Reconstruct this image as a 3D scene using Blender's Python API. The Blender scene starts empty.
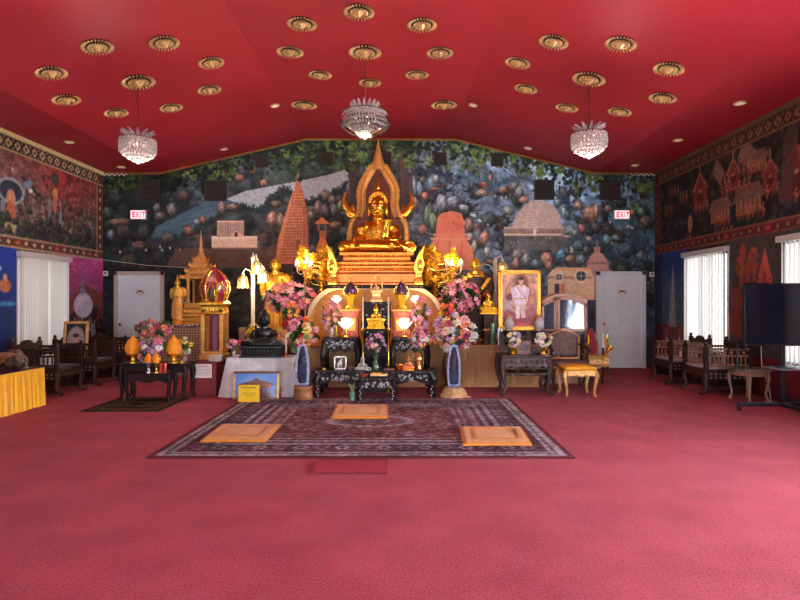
import bpy, bmesh, math, random
import numpy as np
from math import sin, cos, pi, radians, sqrt, atan2
from mathutils import Vector, Matrix

random.seed(7)
SC = bpy.context.scene
COL = SC.collection
# ---------------------------------------------------------------- camera
H = 1.45                       # eye height
F = 560.0                      # focal length in pixels of the 800 px frame
PU, PV = 404.0, 302.0          # where the level view axis meets the picture
cd = bpy.data.cameras.new('camera')
cam = bpy.data.objects.new('camera', cd)
COL.objects.link(cam)
cam.location = (0, 0, H)
cam.rotation_euler = (pi / 2, 0, 0)
cd.sensor_width = 36.0
cd.lens = F / 800 * 36.0
cd.shift_x = -(PU - 400) / 800
cd.shift_y = (PV - 300) / 800
cd.clip_start = 0.05
SC.camera = cam
# ---------------------------------------------------------------- world, colour
SC.view_settings.view_transform = 'Standard'
SC.view_settings.look = 'None'
SC.view_settings.gamma = 1
SC.view_settings.use_curve_mapping = False
SC.view_settings.exposure = 0.8
wd = bpy.data.worlds.new('sky'); SC.world = wd; wd.use_nodes = True
_n = wd.node_tree.nodes; _n.clear()
_o = _n.new('ShaderNodeOutputWorld'); _b = _n.new('ShaderNodeBackground')
_b.inputs[0].default_value = (0.86, 0.93, 1.0, 1); _b.inputs[1].default_value = .8
wd.node_tree.links.new(_b.outputs[0], _o.inputs[0])

# room numbers (metres): x across, y into the room, z up
XL, XR, YB, YN = -6.61, 5.51, 12.3, -4.0
XC = -0.55
ZE, ZP = 4.285, 5.03           # eaves height, flat centre height
FX0, FX1 = -5.36, 4.18         # edges of the low flat strips
CX0, CX1 = -2.15, 1.12         # edges of the high flat centre

def area(name, loc, rot, sx, sy, power, color=(1, 1, 1), spread=pi):
    l = bpy.data.lights.new(name, 'AREA'); l.shape = 'RECTANGLE'; l.size = sx; l.size_y = sy
    l.energy = power; l.color = color; l.spread = spread
    o = bpy.data.objects.new(name, l); COL.objects.link(o); o.location = loc; o.rotation_euler = rot
    return o
# daylight standing in the glazed rear entrance and in the windows of both side walls
area('rear_daylight', (-0.5, YN + 0.02, 1.5), (pi / 2 + 0.12, 0, 0), 9.0, 2.7, 235, (0.97, 0.98, 1.0))
for _y0, _y1, _p in ((9.49, 10.90, 14), (6.7, 8.12, 14), (1.0, 4.2, 720)):  # nearest window unseen, added and tilted up to brighten carpet and ceiling
    area('window_daylight', (XR + 0.35, (_y0 + _y1) / 2, 1.45), (0, pi / 2 + (.38 if _y0 < 2 else 0), 0), 1.8, _y1 - _y0, _p, (0.84, 0.92, 1.0))
for _y0, _y1, _p in ((9.56, 10.95, 9), (1.0, 3.5, 22)):  # nearest left window is unseen, added to bring in light
    area('window_daylight', (XL - 0.35, (_y0 + _y1) / 2, 1.45), (0, -pi / 2, 0), 1.7, _y1 - _y0, _p, (0.93, 0.96, 1.0))

# ---------------------------------------------------------------- helpers
def lin(c):
    r = []
    for v in c[:3]:
        v = v / 255.0
        r.append(v / 12.92 if v <= 0.04045 else ((v + 0.055) / 1.055) ** 2.4)
    return tuple(r) + (1.0,)

def nodes_of(name):
    m = bpy.data.materials.new(name); m.use_nodes = True
    nt = m.node_tree
    return m, nt, nt.nodes['Principled BSDF']

def mat(name, c, rough=0.5, metal=0.0, var=0.18, scale=18.0, bump=0.0, c2=None, spec=0.5, trans=0.0, bscale=None, coat=0.0, sheen=0.0, stretch=None):
    """procedural surface: a noise mixes two near tones of one colour, optional bump"""
    m, nt, b = nodes_of(name)
    L = nt.links.new
    tc = nt.nodes.new('ShaderNodeTexCoord')
    src = tc.outputs['Object']
    if stretch:
        mp = nt.nodes.new('ShaderNodeMapping'); mp.inputs['Scale'].default_value = stretch
        L(src, mp.inputs[0]); src = mp.outputs[0]
    nz = nt.nodes.new('ShaderNodeTexNoise'); nz.inputs['Scale'].default_value = scale; nz.inputs['Detail'].default_value = 5
    L(src, nz.inputs['Vector'])
    rp = nt.nodes.new('ShaderNodeValToRGB')
    a = lin(c)
    if c2 is None:
        lo = tuple(x * (1 - var) for x in a[:3]) + (1,); hi = tuple(min(1, x * (1 + var)) for x in a[:3]) + (1,)
    else:
        lo, hi = a, lin(c2)
    rp.color_ramp.elements[0].position = 0.3; rp.color_ramp.elements[1].position = 0.7
    rp.color_ramp.elements[0].color = lo; rp.color_ramp.elements[1].color = hi
    L(nz.outputs['Fac'], rp.inputs[0]); L(rp.outputs[0], b.inputs['Base Color'])
    b.inputs['Roughness'].default_value = rough; b.inputs['Metallic'].default_value = metal
    b.inputs['Specular IOR Level'].default_value = spec
    b.inputs['Coat Weight'].default_value = coat
    b.inputs['Sheen Weight'].default_value = sheen
    if trans: b.inputs['Transmission Weight'].default_value = trans
    if bump:
        n2 = nt.nodes.new('ShaderNodeTexNoise'); n2.inputs['Scale'].default_value = bscale or scale * 3; n2.inputs['Detail'].default_value = 3
        L(src, n2.inputs['Vector'])
        bp = nt.nodes.new('ShaderNodeBump'); bp.inputs['Strength'].default_value = bump; bp.inputs['Distance'].default_value = 0.02
        L(n2.outputs['Fac'], bp.inputs['Height']); L(bp.outputs[0], b.inputs['Normal'])
    return m

def glow(name, c, power, base=(250, 245, 230)):
    m = mat(name, base, 0.4)
    b = m.node_tree.nodes['Principled BSDF']
    b.inputs['Emission Color'].default_value = lin(c); b.inputs['Emission Strength'].default_value = power
    return m

def paint_mat(name, gain=1.0, rough=0.6, spec=0.3):
    m, nt, b = nodes_of(name)
    L = nt.links.new
    at = nt.nodes.new('ShaderNodeAttribute'); at.attribute_name = 'Col'
    tc = nt.nodes.new('ShaderNodeTexCoord')
    nz = nt.nodes.new('ShaderNodeTexNoise'); nz.inputs['Scale'].default_value = 35; nz.inputs['Detail'].default_value = 4
    L(tc.outputs['Object'], nz.inputs['Vector'])
    mr = nt.nodes.new('ShaderNodeMapRange'); mr.inputs[3].default_value = 0.93 * gain; mr.inputs[4].default_value = 1.07 * gain
    L(nz.outputs['Fac'], mr.inputs[0])
    mx = nt.nodes.new('ShaderNodeVectorMath'); mx.operation = 'SCALE'
    L(at.outputs['Color'], mx.inputs[0]); L(mr.outputs[0], mx.inputs['Scale'])
    L(mx.outputs[0], b.inputs['Base Color'])
    b.inputs['Roughness'].default_value = rough; b.inputs['Specular IOR Level'].default_value = spec
    return m

class G:
    """a growing mesh"""
    def __init__(s): s.v = []; s.f = []; s.m = []; s.k = 0
    def add(s, vs, fs):
        o = len(s.v); s.v += [tuple(v) for v in vs]
        s.f += [tuple(i + o for i in f) for f in fs]; s.m += [s.k] * len(fs); return s
    def mt(s, k): s.k = k; return s
    def box(s, c, d, rz=0.0, top=None, rx=0.0):
        x, y, z = d[0] / 2, d[1] / 2, d[2] / 2
        t = top or (1, 1)
        P = [(-x, -y, -z), (x, -y, -z), (x, y, -z), (-x, y, -z), (-x * t[0], -y * t[1], z), (x * t[0], -y * t[1], z), (x * t[0], y * t[1], z), (-x * t[0], y * t[1], z)]
        M = Matrix.Translation(c) @ Matrix.Rotation(rz, 4, 'Z') @ Matrix.Rotation(rx, 4, 'X')
        return s.add([M @ Vector(p) for p in P], [(0, 3, 2, 1), (4, 5, 6, 7), (0, 1, 5, 4), (1, 2, 6, 5), (2, 3, 7, 6), (3, 0, 4, 7)])
    def b2(s, x0, x1, y0, y1, z0, z1):
        return s.box(((x0 + x1) / 2, (y0 + y1) / 2, (z0 + z1) / 2), (x1 - x0, y1 - y0, z1 - z0))
    def tube(s, pts, rad, n=8, flat=None, cap=True):
        pts = [Vector(p) for p in pts]
        if not hasattr(rad, '__len__'): rad = [rad] * len(pts)
        up = None; vs = []
        for i, p in enumerate(pts):
            t = (pts[min(i + 1, len(pts) - 1)] - pts[max(i - 1, 0)])
            if t.length < 1e-9: t = Vector((0, 0, 1))
            t.normalize()
            if up is None:
                a = Vector((0, 1, 0)) if abs(t.y) < 0.9 else Vector((1, 0, 0))
            else: a = up
            e1 = a - t * a.dot(t)
            if e1.length < 1e-6: e1 = Vector((1, 0, 0)) - t * t.x
            e1.normalize(); up = e1; e2 = t.cross(e1)
            for k in range(n):
                q = 2 * pi * k / n
                vs.append(p + (e1 * cos(q) * (flat or 1) + e2 * sin(q)) * rad[i])
        fs = [(i * n + k, i * n + (k + 1) % n, (i + 1) * n + (k + 1) % n, (i + 1) * n + k) for i in range(len(pts) - 1) for k in range(n)]
        if cap: fs += [tuple(range(n - 1, -1, -1)), tuple((len(pts) - 1) * n + k for k in range(n))]
        return s.add(vs, fs)
    def lathe(s, prof, c=(0, 0, 0), n=20, sx=1, sy=1, ph=0.0, rib=0.0, ribn=0):
        vs = []
        for r, z in prof:
            for k in range(n):
                q = 2 * pi * k / n + ph
                rr = max(r, 1e-4) * (1 + (rib * cos(ribn * q) if rib else 0))
                vs.append((c[0] + rr * cos(q) * sx, c[1] + rr * sin(q) * sy, c[2] + z))
        fs = [(i * n + k, i * n + (k + 1) % n, (i + 1) * n + (k + 1) % n, (i + 1) * n + k) for i in range(len(prof) - 1) for k in range(n)]
        fs += [tuple(range(n - 1, -1, -1)), tuple((len(prof) - 1) * n + k for k in range(n))]
        return s.add(vs, fs)
    def rloft(s, prof, c=(0, 0, 0)):
        """rectangular moulding: (half x, half y, z) rings"""
        vs = []
        for a, b, z in prof: vs += [(c[0] - a, c[1] - b, c[2] + z), (c[0] + a, c[1] - b, c[2] + z), (c[0] + a, c[1] + b, c[2] + z), (c[0] - a, c[1] + b, c[2] + z)]
        n = 4
        fs = [(i * n + k, i * n + (k + 1) % n, (i + 1) * n + (k + 1) % n, (i + 1) * n + k) for i in range(len(prof) - 1) for k in range(n)]
        fs += [(3, 2, 1, 0), tuple((len(prof) - 1) * n + k for k in range(n))]
        return s.add(vs, fs)
    def ell(s, c, r, n=12, m=8, rot=None):
        vs = []; R = rot or Matrix.Identity(3)
        for i in range(m + 1):
            a = pi * i / m - pi / 2
            for k in range(n):
                q = 2 * pi * k / n
                e = 0.02 if i in (0, m) else cos(a)
                p = R @ Vector((r[0] * e * cos(q), r[1] * e * sin(q), r[2] * sin(a)))
                vs.append((c[0] + p.x, c[1] + p.y, c[2] + p.z))
        fs = [(i * n + k, i * n + (k + 1) % n, (i + 1) * n + (k + 1) % n, (i + 1) * n + k) for i in range(m) for k in range(n)]
        fs += [tuple(range(n - 1, -1, -1)), tuple(m * n + k for k in range(n))]
        return s.add(vs, fs)
    def prism(s, poly, y0, y1, M=None):
        """outline in x,z pushed from y0 to y1"""
        n = len(poly)
        A = sum(poly[i][0] * poly[(i + 1) % n][1] - poly[(i + 1) % n][0] * poly[i][1] for i in range(n))
        if A < 0: poly = poly[::-1]
        vs = [(x, y0, z) for x, z in poly] + [(x, y1, z) for x, z in poly]
        if M: vs = [M @ Vector(v) for v in vs]
        fs = [tuple(range(n)), tuple(range(2 * n - 1, n - 1, -1))] + [(i, i + n, (i + 1) % n + n, (i + 1) % n) for i in range(n)]
        return s.add(vs, fs)
    def grid(s, fn, nu, nv):
        vs = [fn(i / nu, j / nv) for j in range(nv + 1) for i in range(nu + 1)]
        w = nu + 1
        return s.add(vs, [(j * w + i, j * w + i + 1, (j + 1) * w + i + 1, (j + 1) * w + i) for j in range(nv) for i in range(nu)])
    def mesh(s, name, mats, smooth=40):
        me = bpy.data.meshes.new(name); me.from_pydata(s.v, [], s.f)
        for m in (mats if isinstance(mats, (list, tuple)) else [mats]): me.materials.append(m)
        me.polygons.foreach_set('material_index', s.m)
        if smooth:
            me.polygons.foreach_set('use_smooth', [True] * len(me.polygons))
            me.set_sharp_from_angle(angle=radians(smooth))
        me.update(); return me
    def obj(s, name, mats, parent=None, smooth=40, bevel=0.0, loc=None, thick=0.0, sub=0):
        return mkobj(name, s.mesh(name, mats, smooth), parent, bevel, loc, thick, sub)

def mkobj(name, me, parent=None, bevel=0.0, loc=None, thick=0.0, sub=0):
    o = bpy.data.objects.new(name, me); COL.objects.link(o)
    if parent: o.parent = parent
    if loc: o.location = loc
    if thick:
        k = o.modifiers.new('thickness', 'SOLIDIFY'); k.thickness = thick; k.offset = 0
    if sub:
        k = o.modifiers.new('smoothing', 'SUBSURF'); k.levels = sub; k.render_levels = sub
    if bevel:
        k = o.modifiers.new('bevel', 'BEVEL'); k.width = bevel; k.segments = 2; k.limit_method = 'ANGLE'
    return o

def tag(o, label, cat, group=None, kind=None):
    o['label'] = label; o['category'] = cat
    if group: o['group'] = group
    if kind: o['kind'] = kind
    return o
def thing(name, label, cat, loc=(0, 0, 0), rz=0.0, group=None):
    o = bpy.data.objects.new(name, None); COL.objects.link(o); o.empty_display_size = 0.1
    o.location = loc; o.rotation_euler = (0, 0, rz)
    return tag(o, label, cat, group)
def struct(name, g, m, parent=None, smooth=0, **k):
    o = g.obj(name, m, parent, smooth=smooth, **k) if isinstance(g, G) else mkobj(name, g, parent)
    if not parent: o['kind'] = 'structure'
    return o
def kids(o): return [c for c in COL.objects if c.parent == o]
KID = {}
def dup(root, loc=None, rz=None, label=None, group=None, rot=None, scale=None):
    """copy a thing with its parts and their sub-parts"""
    def cp(o, par):
        c = o.copy(); COL.objects.link(c)
        if par is not None: c.parent = par
        for ch in list(o.children): cp(ch, c)
        return c
    r = cp(root, None)
    if loc is not None: r.location = loc
    if rz is not None: r.rotation_euler = (0, 0, rz)
    if rot is not None: r.rotation_euler = rot
    if scale is not None: r.scale = (scale,) * 3
    if label: r['label'] = label
    if group: r['group'] = group
    return r

def at(u, v, d):
    """place in the room seen at picture point u,v when it stands d metres into the room"""
    return Vector(((u - PU) * d / F, d, H + (PV - v) * d / F))
def floor_d(v): return H * F / (v - PV)

def fuse(g, name, m, voxel, smooth_it=4, parent=None, loc=None):
    """weld overlapping volumes into one continuous skin"""
    o = bpy.data.objects.new(name, g.mesh(name, m, 0)); COL.objects.link(o)
    k = o.modifiers.new('r', 'REMESH'); k.mode = 'VOXEL'; k.voxel_size = voxel; k.use_smooth_shade = True
    k = o.modifiers.new('s', 'SMOOTH'); k.factor = 0.5; k.iterations = smooth_it
    dg = bpy.context.evaluated_depsgraph_get()
    me = bpy.data.meshes.new_from_object(o.evaluated_get(dg))
    bpy.data.objects.remove(o)
    me.name = name
    if not me.materials:
        me.materials.append(m)
    return mkobj(name, me, parent, loc=loc)

# ---- painting: small colour canvases that become the vertex colours of fine meshes (murals, pictures, carpets)
class Canvas:
    def __init__(s, x0, x1, y0, y1, res, base):
        s.x0, s.y0, s.res = x0, y0, res
        s.w = int(round((x1 - x0) * res)) + 1; s.h = int(round((y1 - y0) * res)) + 1
        s.x1 = x0 + (s.w - 1) / res; s.y1 = y0 + (s.h - 1) / res
        s.a = np.zeros((s.h, s.w, 3)); s.a[:] = base
        s.X, s.Y = np.meshgrid(x0 + np.arange(s.w) / res, y0 + np.arange(s.h) / res)
    def win(s, x0, x1, y0, y1):
        i0 = max(0, int((x0 - s.x0) * s.res) - 1); i1 = min(s.w, int((x1 - s.x0) * s.res) + 3)
        j0 = max(0, int((y0 - s.y0) * s.res) - 1); j1 = min(s.h, int((y1 - s.y0) * s.res) + 3)
        if i0 >= i1 or j0 >= j1: return None
        return (slice(j0, j1), slice(i0, i1))
    def mix(s, w, al, c):
        s.a[w] = s.a[w] * (1 - al[..., None]) + np.asarray(c, float) * al[..., None]
    def ell(s, cx, cy, rx, ry, c, ang=0.0, al=1.0, soft=None):
        R = max(rx, ry); w = s.win(cx - R, cx + R, cy - R, cy + R)
        if w is None: return
        dx, dy = s.X[w] - cx, s.Y[w] - cy
        p = (dx * cos(ang) + dy * sin(ang)) / rx; q = (-dx * sin(ang) + dy * cos(ang)) / ry
        d = np.sqrt(p * p + q * q)
        e = soft if soft else min(0.9, 0.8 / (s.res * min(rx, ry)) + 0.05)
        s.mix(w, np.clip((1 - d) / e, 0, 1) * al, c)
    def rock(s, cx, cy, rx, ry, c, ang=0.0, up=-1):
        """a rounded boulder as the muralist paints it: dark rim, pale crown"""
        R = max(rx, ry) * 1.25; w = s.win(cx - R, cx + R, cy - R, cy + R)
        if w is None: return
        c = np.asarray(c, float); c = c * .72 + c.mean() * .28 * np.array((.95, 1.0, 1.06))
        dx, dy = s.X[w] - cx, s.Y[w] - cy
        p = (dx * cos(ang) + dy * sin(ang)) / rx; q = (-dx * sin(ang) + dy * cos(ang)) / ry
        wob = 1 + 0.09 * np.sin(3 * np.arctan2(q, p) + cx * 7) + 0.05 * np.sin(7 * np.arctan2(q, p) + cy * 5)
        d = np.sqrt(p * p + q * q) / wob
        s.mix(w, np.clip((1.22 - d) / 0.2, 0, 1) * 0.28, c * 0.36)
        hx = (dx + rx * 0.25) / rx; hy = (dy - up * ry * 0.4) / ry
        hl = np.clip(1.25 - np.sqrt(hx * hx + hy * hy) * 0.6, 0.5, 1.2)
        tex = 1 + 0.2 * np.sin(p * 6 + 3 * q + cx) * np.cos(q * 5 + cy) - 0.22 * np.clip(q, 0, 1)
        al = np.clip((1 - d) / 0.15, 0, 1)
        s.a[w] = s.a[w] * (1 - al[..., None]) + np.clip(c * (hl * tex)[..., None], 0, 255) * al[..., None]
    def poly(s, pts, c, al=1.0):
        xs = [p[0] for p in pts]; ys = [p[1] for p in pts]
        w = s.win(min(xs), max(xs), min(ys), max(ys))
        if w is None: return
        X, Y = s.X[w], s.Y[w]; ins = np.zeros(X.shape, bool); n = len(pts)
        for i in range(n):
            (ax, ay), (bx, by) = pts[i], pts[(i + 1) % n]
            if ay == by: continue
            ins ^= ((ay > Y) != (by > Y)) & (X < (bx - ax) * (Y - ay) / (by - ay) + ax)
        s.mix(w, ins * float(al), c)
    def rect(s, x0, x1, y0, y1, c, al=1.0):
        s.poly([(x0, y0), (x1, y0), (x1, y1), (x0, y1)], c, al)
    def line(s, pts, wd, c, al=1.0):
        for (ax, ay), (bx, by) in zip(pts[:-1], pts[1:]):
            w = s.win(min(ax, bx) - wd, max(ax, bx) + wd, min(ay, by) - wd, max(ay, by) + wd)
            if w is None: continue
            X, Y = s.X[w], s.Y[w]; L2 = (bx - ax) ** 2 + (by - ay) ** 2 + 1e-9
            t = np.clip(((X - ax) * (bx - ax) + (Y - ay) * (by - ay)) / L2, 0, 1)
            d = np.hypot(X - ax - t * (bx - ax), Y - ay - t * (by - ay))
            s.mix(w, np.clip((wd / 2 - d) * s.res + 0.5, 0, 1) * al, c)
    def noise(s, amp, cell, seed=0):
        rg = np.random.RandomState(seed)
        gx = (s.X - s.x0) / cell; gy = (s.Y - s.y0) / cell
        t = rg.rand(int(gy.max()) + 3, int(gx.max()) + 3)
        i, j = gx.astype(int), gy.astype(int); fx, fy = gx - i, gy - j
        fx = fx * fx * (3 - 2 * fx); fy = fy * fy * (3 - 2 * fy)
        n = (t[j, i] * (1 - fx) + t[j, i + 1] * fx) * (1 - fy) + (t[j + 1, i] * (1 - fx) + t[j + 1, i + 1] * fx) * fy
        s.a *= (1 + amp * (n - 0.5) * 2)[..., None]
        return n
    def blend(s, pts, k=2.0):
        W = 0; A = 0
        for x, y, c, r in pts:
            w = np.exp(-((s.X - x) ** 2 + (s.Y - y) ** 2) / (2 * r * r)) + 1e-9
            W = W + w; A = A + w[..., None] * np.asarray(c, float)
        s.a = A / W[..., None]
    def mesh(s, name, fn, m, keep=None, flip=False):
        """fn(X, Y) -> three arrays of room coordinates"""
        x, y, z = fn(s.X, s.Y)
        co = np.stack([np.broadcast_to(x, s.X.shape), np.broadcast_to(y, s.X.shape), np.broadcast_to(z, s.X.shape)], -1).reshape(-1, 3)
        idx = np.arange(s.w * s.h).reshape(s.h, s.w)
        q = np.stack([idx[:-1, :-1], idx[:-1, 1:], idx[1:, 1:], idx[1:, :-1]], -1)
        if keep is not None:
            ck = keep((s.X[:-1, :-1] + s.X[1:, 1:]) / 2, (s.Y[:-1, :-1] + s.Y[1:, 1:]) / 2); q = q[ck]
        q = q.reshape(-1, 4)
        if flip: q = q[:, ::-1]
        me = bpy.data.meshes.new(name)
        me.vertices.add(len(co)); me.vertices.foreach_set('co', co.ravel().astype('f4'))
        me.loops.add(q.size); me.loops.foreach_set('vertex_index', q.ravel().astype('i4'))
        me.polygons.add(len(q)); me.polygons.foreach_set('loop_start', np.arange(0, q.size, 4, dtype='i4'))
        me.update(calc_edges=True); me.validate()
        ca = me.color_attributes.new('Col', 'FLOAT_COLOR', 'POINT')
        c = np.clip(s.a, 0, 255) / 255.0
        c = np.where(c <= 0.04045, c / 12.92, ((c + 0.055) / 1.055) ** 2.4)
        ca.data.foreach_set('color', np.concatenate([c, np.ones(c.shape[:2] + (1,))], -1).ravel().astype('f4'))
        me.materials.append(m)
        return me
# ---------------------------------------------------------------- room shell
WHITE = mat('white_paint', (226, 226, 222), 0.45, var=0.04, scale=6)
DOORW = mat('door_white', (226, 240, 248), 0.4, var=0.04, scale=5)
CEIL = mat('ceiling_red', (172, 36, 49), 0.5, var=0.07, scale=1.3, bump=0.06, bscale=60, spec=0.45)
GOLDTRIM = mat('gold_trim', (176, 134, 66), 0.35, 0.55, var=0.25, scale=30)
DARKRED = mat('wall_dark_red', (92, 30, 40), 0.6, var=0.15, scale=3)

CARPET = mat('carpet_pile', (156, 52, 66), 0.95, c2=(178, 70, 84), scale=2.2, bump=0.6, bscale=170, spec=0.1, sheen=0.08)
_nt = CARPET.node_tree                                  # a finer fleck over the broad mottling
_fz = _nt.nodes.new('ShaderNodeTexNoise'); _fz.inputs['Scale'].default_value = 75; _fz.inputs['Detail'].default_value = 6
_nt.links.new(_nt.nodes['Texture Coordinate'].outputs['Object'], _fz.inputs['Vector'])
_mr = _nt.nodes.new('ShaderNodeMapRange'); _mr.inputs[1].default_value = 0.3; _mr.inputs[2].default_value = 0.7; _mr.inputs[3].default_value = 0.55; _mr.inputs[4].default_value = 1.36
_nt.links.new(_fz.outputs['Fac'], _mr.inputs[0])
_sc = _nt.nodes.new('ShaderNodeVectorMath'); _sc.operation = 'SCALE'
_bs = _nt.nodes['Principled BSDF']; _old = _bs.inputs['Base Color'].links[0].from_socket
_nt.links.new(_old, _sc.inputs[0]); _nt.links.new(_mr.outputs[0], _sc.inputs['Scale']); _nt.links.new(_sc.outputs[0], _bs.inputs['Base Color'])

def ceil_z(x):
    if x < FX0 or x > FX1: return ZE
    if x < CX0: return ZE + (ZP - ZE) * (x - FX0) / (CX0 - FX0)
    if x > CX1: return ZE + (ZP - ZE) * (FX1 - x) / (FX1 - CX1)
    return ZP

g = G(); g.b2(XL - .3, XR + .3, YN, YB, -.15, 0); struct('floor', g, CARPET)
prof = [(XL - .1, ZE), (FX0, ZE), (CX0, ZP), (CX1, ZP), (FX1, ZE), (XR + .1, ZE)]
g = G(); g.prism(prof + [(XR + .1, ZP + .25), (XL - .1, ZP + .25)], YN, YB + .1); struct('ceiling', g, CEIL)

# ---- painted back wall, in mural units (45.5 to the metre), u to the right and v downward
K = F / YB
MURAL = paint_mat('mural_paint', 1.6, 0.55, 0.25)
rnd = random.Random(3)
c = Canvas(PU + XL * K - 1, PU + XR * K + 2, 138, 369, 1.3, (50, 58, 62))
c.blend([(130, 190, (38, 48, 52), 35), (140, 260, (30, 36, 40), 40), (220, 175, (72, 84, 92), 30), (225, 255, (82, 66, 58), 26), (215, 285, (44, 42, 42), 28),
         (320, 160, (48, 62, 54), 35), (330, 220, (84, 86, 82), 30), (400, 170, (66, 66, 64), 28), (300, 270, (70, 70, 68), 35), (450, 190, (80, 92, 106), 30),
         (495, 205, (56, 68, 84), 28), (530, 180, (134, 162, 188), 24), (575, 185, (118, 154, 190), 22), (610, 200, (66, 88, 108), 26), (500, 250, (66, 74, 86), 30), (620, 240, (38, 56, 66), 28),
         (645, 200, (44, 58, 60), 22), (470, 172, (96, 112, 132), 18), (560, 255, (52, 66, 74), 28), (390, 330, (50, 40, 34), 50), (640, 330, (44, 46, 58), 30)])
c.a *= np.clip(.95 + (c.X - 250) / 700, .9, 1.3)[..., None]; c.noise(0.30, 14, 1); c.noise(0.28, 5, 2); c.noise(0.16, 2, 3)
# distant water: a dark river on the left that opens into a pale lake
c.poly([(146, 242), (158, 226), (176, 216), (200, 205), (226, 198), (250, 205), (235, 214), (212, 222), (196, 232), (176, 240)], (66, 92, 108), .9)
c.poly([(226, 199), (246, 191), (272, 186), (300, 181), (328, 175), (344, 170), (353, 174), (350, 184), (326, 199), (314, 206), (302, 203), (284, 190), (270, 200), (262, 213), (252, 212), (240, 204)], (172, 180, 184), .95)
for i in range(90):
    x, y = rnd.uniform(150, 345), 0; y = 240 - (x - 150) * .34 + rnd.uniform(-12, 12)
    c.ell(x, y, rnd.uniform(5, 16), .7, (150, 168, 178), -.3, .25, .9)
def fringe(pts, col=(30, 40, 46), r=6, n=6):
    """spiky dark bushes along a bank"""
    for (ax, ay), (bx, by) in zip(pts[:-1], pts[1:]):
        k = int(math.hypot(bx - ax, by - ay) / 2.2) + 1
        for i in range(k):
            t = i / k; x, y = ax + (bx - ax) * t, ay + (by - ay) * t
            for _ in range(n):
                a = rnd.uniform(-pi, 0) if n < 9 else rnd.uniform(-pi, pi); L = rnd.uniform(.4, 1) * r
                c.line([(x, y), (x + cos(a) * L, y + sin(a) * L)], 1.3, [v * rnd.uniform(.7, 1.5) for v in col], .85)
def bush(x, y, r, q):
    for j in range(int(r * 5)):
        a = rnd.uniform(0, 6.28); t = r * sqrt(rnd.random()); k = rnd.uniform(.6, 1.25) * (1.15 - .3 * (sin(a) * t / r))
        c.ell(x + cos(a) * t * 1.3, y + sin(a) * t, rnd.uniform(.8, 1.7), rnd.uniform(.8, 1.6), [v * k for v in q], rnd.uniform(0, 3), .75)
for i in range(120):
    x, y = rnd.uniform(103, 655), rnd.uniform(170, 300)
    if 150 < x < 352 and abs(y - (238 - (x - 150) * .34)) < 20: continue
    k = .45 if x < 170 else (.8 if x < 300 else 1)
    bush(x, y, rnd.uniform(4, 11), [v * k for v in rnd.choice([(62, 82, 76), (70, 84, 92), (56, 74, 84), (86, 100, 88), (76, 92, 104)])])
PAL = [(96, 98, 98), (112, 104, 96), (140, 108, 92), (80, 100, 108), (116, 126, 132), (74, 86, 84), (128, 120, 114), (92, 112, 104), (84, 100, 116)]
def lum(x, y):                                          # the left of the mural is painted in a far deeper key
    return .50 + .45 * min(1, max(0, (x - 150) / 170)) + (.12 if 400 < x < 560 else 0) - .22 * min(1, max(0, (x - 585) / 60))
for i in range(230):
    x, y = rnd.uniform(103, 655), rnd.uniform(165, 300)
    if 150 < x < 352 and abs(y - (238 - (x - 150) * .34)) < 20: continue
    if 455 < x < 600 and y < 190: continue
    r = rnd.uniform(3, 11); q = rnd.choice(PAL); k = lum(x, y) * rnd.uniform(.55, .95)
    if rnd.random() < .55: fringe([(x - r, y), (x + r, y)], [20 + .22 * v for v in q], r * 1.3, 4)
    c.rock(x, y, r * rnd.uniform(.6, 1), r * rnd.uniform(.7, 1.2), [v * k for v in q], rnd.uniform(-.6, .6))
fringe([(150, 243), (176, 241), (198, 232), (214, 222), (240, 208), (262, 214), (270, 202), (285, 191), (300, 203), (315, 206), (330, 198), (352, 184)], (34, 46, 50), 7, 7)
c.rock(330, 232, 16, 14, (58, 62, 58)); c.rock(282, 214, 14, 12, (60, 66, 64)); c.rock(236, 222, 22, 12, (56, 70, 66))
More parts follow.
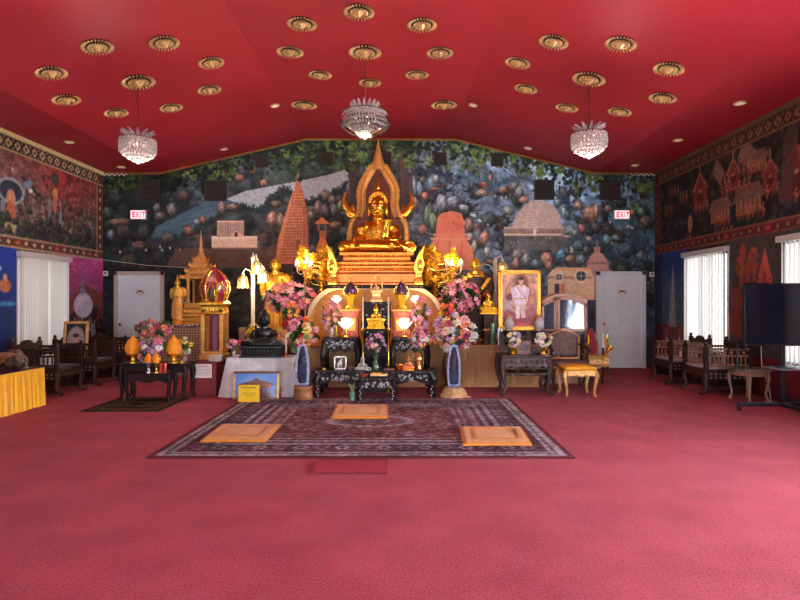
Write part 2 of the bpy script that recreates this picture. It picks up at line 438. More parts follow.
for x, y, rx, ry, col, an in [
    (272, 219, 6, 8, (186, 128, 104), .2), (281, 221, 5, 9, (150, 112, 96), -.2), (276, 204, 6, 4, (128, 96, 84), 0), (264, 183, 4, 4, (196, 126, 84), 0), (240, 178, 5, 4, (190, 108, 84), 0), (253, 170, 3.4, 4.4, (176, 140, 76), 0),
    (203, 220, 4, 4, (160, 100, 84), 0), (189, 231, 7, 5, (150, 84, 74), .7), (197, 222, 3, 3, (150, 150, 150), 0), (222, 208, 5, 7, (156, 118, 98), .2), (233, 207, 7, 4, (142, 116, 98), 0), (172, 210, 5, 8, (120, 112, 108), -.2), (160, 216, 6, 5, (118, 100, 84), -.3), (120, 222, 12, 4, (136, 88, 68), 0), (111, 235, 4, 6, (100, 110, 118), 0), (124, 232, 9, 8, (70, 58, 54), 0), (144, 232, 7, 9, (58, 62, 58), 0), (139, 246, 8, 5, (104, 66, 56), .4), (129, 262, 10, 9, (62, 54, 42), 0), (168, 238, 8, 6, (86, 84, 72), 0), (220, 234, 4, 8, (132, 126, 122), 0), (255, 249, 9, 10, (112, 120, 124), .3), (272, 256, 8, 9, (86, 78, 66), 0), (108, 213, 6, 7, (66, 70, 72), 0), (116, 196, 9, 10, (60, 62, 62), 0), (184, 196, 7, 6, (104, 74, 60), .2), (157, 208, 4, 5, (110, 104, 100), 0),
    (326, 196, 5, 6, (134, 112, 94), 0), (332, 200, 4, 5, (140, 124, 108), 0), (318, 208, 5, 8, (148, 120, 104), .3), (325, 211, 6, 7, (110, 98, 100), 0), (334, 210, 4, 8, (116, 116, 116), -.2), (311, 215, 4, 5, (128, 140, 120), 0), (340, 205, 3, 7, (150, 162, 120), .5), (335, 225, 7, 4, (160, 108, 74), -.3), (349, 188, 3, 8, (120, 140, 150), .2), (345, 232, 6, 6, (90, 106, 92), 0),
    (413, 187, 5, 12, (146, 172, 186), -.1), (420, 190, 3.4, 9, (120, 152, 170), -.2), (431, 184, 7, 10, (112, 140, 160), .5), (436, 178, 2.6, 5, (214, 206, 190), .3), (425, 196, 3.5, 4.5, (226, 116, 88), -.4), (434, 189, 9, 1.6, (190, 92, 76), -.35), (415, 204, 4, 9, (168, 124, 104), -.3), (428, 216, 4.6, 14, (116, 136, 96), .1), (433, 222, 4, 11, (134, 148, 108), -.1), (423, 230, 5, 6, (186, 112, 86), 0),
    (442, 203, 6, 10, (158, 168, 172), 0), (453, 202, 6, 7, (150, 162, 170), .3), (464, 208, 6, 3.6, (162, 172, 178), .6), (474, 216, 6, 2, (190, 200, 206), .75), (480, 221, 5, 1.4, (210, 218, 222), .7), (469, 225, 5, 8, (178, 122, 104), -.3), (474, 247, 3.6, 8, (176, 176, 140), .1), (484, 238, 5, 8, (208, 144, 106), .35), (487, 252, 3.5, 6, (172, 180, 170), .1), (470, 237, 5, 5, (146, 154, 150), 0), (492, 262, 7, 3, (140, 92, 84), 0),
    (485, 182, 5.5, 8, (222, 116, 92), .5), (490, 179, 3, 5, (232, 140, 112), .3), (482, 193, 7, 4, (180, 150, 120), 0), (508, 211, 7, 5, (140, 150, 138), 0), (503, 190, 5, 4, (168, 124, 100), -.4), (514, 186, 6, 7, (132, 128, 116), 0), (519, 192, 4, 7, (158, 164, 156), .4), (524, 200, 6, 4, (196, 138, 108), -.2), (558, 203, 5, 5, (118, 146, 158), .5), (565, 212, 5, 9, (130, 168, 164), -.6),
    (591, 214, 8, 9, (188, 136, 100), .5), (596, 211, 3, 8, (206, 160, 122), .1), (578, 206, 6, 5, (164, 136, 122), 0), (636, 209, 6, 7, (74, 122, 76), -.2), (641, 212, 4, 5, (100, 140, 100), 0), (632, 213, 2.5, 4, (190, 130, 84), .2), (582, 229, 5, 6, (170, 104, 98), -.3), (570, 231, 6, 6, (124, 158, 152), .2), (575, 233, 3, 4, (140, 160, 150), 0), (567, 237, 6, 2, (186, 160, 150), 0), (608, 209, 4, 4, (150, 120, 104), 0),
    (517, 255, 5, 7, (150, 142, 130), 0), (526, 260, 5, 8, (130, 138, 132), .2), (516, 264, 4, 7, (186, 128, 100), 0), (536, 264, 6, 5, (92, 118, 130), 0), (547, 259, 6, 8, (190, 128, 100), -.35), (549, 266, 4, 6, (168, 112, 88), 0), (562, 255, 6, 8, (76, 158, 186), .5), (571, 250, 4, 4, (226, 226, 214), .5), (567, 251, 3, 5, (96, 110, 96), .5), (570, 259, 6, 4, (170, 130, 92), -.5), (578, 246, 6, 6, (88, 124, 118), 0), (581, 260, 6, 6, (108, 140, 142), 0), (589, 239, 3, 3, (180, 170, 160), 0), (607, 240, 5, 6, (96, 150, 160), 0), (616, 238, 5, 3, (108, 148, 152), .4), (626, 250, 9, 8, (70, 92, 104), 0), (640, 256, 4, 6, (110, 126, 124), .5), (645, 222, 6, 7, (120, 92, 76), -.5), (630, 228, 7, 3, (96, 110, 122), 0)]:
    c.rock(x, y, rx, ry, col, an)
for x, y in [(502, 197), (506, 197), (495, 196), (511, 243), (514, 243), (518, 242), (546, 238), (550, 238), (535, 238), (488, 225), (612, 243), (610, 222), (628, 226), (632, 228), (120, 252), (146, 250), (160, 247), (162, 250), (170, 248), (180, 250)]:
    c.ell(x, y, 1.2, 1.8, (206, 198, 186), 0, .85)
fringe([(455, 182), (470, 176), (498, 186), (520, 178), (548, 190)], (64, 84, 104), 8, 5)
fringe([(408, 175), (440, 172), (455, 186)], (46, 54, 72), 9, 6); fringe([(555, 195), (566, 204), (572, 214)], (50, 66, 80), 6, 5)
# buildings of the painted landscape
c.poly([(176, 249), (280, 246), (280, 268), (165, 268)], (104, 76, 62), .75); c.poly([(240, 252), (300, 262), (290, 272), (232, 266)], (92, 62, 50), .7)
c.rect(212, 257, 237, 249, (210, 180, 158)); c.rect(212, 257, 236, 239, (228, 200, 178)); c.rect(217, 244, 221, 237, (170, 142, 126)); c.rect(217, 244, 221, 222.6, (204, 174, 152))
for i in range(9): c.rect(219 + i * 2.8, 220 + i * 2.8, 223, 237, (134, 110, 98), .7)
c.poly([(228, 237), (236.5, 230), (245, 237)], (196, 164, 144)); c.rect(235, 238, 232, 237, (90, 50, 44)); c.rect(212, 257, 247.8, 249, (130, 96, 80))
c.poly([(275, 264), (278, 240), (288, 206), (293, 191), (303, 191), (307, 214), (309, 264)], (200, 128, 92))
for k in range(24):
    y = 192 + k * 3.0; hl = 5 + (y - 191) * .2; hr = 5 + (y - 191) * .085
    c.line([(298 - hl, y), (298 + hr, y)], .8, (126, 66, 46), .75); c.line([(298 - hl, y + 1.2), (298 + hr, y + 1.2)], .6, (212, 142, 104), .5)
    for i in range(int(hl + hr) // 3): c.rect(298 - hl + i * 3 + 1, 298 - hl + i * 3 + 2, y, y + 2, (120, 62, 44), .5)
c.rect(296.5, 300, 240, 250, (124, 66, 46), .7); c.rect(295, 301.5, 186, 191, (190, 112, 78)); c.ell(298, 184, 3.4, 2.6, (184, 106, 74)); c.line([(298, 184), (298, 174)], 1.4, (176, 120, 86)); c.rect(303, 309, 206, 264, (150, 84, 60), .4)
c.poly([(313, 266), (317, 246), (320, 238), (325, 238), (329, 248), (333, 266)], (204, 112, 64)); c.rect(319, 326, 231, 238, (172, 98, 66)); c.poly([(314, 224), (322, 217), (330, 224)], (214, 126, 74)); c.rect(318, 319.4, 224, 231, (160, 90, 60)); c.rect(325, 326.4, 224, 231, (160, 90, 60))
c.poly([(427, 270), (429, 248), (434, 239), (466, 239), (473, 250), (474, 270)], (220, 130, 102)); c.poly([(436, 240), (437, 218), (442, 213), (452, 211), (461, 213), (464, 220), (465, 240)], (212, 120, 90)); c.rect(433, 467, 234, 236.4, (222, 132, 100)); c.rect(431, 470, 238, 240, (226, 138, 108))
for x in (438, 450, 462): c.line([(x, 241), (x - 2, 262)], .8, (150, 74, 56), .8)
c.ell(456, 226, 9, 14, (170, 84, 62), 0, .25, .8)
c.poly([(512, 231), (514, 220), (520, 210), (528, 203), (536, 200), (545, 201), (554, 206), (560, 215), (563, 231)], (182, 168, 160)); c.ell(530, 214, 14, 14, (186, 166, 150), 0, .5, .8); c.rect(504, 564, 227, 236, (150, 130, 116)); c.rect(504, 564, 227, 228.4, (190, 172, 154)); c.rect(504, 562, 233.5, 235.4, (206, 190, 172))
for i in range(19): c.rect(507 + i * 3, 508.2 + i * 3, 230, 233.5, (108, 92, 86), .8)
for k in range(7): c.line([(526, 214 + k * 2.8), (538, 213 + k * 2.8)], .8, (206, 196, 180), .8)
c.rect(533, 536, 228, 236, (212, 204, 190)); c.line([(535, 200), (535, 214)], 1, (178, 160, 150))
c.rect(504, 566, 236, 250, (96, 92, 86), .6)
c.poly([(586, 275), (587, 262), (592, 254), (597, 251), (603, 254), (608, 262), (610, 275)], (178, 138, 126)); c.rect(594, 600, 247, 252, (168, 128, 116)); c.line([(597, 248), (597, 240)], 1.6, (150, 112, 104)); c.rect(586, 611, 262, 263.4, (140, 104, 98)); c.rect(584, 612, 270, 300, (162, 130, 122))
c.poly([(548, 300), (548, 276), (552, 270), (557, 268), (590, 268), (594, 278), (594, 300)], (204, 182, 150)); c.rect(548, 592, 276, 279, (172, 146, 118)); c.poly([(556, 268), (590, 268), (592, 271), (553, 271)], (214, 170, 130))
for x, y, r in ((559, 277, 3.4), (581, 276, 5.4)):
    c.ell(x, y, r + 1, r + 1.3, (224, 208, 180)); c.ell(x, y, r, r, (48, 58, 78)); c.line([(x, y - r), (x, y + r)], .8, (190, 176, 156)); c.line([(x - r, y), (x + r, y)], .8, (190, 176, 156))
for x, q in ((551, (206, 190, 164)), (557, (70, 66, 80)), (563, (196, 120, 96)), (570, (208, 192, 166))): c.rect(x - 2, x + 2, 284, 300, q)
# trees: trunks behind the great statue and a hanging canopy of leaves along the top
for x, w in ((405, 15), (352, 8), (382, 22)): 
    c.line([(x, 150), (x + 1, 215)], w, (74, 56, 50), .85); c.line([(x - 3, 150), (x - 2, 210)], w * .3, (104, 80, 68), .5)
def top_v(u): return PV - (ceil_z((u - PU) / K) - H) * K
for i in range(1700):
    u = rnd.uniform(103, 655); dens = 1 if 290 < u < 480 else .6
    dep = abs(rnd.gauss(0, 14 if dens == 1 else 10)); v = top_v(u) + dep
    if rnd.random() > dens or dep > 46: continue
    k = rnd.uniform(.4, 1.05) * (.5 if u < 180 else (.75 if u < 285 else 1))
    c.ell(u, v, rnd.uniform(1.2, 3), rnd.uniform(1.2, 3.4), (38 * k, 56 * k, 46 * k), rnd.uniform(0, 3), .8)
for i in range(210):
    u = rnd.uniform(104, 652); dep = rnd.uniform(1, 30) if 290 < u < 480 else rnd.uniform(1, 20)
    if u < 285 and rnd.random() < .45: continue
    if 500 < u and rnd.random() < .3: continue
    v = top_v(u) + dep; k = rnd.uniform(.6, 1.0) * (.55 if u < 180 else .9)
    for j in range(9):
        q = rnd.uniform(.75, 1.2) * k
        c.ell(u + rnd.uniform(-3.4, 3.4), v + rnd.uniform(-3.4, 3.4), rnd.uniform(.9, 1.9), rnd.uniform(1.2, 2.4), (128 * q, 158 * q, 78 * q), rnd.uniform(0, 3), .8)
for i in range(46):
    u = rnd.uniform(380, 650); v = top_v(u) + rnd.uniform(8, 30); c.poly([(u, v - 4), (u + 2.2, v + 5), (u - 1.8, v + 4)], (150, 172, 196), .45)
c.noise(0.09, 1.6, 9)
hb = max(ZE, ZP)
me = c.mesh('wall_back', lambda X, Y: ((X - PU) / K, np.full_like(X, YB), H + (PV - Y) / K), MURAL,
            keep=lambda X, Y: np.vectorize(lambda u, v: v > top_v(u) - 2)(X, Y))
struct('wall_back', me, None)

MURALL = paint_mat('left_mural_paint', 1.05, 0.55, 0.25); MURALS = paint_mat('side_mural_paint', 1.0, 0.55, 0.25)
# ---- painted side walls, canvases in metres along the wall and up
def side_canvas(sgn):
    c = Canvas(2.0, YB + .04, 0, ZE + .02, 48, (60, 40, 42))
    rn = random.Random(11 if sgn < 0 else 12)
    WX = abs(XL) if sgn < 0 else XR
    def w(u, v):
        y = WX * F / abs(PU - u); return (y, H + (PV - v) * y / F)
    if sgn < 0:
        pts = []
        for y in (3, 6, 9, 12):
            pts += [(y, 3.9, (124, 34, 34), .8), (y, 3.1, (104, 74, 66), .55), (y, 2.6, (52, 58, 56), .5)]
        pts += [(9.3, 3.3, (106, 112, 120), .55), (9.0, 4.0, (70, 78, 70), .3), (11.7, 3.7, (136, 30, 34), .5), (11.9, 2.9, (70, 58, 52), .5)]
        c.blend(pts); c.noise(.25, .25, 5); c.noise(.3, .09, 6)
        P1 = [(176, 116, 92), (196, 168, 140), (52, 50, 56), (98, 108, 112), (148, 62, 52), (150, 132, 118), (110, 122, 126), (70, 80, 82), (176, 150, 128), (60, 66, 70)]
        for i in range(4300):
            y, z = rn.uniform(2, 12.1), rn.gauss(2.98, .30)
            if not 2.5 < z < 3.97: continue
            q = rn.choice(P1); k = rn.uniform(.55, 1.05) * (1 if z > 2.8 else .65)
            c.ell(y, z, rn.uniform(.02, .06), rn.uniform(.02, .07), [v * k for v in q], rn.uniform(0, 3), .8)
        for i in range(500):                                # pale scrollwork in the red sky
            y, z, a = rn.uniform(2, 12.1), rn.uniform(3.4, 3.9), rn.uniform(0, 6)
            c.line([(y + .12 * cos(a + t) * (1 - t / 5), z + .06 * sin(a + t * 1.5)) for t in (0, .8, 1.6, 2.4)], .022, (168, 104, 82), .45)
        for y in (4.0, 5.6, 7.2, 8.9, 10.45):
            for dy in (0, .33):
                c.poly([(y + dy - .07, 2.85), (y + dy, 3.5), (y + dy + .07, 2.85)], (136, 142, 152), .9)
            c.ell(y + .16, 3.78, .13, .13, (66, 76, 66)); c.ell(y + .16, 3.5, .1, .12, (196, 126, 82)); c.ell(y + .16, 3.3, .07, .2, (186, 110, 76))
        for y in (3.2, 6.4, 9.42):
            c.ell(y, 3.32, .36, .24, (150, 156, 160)); c.ell(y, 3.32, .29, .19, (52, 58, 76)); c.ell(y, 3.2, .12, .16, (196, 140, 96)); c.ell(y, 2.9, .14, .28, (178, 96, 62)); c.ell(y, 2.72, .16, .12, (176, 150, 110))
            c.ell(y + .42, 3.52, .15, .07, (106, 132, 166), .5); c.ell(y + .66, 3.42, .2, .06, (50, 46, 54), -.4); c.ell(y + .66, 3.46, .1, .03, (150, 120, 100), -.4); c.ell(y + .5, 3.42, .06, .05, (214, 214, 220))
        for i in range(200):
            y, z = rn.uniform(2, 12.1), rn.uniform(2.56, 2.95); c.rock(y, z, rn.uniform(.04, .12), rn.uniform(.05, .1), [v * rn.uniform(.5, 1) for v in (84, 92, 84)], 0, 1)
        zt = 2.37
    else:
        c.a[:] = (50, 44, 52); c.noise(.35, .5, 5); c.noise(.3, .15, 6); c.noise(.15, .05, 7)
        for i in range(500):
            y, z = rn.uniform(2, 12.1), rn.uniform(2.6, 4.0); c.rock(y, z, rn.uniform(.05, .16), rn.uniform(.05, .18), [v * rn.uniform(.7, 1.3) for v in rn.choice([(66, 56, 62), (54, 58, 60), (72, 56, 58)])], 0, 1)
        for i in range(160):
            y, z = rn.uniform(2, 12.1), rn.uniform(3.6, 4.05); c.ell(y, z, rn.uniform(.03, .08), rn.uniform(.03, .08), (44, 58, 54), 0, .6)
        def people(y, z, n, q=(196, 128, 92)):
            for i in range(n):
                x = y + (i - n / 2) * .125; k = rn.uniform(.7, 1.05)
                c.ell(x, z + .09, .045, .1, [v * k for v in (140, 68, 54)]); c.ell(x, z + .2, .034, .03, [v * k for v in q]); c.line([(x - .04, z + .1), (x + .04, z + .16)], .02, [v * k for v in q])
        def house(y, z, s, red, n=5):
            body = (126, 56, 50) if red else (120, 82, 66); roof = (132, 100, 84)
            if red:                                         # gabled shrine seen end-on
                c.poly([(y - .3 * s * 1.5, z + .55 * s), (y, z + 1.1 * s), (y + .3 * s * 1.5, z + .55 * s)], (160, 100, 80)); c.poly([(y - .23 * s * 1.5, z + .55 * s), (y, z + .98 * s), (y + .23 * s * 1.5, z + .55 * s)], body)
                c.rect(y - .24 * s * 1.5, y + .24 * s * 1.5, z, z + .55 * s, body); c.rect(y - .12 * s * 1.5, y + .12 * s * 1.5, z + .05, z + .45 * s, (92, 38, 36)); c.ell(y, z + .5 * s, .1 * s, .06 * s, (196, 140, 104)); c.line([(y, z + 1.1 * s), (y, z + 1.3 * s)], .03, (190, 120, 90))
            else:                                           # long-roofed hall
                c.poly([(y - .5 * s * 1.5, z + .42 * s), (y - .3 * s * 1.5, z + .85 * s), (y + .3 * s * 1.5, z + .85 * s), (y + .5 * s * 1.5, z + .42 * s)], roof)
                for i in range(7): c.line([(y - (.46 - i * .03) * s * 1.5, z + (.45 + i * .06) * s), (y + (.46 - i * .03) * s * 1.5, z + (.45 + i * .06) * s)], .018, (98, 72, 64), .7)
                c.rect(y - .38 * s * 1.5, y + .38 * s * 1.5, z, z + .42 * s, body); 
                for i in range(6): c.rect(y + (-.36 + i * .135) * s * 1.5, y + (-.31 + i * .135) * s * 1.5, z, z + .42 * s, (170, 112, 84))
            people(y, z - .1, n)
        for y0 in (0, -4.2, -8.0):
            for u, v, s, red, n in ((700, 208, .62, 1, 4), (748, 214, .58, 0, 6), (720, 222, .5, 0, 4), (770, 192, .48, 1, 3), (796, 196, .7, 1, 4), (757, 172, .4, 0, 2)):
                y, z = w(u, v); house(y + y0, z, s, red, n)
            y, z = w(733, 190); y += y0
            c.poly([(y - .62, z + .5), (y - .3, z + .78), (y - .1, z + .45), (y - .45, z + .28)], (128, 98, 84)); c.poly([(y + .62, z + .42), (y + .5, z + .66), (y + .22, z + .34), (y + .4, z + .16)], (128, 98, 84))
            house(y, z, .5, 1, 7); people(y + .3, z + .05, 3); people(y - .3, z + .15, 4)
            for u, v, n in ((672, 198, 4), (668, 216, 4), (682, 204, 3), (784, 190, 2), (725, 240, 3)): y, z = w(u, v); people(y + y0, z, n)
            y, z = w(690, 224); c.ell(y + y0, z, .1, .2, (168, 112, 84)); c.line([(y + y0, z - .2), (y + y0, z - .42)], .04, (150, 96, 74))
            y, z = w(786, 160); c.line([(y + y0, z - .5), (y + y0 - .1, z + .3)], .3, (88, 64, 66), .8)
        zt = 2.48
    # frieze bands of rosettes and lozenges round the upper picture
    lo, hi = ((104, 48, 42), (190, 164, 124)) if sgn < 0 else ((104, 38, 40), (140, 96, 70))
    c.rect(2, YB, zt, zt + .19, lo); c.rect(2, YB, ZE - .29, ZE - .05, (58, 44, 36)); c.rect(YB - .24, YB, zt, ZE - .1, lo)
    y = 2.1; k = 0
    while y < YB - .1:
        if k % 5 == 4:
            c.ell(y, zt + .095, .1, .05, (166, 54, 44)); c.ell(y, zt + .095, .06, .02, hi)
        else:
            c.poly([(y - .1, zt + .095), (y, zt + .165), (y + .1, zt + .095), (y, zt + .025)], (44, 30, 34)); c.poly([(y - .06, zt + .095), (y, zt + .14), (y + .06, zt + .095), (y, zt + .05)], hi)
        c.poly([(y - .09, ZE - .17), (y, ZE - .085), (y + .09, ZE - .17), (y, ZE - .255)], hi); c.ell(y, ZE - .17, .04, .04, (70, 44, 36)); c.ell(y + .11, ZE - .1, .03, .025, hi); c.ell(y + .11, ZE - .24, .03, .025, hi)
        y += .22; k += 1
    z = zt + .3
    while z < ZE - .4:
        c.poly([(YB - .2, z), (YB - .12, z + .09), (YB - .04, z), (YB - .12, z - .09)], (44, 30, 34)); c.poly([(YB - .17, z), (YB - .12, z + .06), (YB - .07, z), (YB - .12, z - .06)], hi); z += .2
    for z0 in (zt + .01, zt + .18, ZE - .05, ZE - .29): c.line([(2, z0), (YB, z0)], .03, hi)
    c.line([(YB - .24, zt), (YB - .24, ZE - .3)], .025, hi)
    # the pictures between the windows, and the dark red dado
    if sgn < 0:
        X, Z = c.X, c.Y
        t = np.clip((Z - 1.0) / 1.35, 0, 1)[..., None]
        far = ((X > 10.9) & (Z < zt))[..., None]
        c.a = np.where(far, np.array((88, 42, 50)) * (1 - t) + np.array((206, 84, 158)) * t, c.a)
        for i in range(30): c.ell(rn.uniform(10.95, 12.3), rn.uniform(1.75, 2.35), rn.uniform(.1, .4), .03, rn.choice([(120, 40, 100), (206, 110, 150), (150, 56, 90)]), 0, .5, .9)
        c.poly([(10.95, 1.35), (11.5, 1.85), (12.3, 1.6), (12.3, .6), (10.95, .6)], (126, 62, 50)); c.poly([(10.9, 1.0), (11.3, 1.0), (11.95, .62), (10.9, .5)], (104, 44, 30))
        for i in range(60): c.ell(rn.uniform(10.95, 12.3), rn.uniform(.6, 1.3), rn.uniform(.04, .12), rn.uniform(.04, .14), [v * rn.uniform(.5, 1.2) for v in (44, 36, 42)], 0, .8)
        c.poly([(11.36, 1.55), (11.47, 1.75), (11.53, 2.3), (11.59, 1.75), (11.72, 1.55)], (116, 122, 150)); c.ell(11.55, 1.38, .36, .27, (196, 190, 212)); c.ell(11.46, 1.46, .16, .13, (236, 232, 244), 0, .7, .9)
        for i in range(9): c.poly([(11.2 + i * .09, .75), (11.23 + i * .09, 1.15), (11.27 + i * .09, .75)], (180, 190, 208))
        near = ((X < 9.6) & (Z < zt))[..., None]; t = np.clip((Z - .6) / 1.7, 0, 1)[..., None]
        c.a = np.where(near, np.array((20, 30, 70)) * (1 - t) + np.array((34, 58, 140)) * t, c.a)
        for i in range(170): c.ell(rn.uniform(2, 9.55), rn.uniform(.6, 1.3), rn.uniform(.05, .16), rn.uniform(.05, .14), [v * rn.uniform(.5, 1.3) for v in (30, 40, 84)], 0, .7)
        for y in (3.4, 6.2, 9.28): c.ell(y, 1.72, .16, .12, (196, 112, 70)); c.ell(y, 1.86, .06, .08, (206, 150, 110)); c.ell(y + .05, 1.42, .3, .05, (70, 130, 160)); c.ell(y - .15, 2.0, .08, .06, (170, 190, 210))
        c.rect(2, YB, 0, .56, (66, 26, 28)); c.rect(9.56, 10.95, 0, zt, (120, 100, 96))
    else:
        X, Z = c.X, c.Y
        far = ((X > 10.85) & (Z < zt))[..., None]; t = np.clip((Z - .9) / 1.4, 0, 1)[..., None]
        c.a = np.where(far, np.array((70, 92, 104)) * (1 - t) + np.array((38, 66, 128)) * t, c.a)
        for i in range(50): c.ell(rn.uniform(10.9, 12.3), rn.uniform(1.2, 1.9), rn.uniform(.06, .2), .05, (92, 116, 124), 0, .4, .8)
        c.rect(10.9, YB, .6, 1.0, (120, 50, 54)); c.poly([(11.35, .95), (11.43, 1.9), (11.48, 2.25), (11.53, 1.9), (11.66, .95)], (148, 148, 140))
        for k in range(12): c.line([(11.36, 1.0 + k * .08), (11.64, 1.0 + k * .08)], .02, (104, 108, 108), .7)
        for y in (11.2, 11.75): c.rect(y - .05, y + .05, .62, .9, (150, 90, 84)); c.rect(y - .03, y + .03, .62, .72, (206, 200, 190))
        c.rect(11.95, YB, .6, zt, (46, 44, 56), .6)
        mid = ((X < 9.55) & (Z < zt))[..., None]
        c.a = np.where(mid, np.array((72, 68, 70)), c.a)
        for i in range(230): c.ell(rn.uniform(2, 9.5), rn.uniform(.7, 2.4), rn.uniform(.04, .12), rn.uniform(.05, .14), [v * rn.uniform(.5, 1.2) for v in (66, 74, 66)], 0, .7)
        for y0 in (0, -3.4, -6.2):
            for i in range(60):
                a = rn.uniform(0, 6.28); r = rn.uniform(0, .36); c.ell(9.0 + y0 + r * cos(a) * .8, 2.02 + r * sin(a), .07, .06, [v * rn.uniform(.7, 1.1) for v in (170, 84, 66)], a, .85)
            for i in range(50): c.ell(9.3 + y0 + rn.uniform(-.13, .13), rn.uniform(.9, 1.7), .07, .09, [v * rn.uniform(.7, 1.1) for v in (148, 66, 56)], 0, .8)
            c.poly([(8.38 + y0, 1.2), (8.36 + y0, 1.7), (8.55 + y0, 2.3), (8.76 + y0, 1.7), (8.78 + y0, 1.2)], (182, 92, 80)); c.poly([(8.48 + y0, 1.2), (8.46 + y0, 1.6), (8.56 + y0, 2.0), (8.66 + y0, 1.6), (8.68 + y0, 1.2)], (150, 50, 52))
            for z in (1.6, 1.8): 
                for dy in (-.12, .12): c.ell(8.56 + y0 + dy, z, .03, .03, (46, 40, 44))
        c.rect(2, YB, 0, .62, (112, 34, 46))
    c.noise(.12, .05, 8)
    return c
WIN = {-1: [(9.56, 10.95, .60, 2.25), (1.0, 3.5, .60, 2.25)], 1: [(9.49, 10.90, .55, 2.33), (6.70, 8.12, .55, 2.33), (1.0, 4.2, .55, 2.33)]}  # the nearest opening on each side is unseen, added to let in light
for sgn, nm, x in ((-1, 'wall_left', XL), (1, 'wall_right', XR)):
    cv = side_canvas(sgn)
    def keep(Y, Z, sgn=sgn):
        k = np.ones(Y.shape, bool)
        for a, b, z0, z1 in WIN[sgn]: k &= ~((Y > a) & (Y < b) & (Z > z0) & (Z < z1))
        return k
    me = cv.mesh(nm, lambda X, Y, x=x: (np.full_like(X, x), X, Y), MURALS if sgn > 0 else MURALL, keep, flip=sgn > 0)
    w = struct(nm, me, None)
    g = G(); xo = x + sgn * .14                              # the rest of the wall towards the rear, and the outer skin
    def quad(y0, y1, z0, z1): g.b2(min(x, xo), max(x, xo), y0, y1, z0, z1)
    wins = sorted(WIN[sgn])
    near = [q for q in wins if q[0] < 2][0]
    quad(YN, near[0], 0, ZE); quad(near[0], 2.0, 0, near[2]); quad(near[0], 2.0, near[3], ZE)
    struct('trim_%d' % (1 if sgn < 0 else 2), g, DARKRED)
g = G()                                                     # rear wall round a wide glazed entrance
g.b2(XL - .1, -5.2, YN - .15, YN, 0, ZE); g.b2(4.2, XR + .1, YN - .15, YN, 0, ZE); g.b2(-5.2, 4.2, YN - .15, YN, 3.0, ZP + .2)
struct('wall_rear', g, DARKRED)

def doorframe(): pass
# crown mouldings
g = G(); g.tube([(XL, YB - .03, ZE - .02), (FX0, YB - .03, ZE - .02), (CX0, YB - .03, ZP - .02), (CX1, YB - .03, ZP - .02), (FX1, YB - .03, ZE - .02), (XR, YB - .03, ZE - .02)], .022, 6)
struct('trim_3', g, GOLDTRIM)
CREAMT = mat('cream_trim', (226, 204, 150), .5, .05); BRONZET = mat('bronze_trim', (110, 76, 50), .5, .2)
g = G(); g.prism([(XL, ZE - .05), (XL + .025, ZE - .05), (XL + .06, ZE), (XL, ZE)], 2.0, YB); struct('trim_4', g, CREAMT)
g = G(); g.prism([(XR, ZE - .06), (XR - .03, ZE - .06), (XR - .06, ZE), (XR, ZE)], 2.0, YB); struct('trim_5', g, BRONZET)
g = G(); g.b2(XL, XL + .015, 2, YB, 0, .1); struct('baseboard_left', g, DARKRED)
g = G(); g.b2(XR - .015, XR, 2, YB, 0, .1); struct('baseboard_right', g, DARKRED)
g = G(); g.b2(XL, XR, YB - .015, YB, 0, .1); struct('baseboard_back', g, DARKRED)
# small printed slip on each door
SIGNK = mat('sign_ink', (40, 40, 46), .6); PAPER = mat('notice_paper', (226, 222, 214), .7, var=.05)
BRASS = mat('brass', (196, 150, 70), .25, .9)
def door(n, u0, u1, frame_c, knob_right):
    x0, x1 = (u0 - PU) / K, (u1 - PU) / K; z1 = H + (PV - 271.5) / K
    g = G(); t = .085
    g.b2(x0, x0 + t, YB - .06, YB, 0, z1); g.b2(x1 - t, x1, YB - .06, YB, 0, z1); g.b2(x0, x1, YB - .06, YB, z1 - t, z1)
    d = struct('door_%d' % n, g, frame_c, bevel=.006)
    a, b = x0 + t, x1 - t; g = G()
    g.b2(a, b, YB - .035, YB - .005, .01, z1 - t)
    leaf = g.obj('door_leaf', DOORW, d)
    W = b - a; g = G()                                      # six raised panels
    for cx in (a + W * .28, b - W * .28):
        for z0, zz in ((.16, .72), (.86, 1.42), (1.55, z1 - t - .12)):
            for k, (e, dy) in enumerate(((0, .012), (.03, .02))):
                g.rloft([(W * .19 - e, .004, -.5), (W * .19 - e, .004, .5)], (0, 0, 0)) if False else g.b2(cx - W * .19 + e, cx + W * .19 - e, YB - .035 - dy * .5, YB - .03, z0 + e, zz - e)
            x0_, x1_ = cx - W * .19, cx + W * .19
            g.tube([(x0_, YB - .036, z0), (x1_, YB - .036, z0), (x1_, YB - .036, zz), (x0_, YB - .036, zz), (x0_, YB - .036, z0)], .013, 6)
    g.obj('raised_panel', DOORW, d, bevel=.004)
    kx = (b - .07) if knob_right else (a + .07)
    g = G(); g.tube([(kx, YB - .035, .96), (kx, YB - .085, .96)], .012, 8); g.ell((kx, YB - .1, .96), (.032, .025, .032)); g.obj('door_knob', BRASS, d)
    cx = (a + b) / 2 + .02; g = G()
    g.b2(cx - .1, cx + .1, YB - .055, YB - .052, 1.60, 1.72); s = g.obj('door_sign', PAPER, d, smooth=0)
    g = G()
    for i, (p, q) in enumerate(((-.05, .05), (-.08, -.06), (.06, .09))): g.b2(cx + p, cx + q, YB - .057, YB - .055, 1.67 - .03 * (i > 0), 1.70 - .03 * (i > 0))
    g.obj('sign_ink', SIGNK, s, smooth=0)
FRB = mat('door_frame_beige', (196, 186, 176), .5, var=.05)
door(1, 115, 165, FRB, False); door(2, 595.5, 645, DOORW, False)

